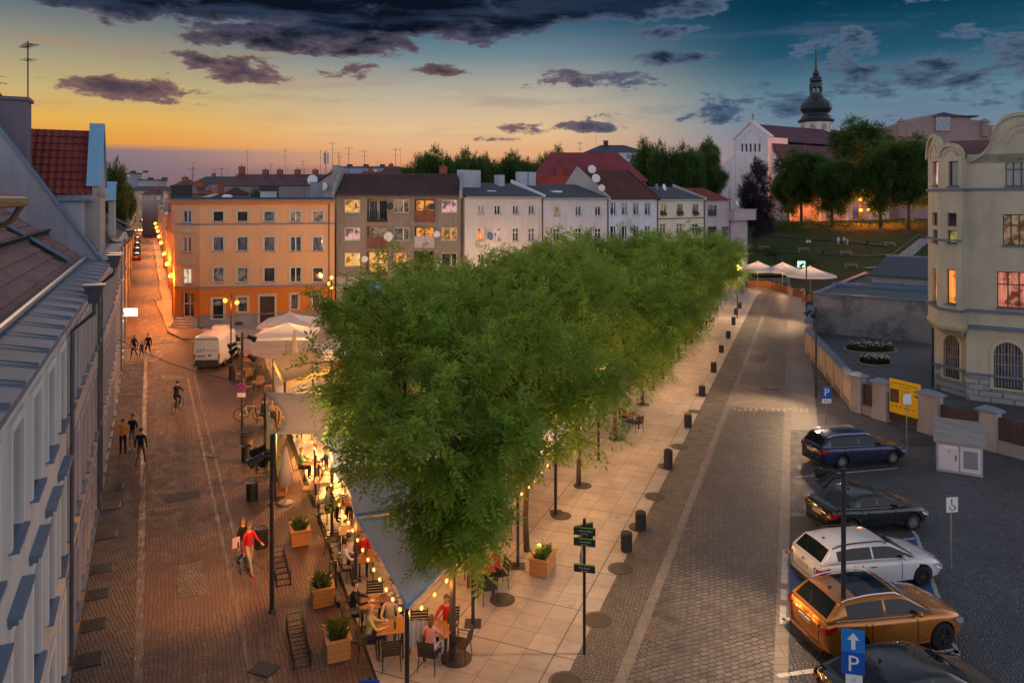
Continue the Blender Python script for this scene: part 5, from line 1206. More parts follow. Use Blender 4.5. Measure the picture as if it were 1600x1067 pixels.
chimney(rf, 5.3, 1.2, ze-.3, 1.1, .8, 3.0, plaster('red_vent', (.38, .07, .05)), 0); m = MB(); m.box(1.2, 8.5, -.8, 2.5, ze-2, ze+.8); m.build('dormer', plaster('red_vent', (.38, .07, .05)), rf); dish(rf, .2, -1.2, ze+.9, .6, .2)
for u in (10.5, 12.4): antenna(rf, u, 2, ze+1.2, 4.2, 5, .8)
r0, rf, L, ze, zr = hip_house(915, 1010, 196, 227, 238, 'white villa with a dark hipped roof seen above the crimson roof', (.55, .60, .66), ROOFDK, 14, rin=.3, wins=(5, 2)); chimney(rf, 6, 5, ze+1, 1.2, 1, 2.4, BLACK, 0); antenna(rf, 3.5, 6, ze+1, 5, 3, .8)
r0, rf, L, ze, zr = hip_house(350, 528, 118, 272.5, 290, 'long plum coloured roof with five chimneys behind the orange house', (.28, .24, .24), PLUM, 12, rin=0, hip=False)
for u in (.6, 4.6, 7.0, 10.0, 13.0, 16.2): chimney(rf, u, 6.2, zr-.6, .9, .7, 1.3+.5*(u < 1), BRICK, 1); antenna(rf, u+.9, 6.2, zr-.2, random.uniform(2, 4.5), rz=random.random()*3)
m = MB(); m.tube([(14.8, 6, zr-.3), (14.8, 6, zr+4)], .1, 6); [m.box(14.8+.35*math.cos(a)-.1, 14.8+.35*math.cos(a)+.1, 6+.35*math.sin(a)-.1, 6+.35*math.sin(a)+.1, zr+1.8, zr+3.6) for a in (0, 2.1, 4.2)]; m.build('mast', GREYM, rf)
# grey gabled fire wall by the orange roof
r0 = root('gabled_house', P(488, 0, 88)*Vector((1, 1, 0)) if False else Vector((PX(488, 88), 88, 0)), 0, 'rendered gable with two satellite dishes between the orange house and the grey block', 'house')
q = [(0, 0), (3.2, 0), (3.2, P(0, 268, 88).z), (2.6, P(0, 268, 88).z), (0, P(0, 292, 88).z)]
m = MB(); m.prism([(x, 0, z) for x, z in q], (0, 8, 0)); m.build('wall', plaster('gable_beige', (.42, .37, .34), .4), r0)
m = MB(); m.prism([(-.2, -.2, q[4][1]), (2.6, -.2, q[3][1]), (2.6, -.2, q[3][1]+.2), (-.2, -.2, q[4][1]+.2)], (0, 8.4, 0)); m.build('roof', TBR, r0)
dish(r0, .2, -.5, P(0, 282, 88).z, .62, 0); dish(r0, 1.4, -.5, P(0, 292, 88).z, .55, .1); antenna(r0, 2.4, 0, P(0, 268, 88).z, 3.6); antenna(r0, 2.9, 1, P(0, 268, 88).z, 2.4)
sk = [(262, 345, 104, 292, 303, 'purple roof with a brick end just left of the long plum roof', (.30, .16, .14), PLUM), (255, 300, 135, 284, 298, 'grey house with a rust roof behind the side street corner', (.30, .30, .33), TBR),
      (222, 262, 260, 296, 304, 'far small house with plum roof on the skyline left', (.34, .28, .28), PLUM), (300, 372, 210, 276, 288, 'far block with blue-grey roof behind the chimneys', (.36, .30, .34), ROOFDK), (400, 470, 260, 277, 285, 'far house with rust roof below the antennas', (.36, .28, .28), TBR), (590, 640, 170, 262, 276, 'far white gabled house beside the dark trees', (.50, .52, .56), TBR),
      (560, 600, 190, 268, 279, 'far cottage with an orange-red roof behind the brown ridge', (.42, .34, .30), RR), (470, 540, 300, 280, 290, 'distant long house with a plum roof under the blue apartment slab', (.35, .30, .33), PLUM)]
for i, (x0, x1, Y, yr, ye, lb2, wc, rm) in enumerate(sk):
    r0, rf, L, ze, zr = hip_house(x0, x1, Y, yr, ye, lb2, wc, rm, 11, rin=.12 if i % 2 else 0, hip=bool(i % 2), wins=(4, 1)); chimney(rf, L*.3, 5.5, zr-.6, 1, .8, 1.4, BRICK, 1); antenna(rf, L*.6, 5.5, zr-.2, 3+i % 3)
def slab_block(px0, px1, Y, yt, lab, c, nu, nv_, dep=14, roof=True):
    a, b = P(px0, yt, Y), P(px1, yt, Y); r0 = root('apartment_block', (a.x, Y, 0), 0, lab, 'apartment block'); L = b.x-a.x; fw = Facade(r0, L, a.z, 0)
    for i in range(nu):
        for j in range(nv_): fw.win(L/nu*(i+.5)-L/nu*.3, a.z-2.3-j*2.9, L/nu*.6, 1.5, 'single', sill=False, pane=LITY if random.random() < .05 else DGLASS, d=.3)
    fw.wall([plaster('w_'+lab[:12], c, .2, .1)], back=dep)
    m = MB(); m.box(-.5, L+.5, -.5, dep+.5, a.z, a.z+.6)
    for k in range(max(2, int(L/9))): m.box(4+k*9, 6.5+k*9, 4, 7, a.z+.6, a.z+2.0)
    m.build('roof', ROOFDK, r0)
slab_block(528, 622, 400, 262, 'long far bluish apartment slab on the skyline', (.28, .33, .45), 20, 4)
slab_block(216, 245, 470, 282, 'far beige apartment tower with a stepped top, above the lit street', (.45, .38, .36), 6, 4); slab_block(190, 206, 520, 271, 'far grey apartment tower left of the stepped one', (.33, .32, .38), 4, 5); slab_block(280, 300, 560, 285, 'distant reddish tower far beyond the street', (.40, .24, .24), 4, 3)
m = MB(); pts = [(-560, 1100)]+[(-560+i*40, 1100) for i in range(1, 40)]
vs = []; fs = []
for i in range(60):
    x = -1100+i*50; hgt = 16+9*math.sin(i*.37)+6*math.sin(i*.9+1); vs += [(x, 1180, 0), (x, 1200, max(4, hgt)), (x, 1400, max(4, hgt)*.9)]
for i in range(59): fs += [(3*i, 3*i+3, 3*i+4, 3*i+1), (3*i+1, 3*i+4, 3*i+5, 3*i+2)]
m.add(vs, fs).build('hills', plain('hill_haze', (.10, .09, .12), 1, 0, .2, .01), kind='structure')
# brown building above the right hand house
a = P(1405, 215, 230); r0 = root('town_house', (a.x, 230, 0), .0, 'brown flat-topped house with round turrets beyond the cream house', 'house')
BRB = plaster('brown_wall', (.30, .24, .24), .3, .2); r0.scale = (1.53, 1.53, 1); z_ = lambda y: P(0, y, 230).z
m = MB(); m.prism([(0, 0, 3), (24, 0, 3), (24, 0, z_(197)), (17.5, 0, z_(196)), (17, 0, z_(189)), (15, 0, z_(188)), (13, 0, z_(180)), (8, 0, z_(177)), (2, 0, z_(193)), (0, 0, z_(195))], (0, 12, 0)); m.build('wall', BRB, r0)
for x in (.3, 17.3): m = MB(); m.lathe([(.7, z_(214)), (.7, z_(192)), (.85, z_(191)), (.5, z_(188)), (.1, z_(185))], 10, (x, -.2, 0)); m.build('turret', BRB, r0)
m = MB(); m.box(7.3, 10.3, -.3, 0, z_(205), z_(182)); m.build('window', DGLASS, r0); m = MB(); m.prism([(6.6, -.5, z_(183)), (8.8, -.5, z_(176)), (12, -.5, z_(181)), (16, -.5, z_(181)), (16, -.5, z_(183))], (0, 8, 0)); m.build('roof', ROOFDK, r0)
for x in (19, 20.6, 22.2): m = MB(); m.box(x, x+.7, -.1, .05, z_(205), z_(199)); m.build('window', LITD, r0)

# --- trees
BARK = plain('bark', (.10, .07, .05), .9, 0, .35, 8, .2, 0, .6)
LEAF = leafmat('locust_leaf', (.12, .21, .022), (.32, .46, .06)); LEAFD = leafmat('dark_leaf', (.04, .09, .02), (.095, .165, .04)); LEAFP = leafmat('purple_leaf', (.03, .022, .04), (.06, .04, .06))
def leaves_mesh(name, pts, out, nl, size, mat, rng, droop=.45, lw=.36):
    """pts: sprig bases, out: outward directions; each sprig is a small drooping compound leaf of nl leaflets"""
    N = len(pts); d = out+rng.normal(0, .45, (N, 3)); d[:, 2] -= droop*rng.random(N); d /= np.linalg.norm(d, axis=1)[:, None]
    up = np.array([0, 0, 1.0])+rng.normal(0, .25, (N, 3)); s = np.cross(d, up); s /= np.linalg.norm(s, axis=1)[:, None]+1e-6; n = np.cross(s, d)
    L = size*(.7+.6*rng.random(N)); V = []; t = np.linspace(.15, 1.0, nl)
    for k in range(nl):
        side = (1 if k % 2 else -1) if k < nl-1 else 0
        b = pts+d*(L*t[k])[:, None]; b[:, 2] -= (L*.25*t[k]**2)
        ld = d*(.55 if side else 1)+s*side*.85+n*rng.normal(0, .18, N)[:, None]; ld /= np.linalg.norm(ld, axis=1)[:, None]
        ll = (L*.48)[:, None]; wv = np.cross(ld, n); wv /= np.linalg.norm(wv, axis=1)[:, None]+1e-6; ww = ll*lw
        V.append(np.stack([b, b+ld*ll*.5+wv*ww*.5, b+ld*ll-n*ll*.12, b+ld*ll*.5-wv*ww*.5], axis=1))
    V = np.concatenate(V).reshape(-1, 3); nf = len(V)//4
    me = bpy.data.meshes.new(name); me.vertices.add(len(V)); me.vertices.foreach_set('co', V.astype(np.float32).ravel())
    me.loops.add(nf*4); me.loops.foreach_set('vertex_index', np.arange(nf*4, dtype=np.int32)); me.polygons.add(nf)
    me.polygons.foreach_set('loop_start', np.arange(0, nf*4, 4, dtype=np.int32)); me.materials.append(mat); me.update(calc_edges=True); return me
def make_tree(name, seed, R_=3.1, zb=2.6, zt=8.7, ncl=46, nsp=2600, nl=7, size=.36, mat=None, trunk_r=.11, label='', cat='tree', clr=.80, stem=2.2, flat=.6, lowk=.95):
    rng = np.random.default_rng(seed); rt = root(name, (0, 0, 0), 0, label, cat)
    zc = (zb+zt)/2; hh = (zt-zb)/2; C = []
    tries = 0
    while len(C) < ncl and tries < 6000:
        tries += 1; v = rng.normal(0, 1, 3); v /= np.linalg.norm(v); r = rng.uniform(.2, .95)**.55*(.82+.30*rng.random()); z = v[2]*r
        k = 1.0 if z > -.2 else lowk
        p = np.array([v[0]*r*R_*k, v[1]*r*R_*k, zc+z*hh])
        if all(np.linalg.norm(p-q) > clr*.72 for q in C): C.append(p)
    C = np.array(C); m = MB(); base = Vector((0, 0, stem))
    r2 = random.Random(seed)
    m.tube([(0, 0, -.05), (r2.uniform(-.04, .04), r2.uniform(-.04, .04), stem*.5), (0, 0, stem), (r2.uniform(-.15, .15), r2.uniform(-.15, .15), stem+(zt-stem)*.45), (r2.uniform(-.2, .2), 0, zt-.7)], [trunk_r*1.25, trunk_r, trunk_r*.9, trunk_r*.5, .015], 8)
    for p in C:
        p = Vector(p); h0 = min(max(stem*.9, p.z-1.1-.45*Vector((p.x, p.y)).length), zt-1.2); a = Vector((0, 0, h0)); mid = a.lerp(p, .5)+Vector((r2.uniform(-.15, .15), r2.uniform(-.15, .15), .12+.1*(p.z-h0)))
        m.tube([a, mid, p], [trunk_r*.34, trunk_r*.2, .012], 5, caps=False)
        for _ in range(3):
            e = p+Vector((r2.gauss(0, .4), r2.gauss(0, .4), r2.gauss(.05, .25))); m.tube([mid.lerp(p, .6), e], [.014, .005], 3, caps=False)
    m2 = m
    # sprigs: clumps, flattened, with loose outliers
    w_ = rng.uniform(.6, 1.4, len(C)); idx = rng.choice(len(C), nsp, p=w_/w_.sum()); rad = clr*rng.uniform(.55, 1.15, len(C))
    o = rng.normal(0, 1, (nsp, 3)); o /= np.linalg.norm(o, axis=1)[:, None]; rr_ = rng.random(nsp)**.5
    P_ = C[idx]+o*(rr_*rad[idx])[:, None]*np.array([1, 1, flat]); P_[:, 2] = np.maximum(P_[:, 2], zb-.5)
    sh = []
    for c_ in C:
        for _ in range(3 if size < .6 else 0):
            dr = np.array([c_[0], c_[1], 0])/R_*.8+rng.normal(0, .45, 3)+np.array([0, 0, .55 if c_[2] > zc else -.35]); dr /= np.linalg.norm(dr); ln_ = clr*rng.uniform(1.1, 1.9)
            for q in np.linspace(.35, 1, 7): sh.append(c_+dr*ln_*q+rng.normal(0, .06, 3)*clr)
            m2.tube([Vector(c_), Vector(c_+dr*ln_)], [.012*size/.4, .004], 3, caps=False)
    if sh: P_ = np.concatenate([P_, np.array(sh)]); o = np.concatenate([o, rng.normal(0, .6, (len(sh), 3))])
    P_[:, 2] = np.maximum(P_[:, 2], zb-.7)
    cen = np.array([0, 0, zc-.3*hh]); outw = P_-cen; outw /= np.linalg.norm(outw, axis=1)[:, None]+1e-6; outw = outw*.6+o*.5; outw[:, 2] *= .6
    m.build('trunk', BARK, rt, smooth=True); me = leaves_mesh('crown', P_, outw, nl, size, mat or LEAF, rng); link('crown', me, rt); return rt
GT = 'honey locust trees of the plaza'
T = []
front = make_tree('locust_tree', 11, 3.05, 2.7, 8.5, 54, 2400, 9, .39, LEAF, .085, 'nearest plaza tree, its trunk in a round grate beside the grey awning tip', clr=.62, lowk=.48)
front.location = (-1.62, 20.1, 0); front['group'] = GT
tA = make_tree('locust_tree', 22, 3.4, 3.0, 8.7, 46, 2000, 7, .45, LEAF, .09, 'x'); tB = make_tree('locust_tree', 33, 3.5, 3.1, 9.0, 50, 2100, 7, .45, LEAF, .09, 'x'); tC = make_tree('locust_tree', 44, 3.3, 2.9, 8.4, 44, 1950, 7, .45, LEAF, .09, 'x')
protos = [tA, tB, tC]; used = {}
rows_ = {'right': [(-9.9+.398*Y, Y) for Y in (26.2, 32.2, 38.4, 44.9, 51.3, 57.8, 64.2, 70.6, 77, 83.5)], 'middle': [(-15.6+.398*Y, Y) for Y in (28.6, 35, 41.5, 48, 54.5, 61, 67.5, 74, 80.5)], 'left': [(-21.0+.398*Y, Y) for Y in (37, 43.5, 50, 56.5, 63, 69.5)]}
rng0 = random.Random(5); i = 0
for rn_, lst in rows_.items():
    for k, (X, Y) in enumerate(lst):
        p = protos[i % 3]; lab = {'right': 'plaza tree in the row along the right street, ', 'middle': 'plaza tree in the middle row, ', 'left': 'plaza tree in the left row towards the grey block, '}[rn_]+ORD[k+(1 if rn_ == 'right' else 0)]+' from the camera'
        if p.name not in used: used[p.name] = 1; o = p; o.location = (X, Y, 0); o['label'] = lab; o['group'] = GT
        else: o = copy_tree(p, (X, Y, 0), None, lab, GT)
        o.rotation_euler = (0, 0, rng0.uniform(0, 6.28)); s_ = rng0.uniform(.98, 1.08) if not (rn_ == 'left' and k == 0) else .86
        o.scale = (s_, s_, s_*rng0.uniform(.97, 1.04)); i += 1
# park and background trees
bt = make_tree('park_tree', 55, 6.5, 5.0, 17, 80, 8500, 5, 1.05, LEAFD, .35, 'x', clr=1.7, stem=5.5, lowk=.75, flat=.7)
bt2 = make_tree('park_tree', 66, 7.5, 3.6, 16, 90, 9000, 5, 1.1, LEAFD, .38, 'x', clr=1.8, stem=5.2, lowk=.7, flat=.75)
pt = make_tree('purple_tree', 77, 5.2, 1.6, 17.5, 60, 6500, 5, .9, LEAFP, .28, 'dark purple-leaved tree in front of the church', clr=1.5, stem=2.2, flat=.7)
# (px, py_top, Y, half width px, proto, label)
def bg(px_, ytop, Y, hw, proto, lab, z0=None, grp='trees of the church hill'):
    X = PX(px_, Y); zt = H-(ytop-HY)/F*Y
    if z0 is None: z0 = hz(X, Y) if X > 40 else 0
    R0, Z0 = {bt.name: (7.6, 17.6), bt2.name: (8.7, 16.8), pt.name: (5.9, 18.2)}[proto.name]
    o = proto if proto.name not in used else copy_tree(proto)
    used[proto.name] = 1; o.location = (X, Y, z0); o['label'] = lab; o['group'] = grp; s_ = hw*(1.15 if px_ > 1200 else 1)/F*Y/R0; o.scale = (s_, s_, (zt-z0)/Z0); o.rotation_euler = (0, 0, random.uniform(0, 6.28))
bg(1184, 248, 146, 30, pt, 'dark purple-leaved tree in front of the church'); bt_l = [
 (1252, 232, 176, 40, 'pale green broad tree left of the church nave window', 0), (1300, 236, 172, 44, 'dark round tree before the orange-lit arch', 1), (1343, 184, 186, 44, 'tallest park tree, its top above the church roof', 0), (1376, 214, 170, 42, 'park tree with its trunk lit orange from below', 1),
 (1420, 212, 168, 44, 'dark park tree beside the cream house bay', 0), (1232, 262, 186, 26, 'small pale tree close to the church wall', 1), (1452, 235, 176, 36, 'park tree half hidden by the cream house', 0)]
for px_, yt, Y, hw, lb2, q in bt_l: bg(px_, yt, Y, hw, (bt, bt2)[q], lb2)
bl_ = [(648, 242, 165, 34, 1), (672, 232, 158, 36, 0), (706, 226, 162, 36, 1), (735, 236, 150, 40, 0), (765, 230, 156, 36, 1), (800, 238, 160, 36, 0), (838, 229, 172, 34, 1), (868, 231, 190, 28, 0)]
for k, (px_, yt, Y, hw, q) in enumerate(bl_): bg(px_, yt, Y, hw, (bt, bt2)[q], 'dark tree on the skyline behind the grey block, '+ORD[k]+' from the left', grp='trees behind the house row')
br_ = [(1010, 218, 168, 32, 0), (1040, 211, 162, 36, 1), (1074, 226, 160, 30, 0), (1102, 222, 172, 32, 1), (1106, 216, 178, 22, 0), (980, 262, 150, 18, 1)]
for k, (px_, yt, Y, hw, q) in enumerate(br_): bg(px_, yt, Y, hw, (bt, bt2)[q], 'tree between the white villa and the church, '+ORD[k]+(' from the left' if k < 5 else ' and smallest'), grp='trees between villa and church')
bg(178, 236, 88, 26, bt2, 'tall dark tree rising over the left roofs', 4); bg(196, 284, 120, 16, bt, 'smaller dark tree by the end of the left roofs', 4)
bg(404, 276, 100, 18, bt2, 'bushy treetop behind the roof of the orange house', 0)
# hedge on the hill top and bushes
def blob_bush(name, loc, rx, ry, hh, n, mat, lab, cat='bush', size=.35, group=None, rz=0, seed=1):
    rng = np.random.default_rng(seed); v = rng.normal(0, 1, (n, 3)); v /= np.linalg.norm(v, axis=1)[:, None]; r = rng.random(n)**.35
    p = v*r[:, None]*np.array([rx, ry, hh/2]); p[:, 2] += hh/2; p[:, 2] = np.maximum(p[:, 2], .05)
    if rx > 4: p[:, 0] = rng.uniform(-rx, rx, n); p[:, 1] = rng.uniform(-ry, ry, n); p[:, 2] = rng.random(n)**.6*hh*(.85+.2*np.sin(p[:, 0]*.9))
    me = leaves_mesh('foliage', p, v, 5, size, mat, rng); r0 = root(name, loc, rz, lab, cat, group); link('foliage', me, r0)
    m = MB(); m.tube([(0, 0, -.1), (0, 0, hh*.5)], [.05, .02], 5); [m.tube([(0, 0, .05), (rx*.4*math.cos(a), ry*.4*math.sin(a), hh*.6)], [.03, .01], 4) for a in (0, 1.3, 2.5, 3.9, 5.2)]; m.build('stem', BARK, r0); return r0
a = onhill(1215, 362); b = onhill(1450, 356)
blob_bush('hedge', ((a.x+b.x)/2, (a.y+b.y)/2, 6.2), (b.x-a.x)/2+4, 1.6, 1.9, 3200, LEAFD, 'long clipped hedge along the top of the grassy slope', 'hedge', .5, rz=math.atan2(b.y-a.y, b.x-a.x))
for k, (px_, py_, w_, h_) in enumerate(((1240, 352, 3, 2.4), (1268, 349, 3, 3), (1190, 350, 3.4, 3), (1200, 356, 3.0, 2.4), (1212, 399, 1.6, 1.9), (1258, 410, 2.2, 1.5), (1222, 357, 3.6, 3.2))):
    q = onhill(px_, py_); blob_bush('bush', q, w_, w_*.7, h_, 420, LEAFD, ['rounded bush', 'tall bush', 'dark bush', 'low bush', 'small bush', 'spreading bush', 'broad bush'][k]+' on the slope '+['under the church wall left of the lit arch', 'right of the rounded bush near the arch', 'at the foot of the purple tree', 'just below the purple tree', 'beside the bench nearest the lilac house', 'behind the pale terrace umbrellas', 'between the purple tree and the hedge'][k], seed=k+3, size=.45)

# ------------------------------------------------------------------ round grates, covers and drains
CI = setts('cast_iron', (.05, .045, .04), (.085, .075, .065), (.015, .014, .013), .06, .06, .4, .5, 0, .0, .012, .2)
def disc(name, px_, py_, r, lab, cat, grp, mat=CI, ring=True, z=.0):
    q = G(px_, py_); m = MB(); m.lathe([(r, .010), (r, .022), (r*.93, .026), (.01, .026)], 28, close=False)
    if ring and name != 'tree_grate': m.lathe([(r+.07, .0105), (r+.07, .016), (r+.005, .016)], 28, close=False, mi=1)
    return m.build(name, [mat, plain('cover_rim', (.14, .125, .11), .8)], None, loc=q, label=lab, cat=cat, group=grp)
GG = 'round cast iron grates of the plaza'
for k, (px_, py_, r) in enumerate(((713, 1029, .42), (785, 937, .40), (877, 806, .40), (910, 759, .40), (985, 658, .40), (963, 686, .40), (1004, 632, .40), (565, 991, .42), (501, 799, .40), (600, 870, .38))):
    disc('tree_grate', px_, py_, r, ['round iron grate around the nearest tree trunk', 'round iron grate right of the table group near the nearest tree', 'round iron grate above the lit planter', 'grassy round grate of the tree left of the bins', 'round iron grate between the second and third visible trunks', 'grate around the leaning trunk in the right tree row', 'grate around the far visible trunk of the right row', 'round iron grate beside the nearest wooden planter', 'round iron grate between the terrace chairs and the second post', 'round iron grate behind the black armchairs'][k], 'tree grate', GG)
for k, (px_, py_) in enumerate(((971, 889), (935, 969), (1024, 776), (1062, 698), (1043, 729), (1001, 824), (885, 1066), (1097, 617), (1085, 643))):
    disc('ground_cover', px_, py_, .40 if k != 8 else .3, ['round cover on the plaza edge below the pair of bins', 'round cover beside the foot of the direction sign', 'round cover between the tall bin and the pair of bins', 'round cover on the plaza edge above the tall bin', 'round cover under the tall bin', 'round cover under the upper of the pair of bins', 'round cover cut by the bottom edge of the picture', 'round cover by the seventh bin', 'small round cover in the street beside the plaza edge'][k], 'ground cover', 'round covers on the plaza edge')
for k, (px_, py_) in enumerate(((1211, 609), (1196, 608))):
    q = G(px_, py_); MB().box(-.3, .3, -.22, .22, .012, .02).build('drain_cover', plain('rust_iron', (.16, .06, .04), .7) if k == 0 else CI, loc=q, rz=-.37, label=['rusty square drain cover in the right street', 'dark drain cover left of the rusty one'][k], cat='drain cover')
q = G(413, 1045); m = MB(); m.box(-.34, .34, -.26, .26, .011, .016)
for k in range(7): m.box(-.34+.097*k, -.29+.097*k, -.26, .26, .016, .028)
m.build('drain_grate', [BLACK], loc=q, rz=-.35, label='slotted iron drain grate in the channel near the bike racks', cat='drain cover')
q = G(333, 712); m = MB(); m.box(-.34, .34, -.2, .2, .011, .016); [m.box(-.34+.097*k, -.29+.097*k, -.2, .2, .016, .028) for k in range(7)]
m.build('drain_grate', [BLACK], loc=q, rz=-.35, label='slotted iron drain grate in the middle of the left street', cat='drain cover')
disc('ground_cover', 262, 535, .5, 'pale round cover by the mouth of the side street', 'ground cover', None, STONE)
for k, (px_, py_) in enumerate(((179, 762), (174, 791), (167, 836), (158, 888), (150, 928), (142, 976), (133, 1031))):
    q = G(px_, py_); m = MB(); m.box(-.34, .34, -.36, .36, .008, .02); [m.box(-.3, .3, -.32+.1*i, -.28+.1*i, .02, .032) for i in range(7)]
    q.x = max(q.x, LW(q.y)+.42)
    m.build('cellar_grate', [DARKM], loc=q, rz=.45, label=['dark cellar grate at the foot of the left houses, farthest of seven', 'second farthest dark cellar grate of the left pavement', 'third farthest dark cellar grate of the left pavement', 'middle dark cellar grate of the left pavement', 'third nearest dark cellar grate of the left pavement', 'second nearest dark cellar grate of the left pavement', 'nearest dark cellar grate of the left pavement'][k], cat='cellar grate', group='cellar grates along the left houses')

# ------------------------------------------------------------------ bins along the plaza edge
def bin_proto():
    r0 = root('litter_bin', (0, 0, 0), 0, 'x', 'litter bin'); m = MB(); m.lathe([(.17, 0), (.19, .03), (.19, .6), (.205, .61), (.205, .66), (.17, .67), (.15, .60), (.14, .45), (.01, .44)], 20, close=False)
    for k in range(20): a = k*PI/10; m.box(-.008, .008, -.203, -.188, .05, .58, mat=Matrix.Rotation(a, 4, 'Z'))
    m.build('body', DARKM, r0); MB().lathe([(.16, .59), (.16, .645), (.12, .655), (.01, .655)], 16, close=False).build('lid', BLACK, r0)
    MB().lathe([(.185, .0), (.185, .02)], 16).build('base', GREYM, r0); return r0
bp_ = bin_proto(); bins = [(979, 861, 1), (1001, 827, 1), (1044, 733, 1.35), (1075, 668, 1.15), (1097, 619, 1), (1115, 582, 1.1), (1127, 551, .95), (1138, 529, 1), (1146, 508, 1.2), (1150, 492, 1), (1156, 482, 1)]
for k, (px_, py_, s_) in enumerate(bins):
    o = bp_ if k == 0 else copy_tree(bp_); o.location = G(px_, py_); o['label'] = ['dark bin with a plain top, nearest of the row on the plaza edge', 'dark bin just behind the nearest one, on a round cover', 'tallest dark bin, alone on a round cover', 'dark bin with a yellowish liner showing at the rim', 'fifth dark bin from the near end, by a round cover', 'sixth dark bin from the near end', 'seventh dark bin, with a bright yellow liner on top', 'eighth dark bin from the near end', 'ninth dark bin, taller than its neighbours', 'tenth dark bin from the near end', 'farthest dark bin by the parked bicycles'][k]; o['group'] = 'dark litter bins along the plaza edge'; o.scale = (1, 1, s_)
    if k in (3, 6): MB().lathe([(.20, .655), (.215, .68), (.19, .70), (.15, .66)], 14, close=False).build('liner', plain('liner_yellow', (.45, .36, .02), .5), o)
for k, (px_, py_, s_, lb2) in enumerate(((394, 782, 1.15, 'dark round bin in the left street by the long barrow of grey racks'), (408, 856, 1.1, 'dark round bin behind the person in red'), (363, 592, 1.5, 'dark square-looking bin by the double spotlight mast'), (385, 722, 1.2, 'dark drum standing below the wooden barrel'))):
    copy_tree(bp_, G(px_, py_), 0, lb2, 'dark bins in the left street').scale = (1.15, 1.15, s_)

# ------------------------------------------------------------------ planters
def planter(px_, py_, rz, lab, L=.95, Wd=.62, h=.55, glow=False, z=0):
    r0 = root('planter', G(px_, py_), rz, lab, 'planter', 'wooden planters of the terraces'); m = MB()
    for k in range(4): zz = .04+k*h/4.2; a = L/2; b = Wd/2; m.box(-a, a, -b, -b+.03, zz, zz+h/4.2-.012); m.box(-a, a, b-.03, b, zz, zz+h/4.2-.012); m.box(-a, -a+.03, -b+.031, b-.031, zz, zz+h/4.2-.012); m.box(a-.03, a, -b+.031, b-.031, zz, zz+h/4.2-.012)
    m.box(-L/2-.04, L/2+.04, -Wd/2-.04, -Wd/2+.09, h, h+.035); m.box(-L/2-.04, L/2+.04, Wd/2-.09, Wd/2+.04, h, h+.035); m.box(-L/2-.04, -L/2+.09, -Wd/2+.091, Wd/2-.091, h, h+.035); m.box(L/2-.09, L/2+.04, -Wd/2+.091, Wd/2-.091, h, h+.035)
    m.build('box', PINE, r0); MB().box(-L/2+.04, L/2-.04, -Wd/2+.04, Wd/2-.04, .35, h-.05).build('soil', plain('soil', (.04, .03, .02), .95), r0)
    m = MB()
    for k in range(160):
        x = random.uniform(-L/2+.12, L/2-.12); y = random.uniform(-Wd/2+.12, Wd/2-.12); a = random.random()*6.28; t = random.uniform(.03, .16); hh = random.uniform(.15, .42); dx, dy = .012*math.cos(a), .012*math.sin(a)
        m.add([(x-dx, y-dy, h-.05), (x+dx, y+dy, h-.05), (x+dx+t*math.sin(a), y+dy-t*math.cos(a), h+hh*.7), (x+t*1.8*math.sin(a), y-t*1.8*math.cos(a), h+hh*.8)], [(0, 1, 2, 3)])
    m.build('plants', leafmat('planter_leaf', (.05, .09, .02), (.11, .15, .045)), r0, kind='stuff')
    return r0
for q in ((468, 846, 1.95, 'wooden planter between the tall grey mast and the first armchairs'), (503, 938, 1.95, 'wooden planter with a black scooter wheel leaning on it'), (526, 1020, 1.95, 'nearest wooden planter, beside the nearest bike rack'), (437, 770, 1.8, 'wooden planter at the foot of the white sail awning'), (848, 892, 1.2, 'wooden planter with a glowing lamp, right of the trees')): planter(*q)

# ------------------------------------------------------------------ lamp posts
def mast(px_, py_, h, lab, heads=(), lantern=None, r=.06, group='slim dark lamp masts'):
    q = G(px_, py_); r0 = root('lamp_mast', q, 0, lab, 'street lamp', group); m = MB(); m.tube([(0, 0, 0), (0, 0, h)], [r*1.15, r], 10); m.lathe([(r*2, 0), (r*2, .03), (r*1.3, .1)], 12); m.build('pole', DARKM if not lantern else BLACK, r0)
    for (z, a, tilt) in heads:      # spotlight heads on short arms
        m = MB(); c, s_ = math.cos(a), math.sin(a); e = Vector((c*.42, s_*.42, z-.02)); m.tube([(0, 0, z), e], .025, 6); hd = m.build('arm', BLACK, r0)
        m = MB(); d = Vector((c*math.cos(tilt), s_*math.cos(tilt), -math.sin(tilt))); m.tube([e-d*.16, e+d*.14, e+d*.15, e+d*.30], [.10, .11, .15, .16], 12); m.build('spotlight', BLACK, hd)
    if lantern:
        for (dx, dy, dz) in lantern:
            m = MB(); m.tube([(0, 0, h-.1), (dx, dy, h+dz-.1)], .02, 6) if (dx or dy) else m.tube([(0, 0, h-.1), (0, 0, h+dz)], .03, 6); a_ = m.build('arm', BLACK, r0)
            g = MB(); g.ball((dx, dy, h+dz+.1), .17, 12, 8); g.build('globe', BULBS if lantern_c == 0 else BULBW, a_, smooth=True)
    return r0, q
lantern_c = 0
OC = (1, .23, .022); WC = (1, .66, .36)
mast(425, 956, 5.4, 'tallest-looking dark mast with spotlights, in front of the white sail awning', ((4.9, PI*.9, .5), (4.6, PI*.75, .9), (4.75, PI*1.2, .4)))
mast(378.5, 682, 5.5, 'dark mast with three spotlights and a no-stopping sign near the white bicycle', ((5.2, .6, .5), (4.6, PI*.95, .7), (4.2, .3, .6), (4.9, PI*1.1, .4)))
mast(1318, 1020, 5.1, 'dark mast with a spotlight head standing between the parked cars', ((4.85, PI*1.02, .6), (4.9, PI*.8, .2)))
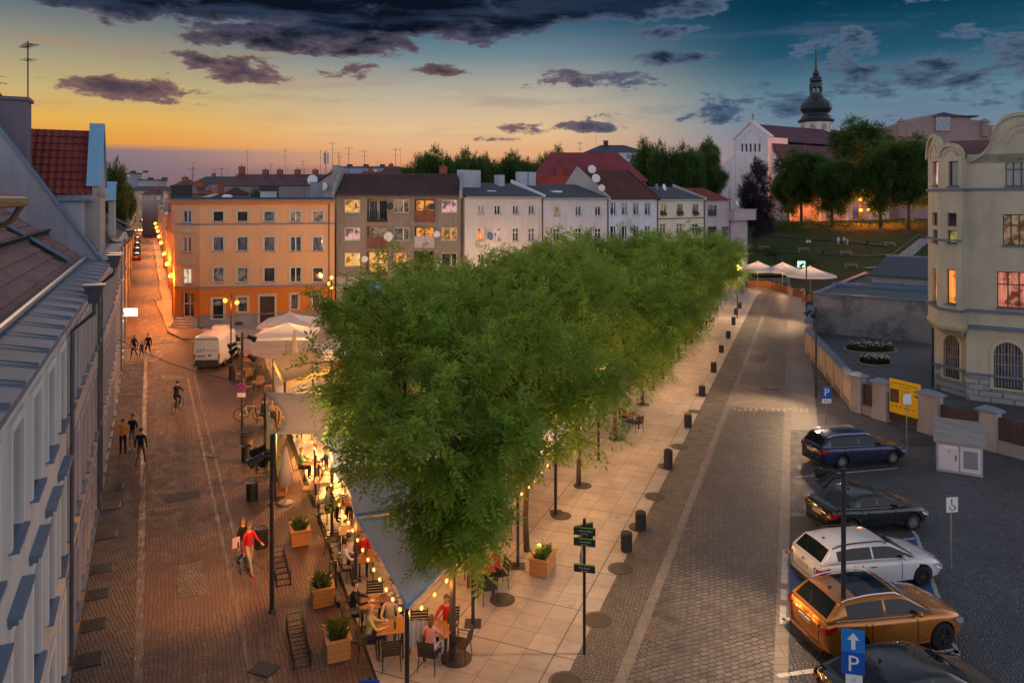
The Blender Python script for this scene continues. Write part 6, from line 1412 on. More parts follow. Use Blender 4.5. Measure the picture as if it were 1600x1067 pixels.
mast(1275, 620, 5.6, 'dark mast beside the sand coloured garden wall', ((5.4, PI*.95, .7), (5.35, PI*1.3, .5)))
mast(1260, 501, 6.0, 'dark mast near the corner of the low grey building, farthest of the right street', ((5.8, PI, .7),))
mast(630, 1116, 2.6, 'x', ()) if False else None
# light pools of the masts
for (px_, py_, h, tx, ty, e) in ((425, 956, 5.2, 330, 900, 1500), (378.5, 682, 5.2, 300, 640, 1000), (1318, 1020, 4.9, 1090, 1000, 2400), (1318, 1020, 4.9, 1180, 880, 500), (1275, 620, 5.4, 1150, 650, 3600), (1275, 620, 5.4, 1290, 640, 500), (1260, 501, 5.8, 1180, 505, 4200), (1260, 501, 5.8, 1150, 455, 1400)):
    q = G(px_, py_); c = G(tx, ty); a = (c-q).normalized(); spot('mast_spot', (q.x+a.x*.8, q.y+a.y*.8, h), c, e, (1, .62, .34) if px_ > 800 else (1, .40, .12), 90, .9)
for a_, b_, e_ in (((425, 956), (-8.0, 34.5, 3.0), 2200), ((378.5, 682), (-13.0, 44.0, 2.7), 1300), ((378.5, 682), (-16.5, 54.5, 2.8), 1400)):
    q = G(*a_); spot('mast_spot', (q.x+.4, q.y+.3, 5.2), b_, e_, (1, .66, .34), 60, .8)
# warm lanterns
lantern_c = 0
lamps = [(518, 527, 5.2, ((0, 0, .1), (-.22, 0, -.45), (.05, -.2, -.75)), 'tall street lamp with glowing orange globes between the orange house and the grey block', 1500)]
for px_, py_, h, ln_, lab, e in lamps:
    r0, q = mast(px_, py_, h, lab, (), ln_, .05, None); point('lamp_light', (q.x, q.y-.1, h+.75), e*.7, (1, .48, .16), .2)
r0, q = mast(361, 568, 5.3, 'black ornamental lamp post with two lit globes before the black shop windows', (), ((-.45, 0, -.6), (.45, 0, -.75)), .05, None); point('lamp_light', (q.x, q.y-.5, 4.4), 380, OC, .2)
pl_ = [(-9.9+.398*Y, Y) for Y in (29.2, 35.3, 48.2, 54.6, 61, 73.8, 86)]
lantern_c = 1
for k, (X, Y) in enumerate(pl_):
    r0 = root('plaza_lamp', (X, Y, 0), 0, 'black lamp post with a warm globe between the trees, '+ORD[k]+' from the camera', 'street lamp', 'lamp posts among the plaza trees'); MB().tube([(0, 0, 0), (0, 0, 4.15)], [.06, .045], 8).build('pole', BLACK, r0)
    m = MB(); [m.ball((.22*math.cos(a), .22*math.sin(a), 4.3+.1*(i == 0)), .13, 10, 6) for i, a in enumerate((0.3, 2.4, 4.5))]; m.build('globe', BULBW, r0, smooth=True); point('lamp_light', (X, Y, 3.85), 430 if Y < 60 else 560, (1, .50, .20), .25)
for k, (X, Y, e) in enumerate(((-11.2, 57, 420), (-4.5, 58, 350), (-2.0, 70, 520), (4, 78, 520), (-9.0, 66, 450), (8.5, 86, 450), (-3.5, 47, 260), (3.5, 66, 300))):
    r0 = root('plaza_lamp', (X, Y, 0), 0, 'black single-globe lamp post among the left and middle tree rows, '+ORD[k]+' of eight', 'street lamp', 'lamp posts among the plaza trees'); MB().tube([(0, 0, 0), (0, 0, 4.15)], [.06, .045], 8).build('pole', BLACK, r0)
    MB().ball((0, 0, 4.32), .17, 10, 6).build('globe', BULBW, r0, smooth=True); point('lamp_light', (X, Y, 3.85), e*1.5, (1, .50, .19), .25)
r0 = root('plaza_lamp', P(796, 0, 77)*Vector((1, 1, 0)) if False else Vector((PX(796, 77), 77, 0)), 0, 'lamp globe shining just above the treetops before the pale house row', 'street lamp'); MB().tube([(0, 0, 0), (0, 0, 5.3)], [.06, .045], 8).build('pole', BLACK, r0); MB().ball((0, 0, 5.4), .16, 10, 6).build('globe', BULBW, r0, smooth=True); point('lamp_light', (PX(796, 77), 76.7, 5.7), 260, WC, .2)
lantern_c = 1; r0, q = mast(1152, 497, 5.3, 'street lamp with a bright warm globe at the far end of the plaza trees', (), ((0, 0, .1),), .05, None); q = G(1152, 497); point('lamp_light', (q.x, q.y-.3, 5.0), 900, WC, .2)
# wall lamps of the side street
lantern_c = 0
for k, (px_, py_) in enumerate(((262.6, 430), (249, 412), (241, 396), (235.4, 379), (232.5, 369), (230, 361), (228, 355), (226, 349))):
    Y = 7.5*F/(py_-HY); X = RW(Y)-.05; r0 = root('wall_lamp', (X, Y, 5.0), 0, 'orange wall lamp on the right side of the side street, '+ORD[k]+' from the near end', 'street lamp', 'orange wall lamps of the side street')
    d_ = -.8; MB().tube([(0, 0, -.3), (d_*.5, 0, .15), (d_, 0, .1)], .03, 6).build('bracket', BLACK, r0); MB().ball((d_, 0, -.02), .16+Y*.0012, 12, 8).build('globe', BULBS, r0, smooth=True); point('lamp_light', (X+d_-.25, Y-.2, 4.75), (420+Y*5.2)*3.6, OC, .2)
r0 = root('wall_lamp', (PX(227, 290)-1, 290, 4.6), 0, 'far pair of orange lamps before the yellow end building', 'street lamp'); MB().ball((0, 0, 0), .5, 10, 6).ball((2, 0, .2), .5, 10, 6).build('globe', BULBS, r0, smooth=True); MB().tube([(0, 0, -4.6), (0, 0, 0)], .08, 6).build('pole', BLACK, r0); point('lamp_light', (PX(227, 290), 288, 5), 5200, OC, .5)
# lit sign and bracket lamps on the left houses
Y = 60; X = LW(Y); r0 = root('lit_sign', (X, Y, 3.3), 0, 'glowing white box sign with an oval emblem projecting from the left houses', 'sign'); SG = emit('sign_glow', (1, .80, .45), 5)
MB().box(.12, 1.15, -.08, .08, -.28, .32).build('panel', SG, r0); MB().tube([(0, 0, .1), (.14, 0, .1)], .03, 6).build('bracket', BLACK, r0)
m = MB(); pts = [(.64+.26*math.cos(a), -.083, .02+.13*math.sin(a)) for a in np.linspace(0, 2*PI, 21)]
for p_, q_ in zip(pts, pts[1:]):
    pv2, qv = Vector(p_), Vector(q_); cv = Vector((.64, -.083, .02)); m.quad(pv2, qv, cv+(qv-cv)*.8, cv+(pv2-cv)*.8)
m.box(.5, .78, -.085, -.082, -.02, .05); m.build('emblem', plain('emblem_dark', (.05, .04, .03), .5), r0); point('sign_light', (X+.7, Y-.5, 3.2), 160, (1, .75, .4), .3)
for k, (px_, py_) in enumerate(((203, 569), (206, 585))):
    Y = 51-3.4*k; X = LW(Y); z_ = 2.9; r0 = root('bracket_lamp', (X, Y, z_), 0, ['upper', 'lower'][k]+' of two small black bracket lamps on the left houses', 'lamp', 'small bracket lamps on the left houses'); MB().tube([(0, 0, 0), (1.0, 0, 0)], .018, 6).build('bracket', BLACK, r0); MB().lathe([(.12, -.12), (.1, 0), (.03, .05)], 10, (1.0, 0, 0)).build('lamp_shade', BLACK, r0)
m = MB(); a = Vector((LW(44.5), 44.5, 4.1)); b = Vector((PX(378, 39.2), 39.2, 2.85)); b = G(378.5, 682)+Vector((0, 0, 2.9)); pts = [a.lerp(b, t)+Vector((0, 0, -.35*4*t*(1-t))) for t in np.linspace(0, 1, 14)]
m.tube(pts, .022, 5).build('cable', BLACK, label='black cable slung across the left street to the mast', cat='cable')
# church park lamps
for k, (px_, py_) in enumerate(((1345, 313), (1345, 330), (1357, 329))):
    Y = 178+k*2; q = P(px_, py_, Y); g = hz(q.x, Y); r0 = root('park_lamp', (q.x, Y, g), 0, ['upper', 'lower left', 'lower right'][k]+' glowing orange park lamp by the church arch', 'street lamp', 'orange lamps by the church'); MB().tube([(0, 0, 0), (0, 0, q.z-g)], .07, 6).build('pole', BLACK, r0); MB().ball((0, 0, q.z-g+.2), .42, 10, 6).build('globe', BULBS, r0, smooth=True); point('lamp_light', (q.x-.5, Y-.6, q.z+.5), 6500, OC, .4)
point('lamp_light', (PX(1400, 182), 182, 11), 6500, OC, .4); point('lamp_light', (PX(1262, 190), 190, 10), 2500, OC, .4); point('lamp_light', (PX(1110, 172), 172, 12), 900, (1, .45, .15), .5)
# ------------------------------------------------------------------ signs
BLUES = plain('sign_blue', (.015, .09, .42), .4, 0, .05); WS = plain('sign_white', (.75, .75, .75), .45, 0, .05)
def Pm(sz): return sz
def signpost(q, h, r=.03): 
    pass
q = G(1291, 673); r0 = root('parking_sign', q, 0, 'blue parking sign with a white plate, on a pole behind the blue estate car', 'sign'); MB().tube([(0, 0, 0), (0, 0, 2.35)], .03, 8).build('pole', GREYM, r0); h_ = 2.35
pn = MB().box(-.25, .25, -.06, -.035, 1.75, 2.38).build('panel', BLUES, r0); text('P', .58, WS, pn, (0, -.064, 2.08), name='letter'); MB().box(-.25, .25, -.062, -.036, 1.52, 1.74).build('plate', WS, r0); text('Płatny', .13, TXT, r0, (0, -.066, 1.63))
q = G(1417, 714); q = G(1416.5, 713); r0 = root('sign_post', q, 0, 'thin pole with a small blank white board in front of the yellow notice', 'sign'); MB().tube([(0, 0, 0), (0, 0, 2.9)], .03, 8).build('pole', GREYM, r0); MB().box(-.2, .2, -.06, -.035, 2.55, 3.05).build('panel', WS, r0)
q = G(1486, 889); r0 = root('parking_sign', q, .15, 'white wheelchair symbol sign on a pole beside the parked cars', 'sign'); MB().tube([(0, 0, 0), (0, 0, 2.45)], .03, 8).build('pole', GREYM, r0); pn = MB().box(-.21, .21, -.06, -.035, 1.95, 2.45).build('panel', WS, r0)
m = MB(); y_ = -.066
c = (0, 2.12); pts = [(c[0]+.10*math.cos(a), c[1]+.10*math.sin(a)) for a in np.linspace(-3.6, .3, 16)]
for p_, q_ in zip(pts, pts[1:]): m.tube([(p_[0], y_, p_[1]), (q_[0], y_, q_[1])], .012, 5)
m.ball((-.03, y_, 2.37), .028, 8, 5, sc_=(1, .3, 1)); m.tube([(-.03, y_, 2.34), (-.02, y_, 2.19), (.07, y_, 2.18), (.11, y_, 2.07), (.15, y_, 2.08)], .014, 5); m.build('symbol', TXT, pn)
# blue arrow + P (close to the camera)
Y = 17.0; X = PX(1332, Y); zt = H-(981-HY)/F*Y; r0 = root('parking_sign', (X, Y, 0), -.22, 'nearest blue sign with a white arrow above a white P, before the orange car', 'sign'); MB().tube([(0, 0, 0), (0, 0, zt-.05)], .035, 8).build('pole', GREYM, r0)
pn = MB().box(-.25, .25, -.07, -.04, zt-.52, zt).build('panel', plain('sign_blue_light', (.02, .20, .60), .4, 0, .05), r0); m = MB(); z0 = zt-.26; m.prism([(-.045, -.074, z0-.19), (.045, -.074, z0-.19), (.045, -.074, z0+.03), (.13, -.074, z0+.03), (0, -.074, z0+.20), (-.13, -.074, z0+.03), (-.045, -.074, z0+.03)], (0, .003, 0)); m.build('arrow', WS, pn)
pn = MB().box(-.25, .25, -.07, -.04, zt-1.02, zt-.53).build('panel', BLUES, r0); text('P', .52, WS, pn, (0, -.074, zt-.79), name='letter'); MB().box(-.16, .2, -.07, -.04, zt-1.27, zt-1.03).build('plate', WS, r0); text('↻' if False else 'D', .12, plain('grey_mark', (.3, .3, .35), .5), r0, (.02, -.074, zt-1.15))
Y = 15.6; X = PX(578, Y); zt = H-(1060-HY)/F*Y; r0 = root('street_sign', (X, Y, 0), 0, 'blue sign whose top edge just enters the bottom of the picture', 'sign'); MB().tube([(0, 0, 0), (0, 0, zt+.03)], .03, 8).build('pole', BLACK, r0); MB().box(-.21, .21, -.06, -.035, zt-.6, zt).build('panel', BLUES, r0)
# direction sign
q = G(913, 1021); r0 = root('direction_sign', q, 0, 'tall black direction post with dark street name plates edged in green', 'sign'); MB().tube([(0, 0, 0), (0, 0, 3.72)], .042, 10).build('pole', BLACK, r0)
PLT = plain('plate_black', (.022, .028, .026), .4, 0, .05); GRN = plain('stripe_green', (.28, .42, .03), .5, 0, .05); LW_ = plain('letter_white', (.6, .62, .62), .6)
for (z_, w_, h_, tx, sub, rz, dy) in ((3.40, .60, .22, 'Wacława Hłaski', 'Stare Miasto', -.22, -.05), (3.10, .60, .22, 'Staromiejska', 'Stare Miasto', -.22, -.05), (2.38, .58, .22, 'Mały Rynek', 'Stare Miasto', -.22, -.05), (3.44, .58, .22, '', '', .5, .05), (3.14, .58, .22, '', '', .5, .05)):
    p_ = MB().box(-w_/2, w_/2, -.012, .012, -h_/2, h_/2).build('plate', PLT, r0, loc=(0, dy*1.1, z_)); p_.rotation_euler = (0, 0, rz)
    MB().box(-w_/2, w_/2, -.016, -.0125, h_/2-.03, h_/2).build('stripe', GRN, p_)
    if tx: text(tx, .068, LW_, p_, (0, -.015, .01)); text(sub, .04, LW_, p_, (0, -.015, -.07))
m = MB(); m.tube([(-.09, -.07, 2.55), (-.10, -.10, 2.8), (-.06, -.06, 3.0)], [.05, .045, .02], 6); m.build('sticker_tube', GREYM, r0)
q = G(378.5, 682); r0 = root('no_stopping_sign', q+Vector((0, -.12, 2.62)), 0, 'round blue and red no-stopping sign on the spotlight mast', 'sign')
m = MB(); m.lathe([(.24, 0), (.24, .02)], 24); m.xform(Matrix.Rotation(PI/2, 4, 'X')); m.build('panel', BLUES, r0)
RED = plain('sign_red', (.50, .02, .02), .4, 0, .05); m = MB()
pts = [Vector((.24*math.cos(a), -.024, .24*math.sin(a))) for a in np.linspace(0, 2*PI, 25)]
for p_, q_ in zip(pts, pts[1:]): m.quad(p_, q_, Vector((q_.x*.8, -.024, q_.z*.8)), Vector((p_.x*.8, -.024, p_.z*.8)))
m.box(-.2, .2, -.0265, -.0235, -.025, .025, mat=Matrix.Rotation(PI/4, 4, 'Y')); m.box(-.2, .2, -.029, -.0268, -.025, .025, mat=Matrix.Rotation(-PI/4, 4, 'Y')); m.build('red_ring', RED, r0)
MB().box(-.22, .22, -.02, 0, -.5, -.28).build('plate', WS, r0)
# utility cabinet
c0_ = G(1463, 735); c1b = G(1536, 746); d = c1b-c0_; L = d.length; r0 = root('utility_cabinet', c0_, math.atan2(d.y, d.x), 'pale utility cabinet with two doors, a vent and an overhanging sloped roof', 'cabinet'); CB = plain('cabinet_grey', (.36, .35, .38), .6, 0, .12, 2)
MB().box(0, L, 0, .8, 0, 1.35).build('body', CB, r0)
m = MB(); m.prism([(-.12, -.18, 1.36), (-.12, 1.3, 2.05), (-.12, 1.3, 2.15), (-.12, -.18, 1.47)], (L+.24, 0, 0)); m.build('roof', plaster('cab_roof', (.30, .285, .28), .4), r0); MB().box(.05, L-.05, .4, .9, 1.35, 1.75).build('roof_support', CB, r0)
m = MB(); m.box(.08, L/2-.03, -.03, -.004, .12, 1.28); dr = m.build('door', plain('cabinet_door', (.60, .58, .62), .5, 0, .08, 2), r0); MB().box(L/2-.16, L/2-.12, -.05, -.03, .6, .85).build('handle', BLACK, dr); m = MB(); m.prism([(.42, -.034, .92), (.58, -.034, .92), (.5, -.034, 1.06)], (0, .004, 0)); m.build('warning_triangle', plain('warn_yellow', (.7, .45, .0), .5), dr); text('!', .09, TXT, dr, (.5, -.036, .975)); MB().box(.3, .8, -.034, -.030, 1.12, 1.2).build('label', WS, dr)
m = MB(); m.box(L/2+.03, L-.08, -.03, -.004, .12, 1.28); dr = m.build('door', plain('cabinet_door', (.60, .58, .62), .5, 0, .08, 2), r0); m = MB(); m.box(L/2+.16, L-.2, -.036, -.030, .3, 1.1)
for k in range(14): m.box(L/2+.16, L-.2, -.045, -.036, .32+k*.056, .35+k*.056)
m.build('vent', GREYM, dr)

# ------------------------------------------------------------------ cars
def interp(t, pts):
    for (a, va), (b, vb) in zip(pts, pts[1:]):
        if t <= b: k = (t-a)/(b-a) if b > a else 0; k = max(0, min(1, k)); return va+(vb-va)*k
    return pts[-1][1]
def sm(t, pts):
    for i, ((a, va), (b, vb)) in enumerate(zip(pts, pts[1:])):
        if t <= b: k = max(0, min(1, (t-a)/(b-a))); k = k*k*(3-2*k)*.5+k*.5; return va+(vb-va)*k
    return pts[-1][1]
TYRE = plain('tyre', (.014, .014, .015), .85); RIM = metal('rim_silver', (.45, .45, .47), .3, .9); RIMD = metal('rim_dark', (.10, .10, .11), .35, .8); RL = emit('tail_red', (.6, .01, .01), .25); PLATE = plain('number_plate', (.45, .43, .40), .5)
TAILR = plain('tail_lens', (.35, .008, .01), .15, 0, .1, 4, .8, .5); HEADL = plain('head_lens', (.35, .38, .42), .08, .3, .1, 4, .8, .8); CHROME = metal('chrome', (.6, .6, .62), .15, 1.0); CGL = plain('car_glass', (.010, .013, .017), .04, 0, .0, 4, .35, 0); TRIM = plain('car_trim', (.018, .018, .02), .6)
def paint(name, c, met=.3): return plain(name, c, .22, met, .03, 30, .5, .9)
def car(P0, head, lab, pm, L=4.5, Wd=1.8, belt=None, roof=None, gh=(0.35, 1.0, 2.9, 3.65), wheelbase=2.66, fo=.88, wr=.32, rim=RIM, rails=None, sun=False, spokes=9, name='parked_car', cat='car', tail='side', chrome=True, trimw=False):
    """local x from rear (0) to front (L); P0 = ground point under the near front wheel centre"""
    fx = L-fo; rx = fx-wheelbase; hd = Vector((math.cos(head), math.sin(head), 0)); nrm = Vector((-hd.y, hd.x, 0))
    org = Vector(P0)-hd*fx+nrm*(Wd/2-.1)
    r0 = root(name, org, head, lab, cat)
    belt = belt or [(0, .80), (.10, .95), (.5, 1.0), (1.5, .98), (2.9, .95), (3.4, .93), (4.1, .80), (4.4, .66), (L, .55)]
    roof = roof or [(gh[0], belt[2][1]+.0), (gh[1], 1.42), (gh[1]+.8, 1.48), (gh[2]-.3, 1.46), (gh[2], 1.40), (gh[3], .95)]
    # lower body
    hw = [(0, .70), (.06, .80), (.18, .87), (.5, .895), (1.2, .90), (3.2, .90), (L-.7, .88), (L-.3, .80), (L-.1, .68), (L, .58)]
    st = sorted({0, .03, .08, .16, .28, .42, .6, .8, 1.0, 1.25, 1.5, 1.8, 2.1, 2.4, 2.7, 3.0, 3.3, 3.6, *[L-x for x in (0, .03, .08, .16, .28, .42, .6, .8)]})
    st = [s_ for i, s_ in enumerate(st) if i == 0 or s_-st[i-1] > .02]
    m = MB(); ring = []
    for x in st:
        w_ = sm(x, hw)*Wd/1.8; zt = sm(x, belt); zb = .20+(.12*max(0, 1-x/.3))+(.08*max(0, 1-(L-x)/.4)); zm = (zt+zb)/2
        pts = [(0, zb), (w_*.86, zb), (w_*.97, zb+.07), (w_*1.0, zb+.22), (w_*1.005, zt-.30 if zt-.30 > zb+.25 else zb+.26), (w_*.995, zt-.16), (w_*.965, zt-.06), (w_*.90, zt-.005), (w_*.62, zt+.028), (0, zt+.045)]
        full = [(x, y, z) for y, z in pts]+[(x, -y, z) for y, z in reversed(pts[1:-1])]; ring.append(full)
    n = len(ring[0]); vs = [v for r_ in ring for v in r_]; fs = []
    for i in range(len(st)-1):
        for k in range(n): fs.append((i*n+k, (i+1)*n+k, (i+1)*n+(k+1) % n, i*n+(k+1) % n))
    fs.append(tuple(range(n))); fs.append(tuple((len(st)-1)*n+k for k in reversed(range(n)))); m.add(vs, fs)
    me = m.mesh('tmp', pm); b = bmesh.new(); b.from_mesh(me); bmesh.ops.recalc_face_normals(b, faces=b.faces); b.to_mesh(me); b.free()
    body = bpy.data.objects.new('tmpbody', me); col.objects.link(body)
    mc = MB()
    for x in (rx, fx):
        for s_ in (-1, 1):
            y0, y1 = (Wd/2-.27, Wd/2+.2); c_ = MB(); c_.tube([(x, s_*y0, wr+.02), (x, s_*y1, wr+.02)], wr+.055, 28); mc.add(c_.v, c_.f)
    cm = mc.mesh('cut', TRIM); b = bmesh.new(); b.from_mesh(cm); bmesh.ops.recalc_face_normals(b, faces=b.faces); b.to_mesh(cm); b.free(); cut = bpy.data.objects.new('cut', cm); col.objects.link(cut)
    mo = body.modifiers.new('b', 'BOOLEAN'); mo.object = cut; mo.operation = 'DIFFERENCE'; mo.solver = 'EXACT'
    dg = bpy.context.evaluated_depsgraph_get(); bm_ = bpy.data.meshes.new_from_object(body.evaluated_get(dg)); bpy.data.objects.remove(body); bpy.data.objects.remove(cut)
    bm_.materials.clear(); bm_.materials.append(pm); bm_.materials.append(TRIM)
    for p in bm_.polygons:
        p.material_index = 0; cz = p.center; 
        for x in (rx, fx):
            if math.hypot(cz.x-x, cz.z-wr-.02) < wr+.052 and abs(cz.y) > Wd/2-.30: p.material_index = 1
        if cz.z < .30: p.material_index = 1
        p.use_smooth = True
    # greenhouse
    g = MB(); gx0, gx1, gx2, gx3 = gh
    gs = [gx0+(gx1-gx0)*t for t in (0, .12, .5, .88, 1)]+[gx1+.12, gx1+(gx2-gx1)*.3, gx1+(gx2-gx1)*.33+.05, gx1+(gx2-gx1)*.66, gx1+(gx2-gx1)*.66+.06, gx2-.12]+[gx2+(gx3-gx2)*t for t in (0, .15, .5, .88, 1)]
    rg = []
    for x in gs:
        zb = sm(x, belt)+.015; zr = max(zb+.012, sm(x, roof)); t = (zr-zb); wb = sm(x, hw)*.93*Wd/1.8; k = min(1, t/.45); wr_ = wb*(1-.20*k)
        rg.append([(x, wb, zb-.03), (x, wb*.995, zb+t*.12), (x, wb+(wr_-wb)*.80, zb+t*.82), (x, wr_*.97, zb+t*.95), (x, wr_*.86, zr), (x, wr_*.5, zr+.02*k), (x, 0, zr+.03*k)])
    parts = {'paint': MB(), 'windscreen': MB(), 'rear_window': MB(), 'side_window': MB(), 'sunroof': MB()}
    for i in range(len(gs)-1):
        x = (gs[i]+gs[i+1])/2; pill = (gs[i+1]-gs[i]) < .07
        for k in range(6):
            for s_ in (1, -1):
                q = [rg[i][k], rg[i+1][k], rg[i+1][k+1], rg[i][k+1]]; q = [(a, b_*s_, c) for a, b_, c in q]
                if s_ < 0: q = q[::-1]
                if k == 0: key = 'paint'
                elif k == 1:
                    key = 'side_window'
                    if pill or i in (0, len(gs)-2): key = 'paint'
                    if i in (3, 4) : key = 'paint'
                    if i <= 2 and gx1-gx0 < .55: key = 'paint'
                elif k in (2, 3): key = 'paint'
                else:
                    key = 'paint'
                    if x > gx2+.02 and i < len(gs)-2: key = 'windscreen'
                    elif x < gx1-.06 and i > 0: key = 'rear_window'
                    elif sun and gx1+.5 < x < gx2-.1: key = 'sunroof'
                    if x > gx2+.02 and i == len(gs)-2: key = 'windscreen'
                if key == 'windscreen' or key == 'rear_window': pass
                parts[key].quad(*q)
    # windscreen also spans the upper strip beside the pillars
    bmm = bmesh.new(); bmm.from_mesh(bm_); pmv = parts['paint']; off = {}
    vl = [bmm.verts.new(v) for v in pmv.v]
    for f_ in pmv.f:
        try: nf = bmm.faces.new([vl[i] for i in f_]); nf.smooth = True
        except ValueError: pass
    bmesh.ops.remove_doubles(bmm, verts=vl, dist=.001); bmm.to_mesh(bm_); bmm.free(); bm_.name = 'body'
    bo = link('body', bm_, r0)
    ms = bo.modifiers.new('es', 'EDGE_SPLIT'); ms.split_angle = R(38)
    for k_ in ('windscreen', 'rear_window', 'side_window', 'sunroof'):
        if parts[k_].v:
            if k_ == 'side_window':
                for s_ in (1, -1):
                    fl_ = sorted([[parts[k_].v[i] for i in f_] for f_ in parts[k_].f if parts[k_].v[f_[0]][1]*s_ > 0], key=lambda q: min(a[0] for a in q)); mm = MB(); last = None
                    for q in fl_:
                        if last is not None and min(a[0] for a in q) > last+.01: mm.build(k_, CGL, r0); mm = MB()
                        mm.add(q, [(0, 1, 2, 3)]); last = max(a[0] for a in q)
                    mm.build(k_, CGL, r0)
            else: parts[k_].build(k_, CGL, r0)
    # wheels
    for x in (rx, fx):
        for s_ in (-1, 1):
            m = MB(); m.lathe([(wr*.62, -.10), (wr*.93, -.105), (wr, -.07), (wr, .07), (wr*.93, .105), (wr*.62, .10)], 28, close=False); M = Matrix.Rotation(PI/2, 4, 'X'); m.xform(M); w_ = m.build('wheel', TYRE, r0, smooth=True, loc=(x, s_*(Wd/2-.12), wr))
            m = MB(); m.lathe([(wr*.66, .095), (wr*.66, .06), (wr*.60, .02), (.01, .02)], 28, close=False); m.lathe([(wr*.14, .02), (wr*.14, .085), (.01, .09)], 12, close=False)
            for k in range(spokes):
                a = 2*PI*k/spokes; m.box(wr*.1, wr*.64, -.018, .018, .06, .088, mat=Matrix.Rotation(a, 4, 'Z'))
            m.xform(Matrix.Rotation(PI/2*(1 if s_ < 0 else -1), 4, 'X')); m.build('rim', rim, w_)
    zt0 = sm(.1, belt); Wk = Wd/1.8
    for s_ in (-1, 1):
        m = MB()
        if tail == 'side': zz = zt0-.12; m.add([(.10, s_*.62*Wk, zz-.02), (.02, s_*.66*Wk, zz-.0), (.03, s_*.83*Wk, zz+.02), (.14, s_*.885*Wk, zz+.04), (.36, s_*.905*Wk, zz+.10), (.36, s_*.91*Wk, zz+.02), (.14, s_*.89*Wk, zz-.12), (.035, s_*.83*Wk, zz-.14), (-.02, s_*.66*Wk, zz-.12)], [(1, 2, 7, 8), (2, 3, 6, 7), (3, 4, 5, 6)])
        m.build('taillight', TAILR, r0, fix=False)
        zf = sm(L-.25, belt); m = MB(); m.add([(L-.52, s_*.87*Wk, zf-.01), (L-.16, s_*.775*Wk, zf-.06), (L-.02, s_*.62*Wk, zf-.14), (L-.0, s_*.63*Wk, zf-.24), (L-.14, s_*.79*Wk, zf-.22), (L-.4, s_*.875*Wk, zf-.13)], [(0, 1, 4, 5), (1, 2, 3, 4)]); m.build('headlight', HEADL, r0)
        # mirror
        xm = gx3-.55; zm = sm(xm, belt)+.10; m = MB(); m.ball((xm, s_*(Wd/2+.06), zm), .11, 10, 6, 0, (.7, 1, .7)); m.tube([(xm, s_*(Wd/2-.1), zm-.08), (xm, s_*(Wd/2+.02), zm-.03)], .03, 6); m.build('mirror', pm, r0, smooth=True)
        for xd in (gx1+(gx2-gx1)*.10, gx1+(gx2-gx1)*.62): m = MB(); zz = sm(xd, belt)-.17; m.box(xd-.02, xd+.20, s_*(Wd/2*1.0)-.012, s_*(Wd/2*1.0)+.028, zz, zz+.035); m.build('door_handle', CHROME if chrome else pm, r0)
        # door seams
        m = MB()
        for xd in (gx1+(gx2-gx1)*.33+.02, gx2+.35, rx+wr+.12): m.box(xd-.006, xd+.006, s_*(Wd/2*1.003)-.01, s_*(Wd/2*1.006)+.002, .34, sm(xd, belt)-.06)
        m.build('door_seam', TRIM, r0)
        if chrome:
            m = MB()
            xs = [gx0+.25+(gx3-.35-gx0-.25)*i/14 for i in range(15)]; pr_ = [(x, s_*(sm(x, hw)*.93*Wk+.012), sm(x, belt)+.02) for x in xs]; m.tube(pr_, .012, 4)
            m.build('chrome_strip', CHROME, r0)
        if rails:
            xs = [gx1+.05+(gx2-.1-gx1)*i/10 for i in range(11)]; m = MB(); m.tube([(x, s_*(sm(x, hw)*.93*.80*Wk-.02), sm(x, roof)+(.045 if 0 < i < 10 else .0)) for i, x in enumerate(xs)], .02, 6); m.build('roof_rail', rails, r0)
    m = MB(); m.box(-.03, .02, -.26, .26, zt0-.30, zt0-.19); m.build('number_plate', PLATE, r0)
    m = MB(); m.box(L-.03, L+.02, -.26, .26, .50, .60); m.build('number_plate', PLATE, r0)
    xr = gx1+.15; zr_ = sm(xr, roof)+.02; MB().add([(xr, -.02, zr_), (xr+.16, 0, zr_), (xr, .02, zr_), (xr-.02, 0, zr_+.09)], [(0, 1, 3), (1, 2, 3), (2, 0, 3)]).build('aerial', TRIM, r0)
    xa_, xb_ = gx0+.05, gx0+(gx1-gx0)*.6; MB().tube([(xa_, .02, sm(xa_, roof)+.05), (xb_, .28, sm(xb_, roof)+.035)], .012, 5).build('wiper', TRIM, r0)
    m = MB(); [m.box(-.012+.03*0, .03, s_*.60*Wk-.006, s_*.60*Wk+.006, .48, zt0-.10) for s_ in (-1, 1)]; m.box(-.012, .03, -.60*Wk, .60*Wk, .475, .487); m.build('tailgate_seam', TRIM, r0); MB().lathe([(.045, 0), (.045, .012)], 14).xform(Matrix.Rotation(-PI/2, 4, 'Y')).build('emblem', CHROME, r0, loc=(.004, 0, zt0-.07))
    m = MB(); m.box(.0, .10, -.7*Wk, .7*Wk, .22, .36); m.build('bumper', TRIM, r0); m = MB(); m.box(L-.07, L+.012, -.42*Wk, .42*Wk, .30, .52); m.build('grille', TRIM, r0)
    m = MB(); m.box(.3, L-.4, -Wd/2+.25, Wd/2-.25, .12, .24); m.build('underbody', TRIM, r0)
    return r0
HD = math.atan2(.204, .979)
nvp = paint('paint_navy', (.012, .018, .07), .4)
car(G(1394, 725), HD, 'dark blue estate car with silver roof rails, farthest of the five parked cars', nvp, 4.68, 1.75, belt=[(0, .82), (.10, .98), (.5, 1.0), (1.5, .98), (3.0, .95), (3.5, .93), (4.2, .82), (4.5, .68), (4.68, .56)], gh=(.10, .42, 2.75, 3.55), wheelbase=2.7, fo=.9, roof=[(.10, 1.0), (.42, 1.42), (1.2, 1.48), (2.4, 1.46), (2.75, 1.40), (3.55, .96)], rails=CHROME)
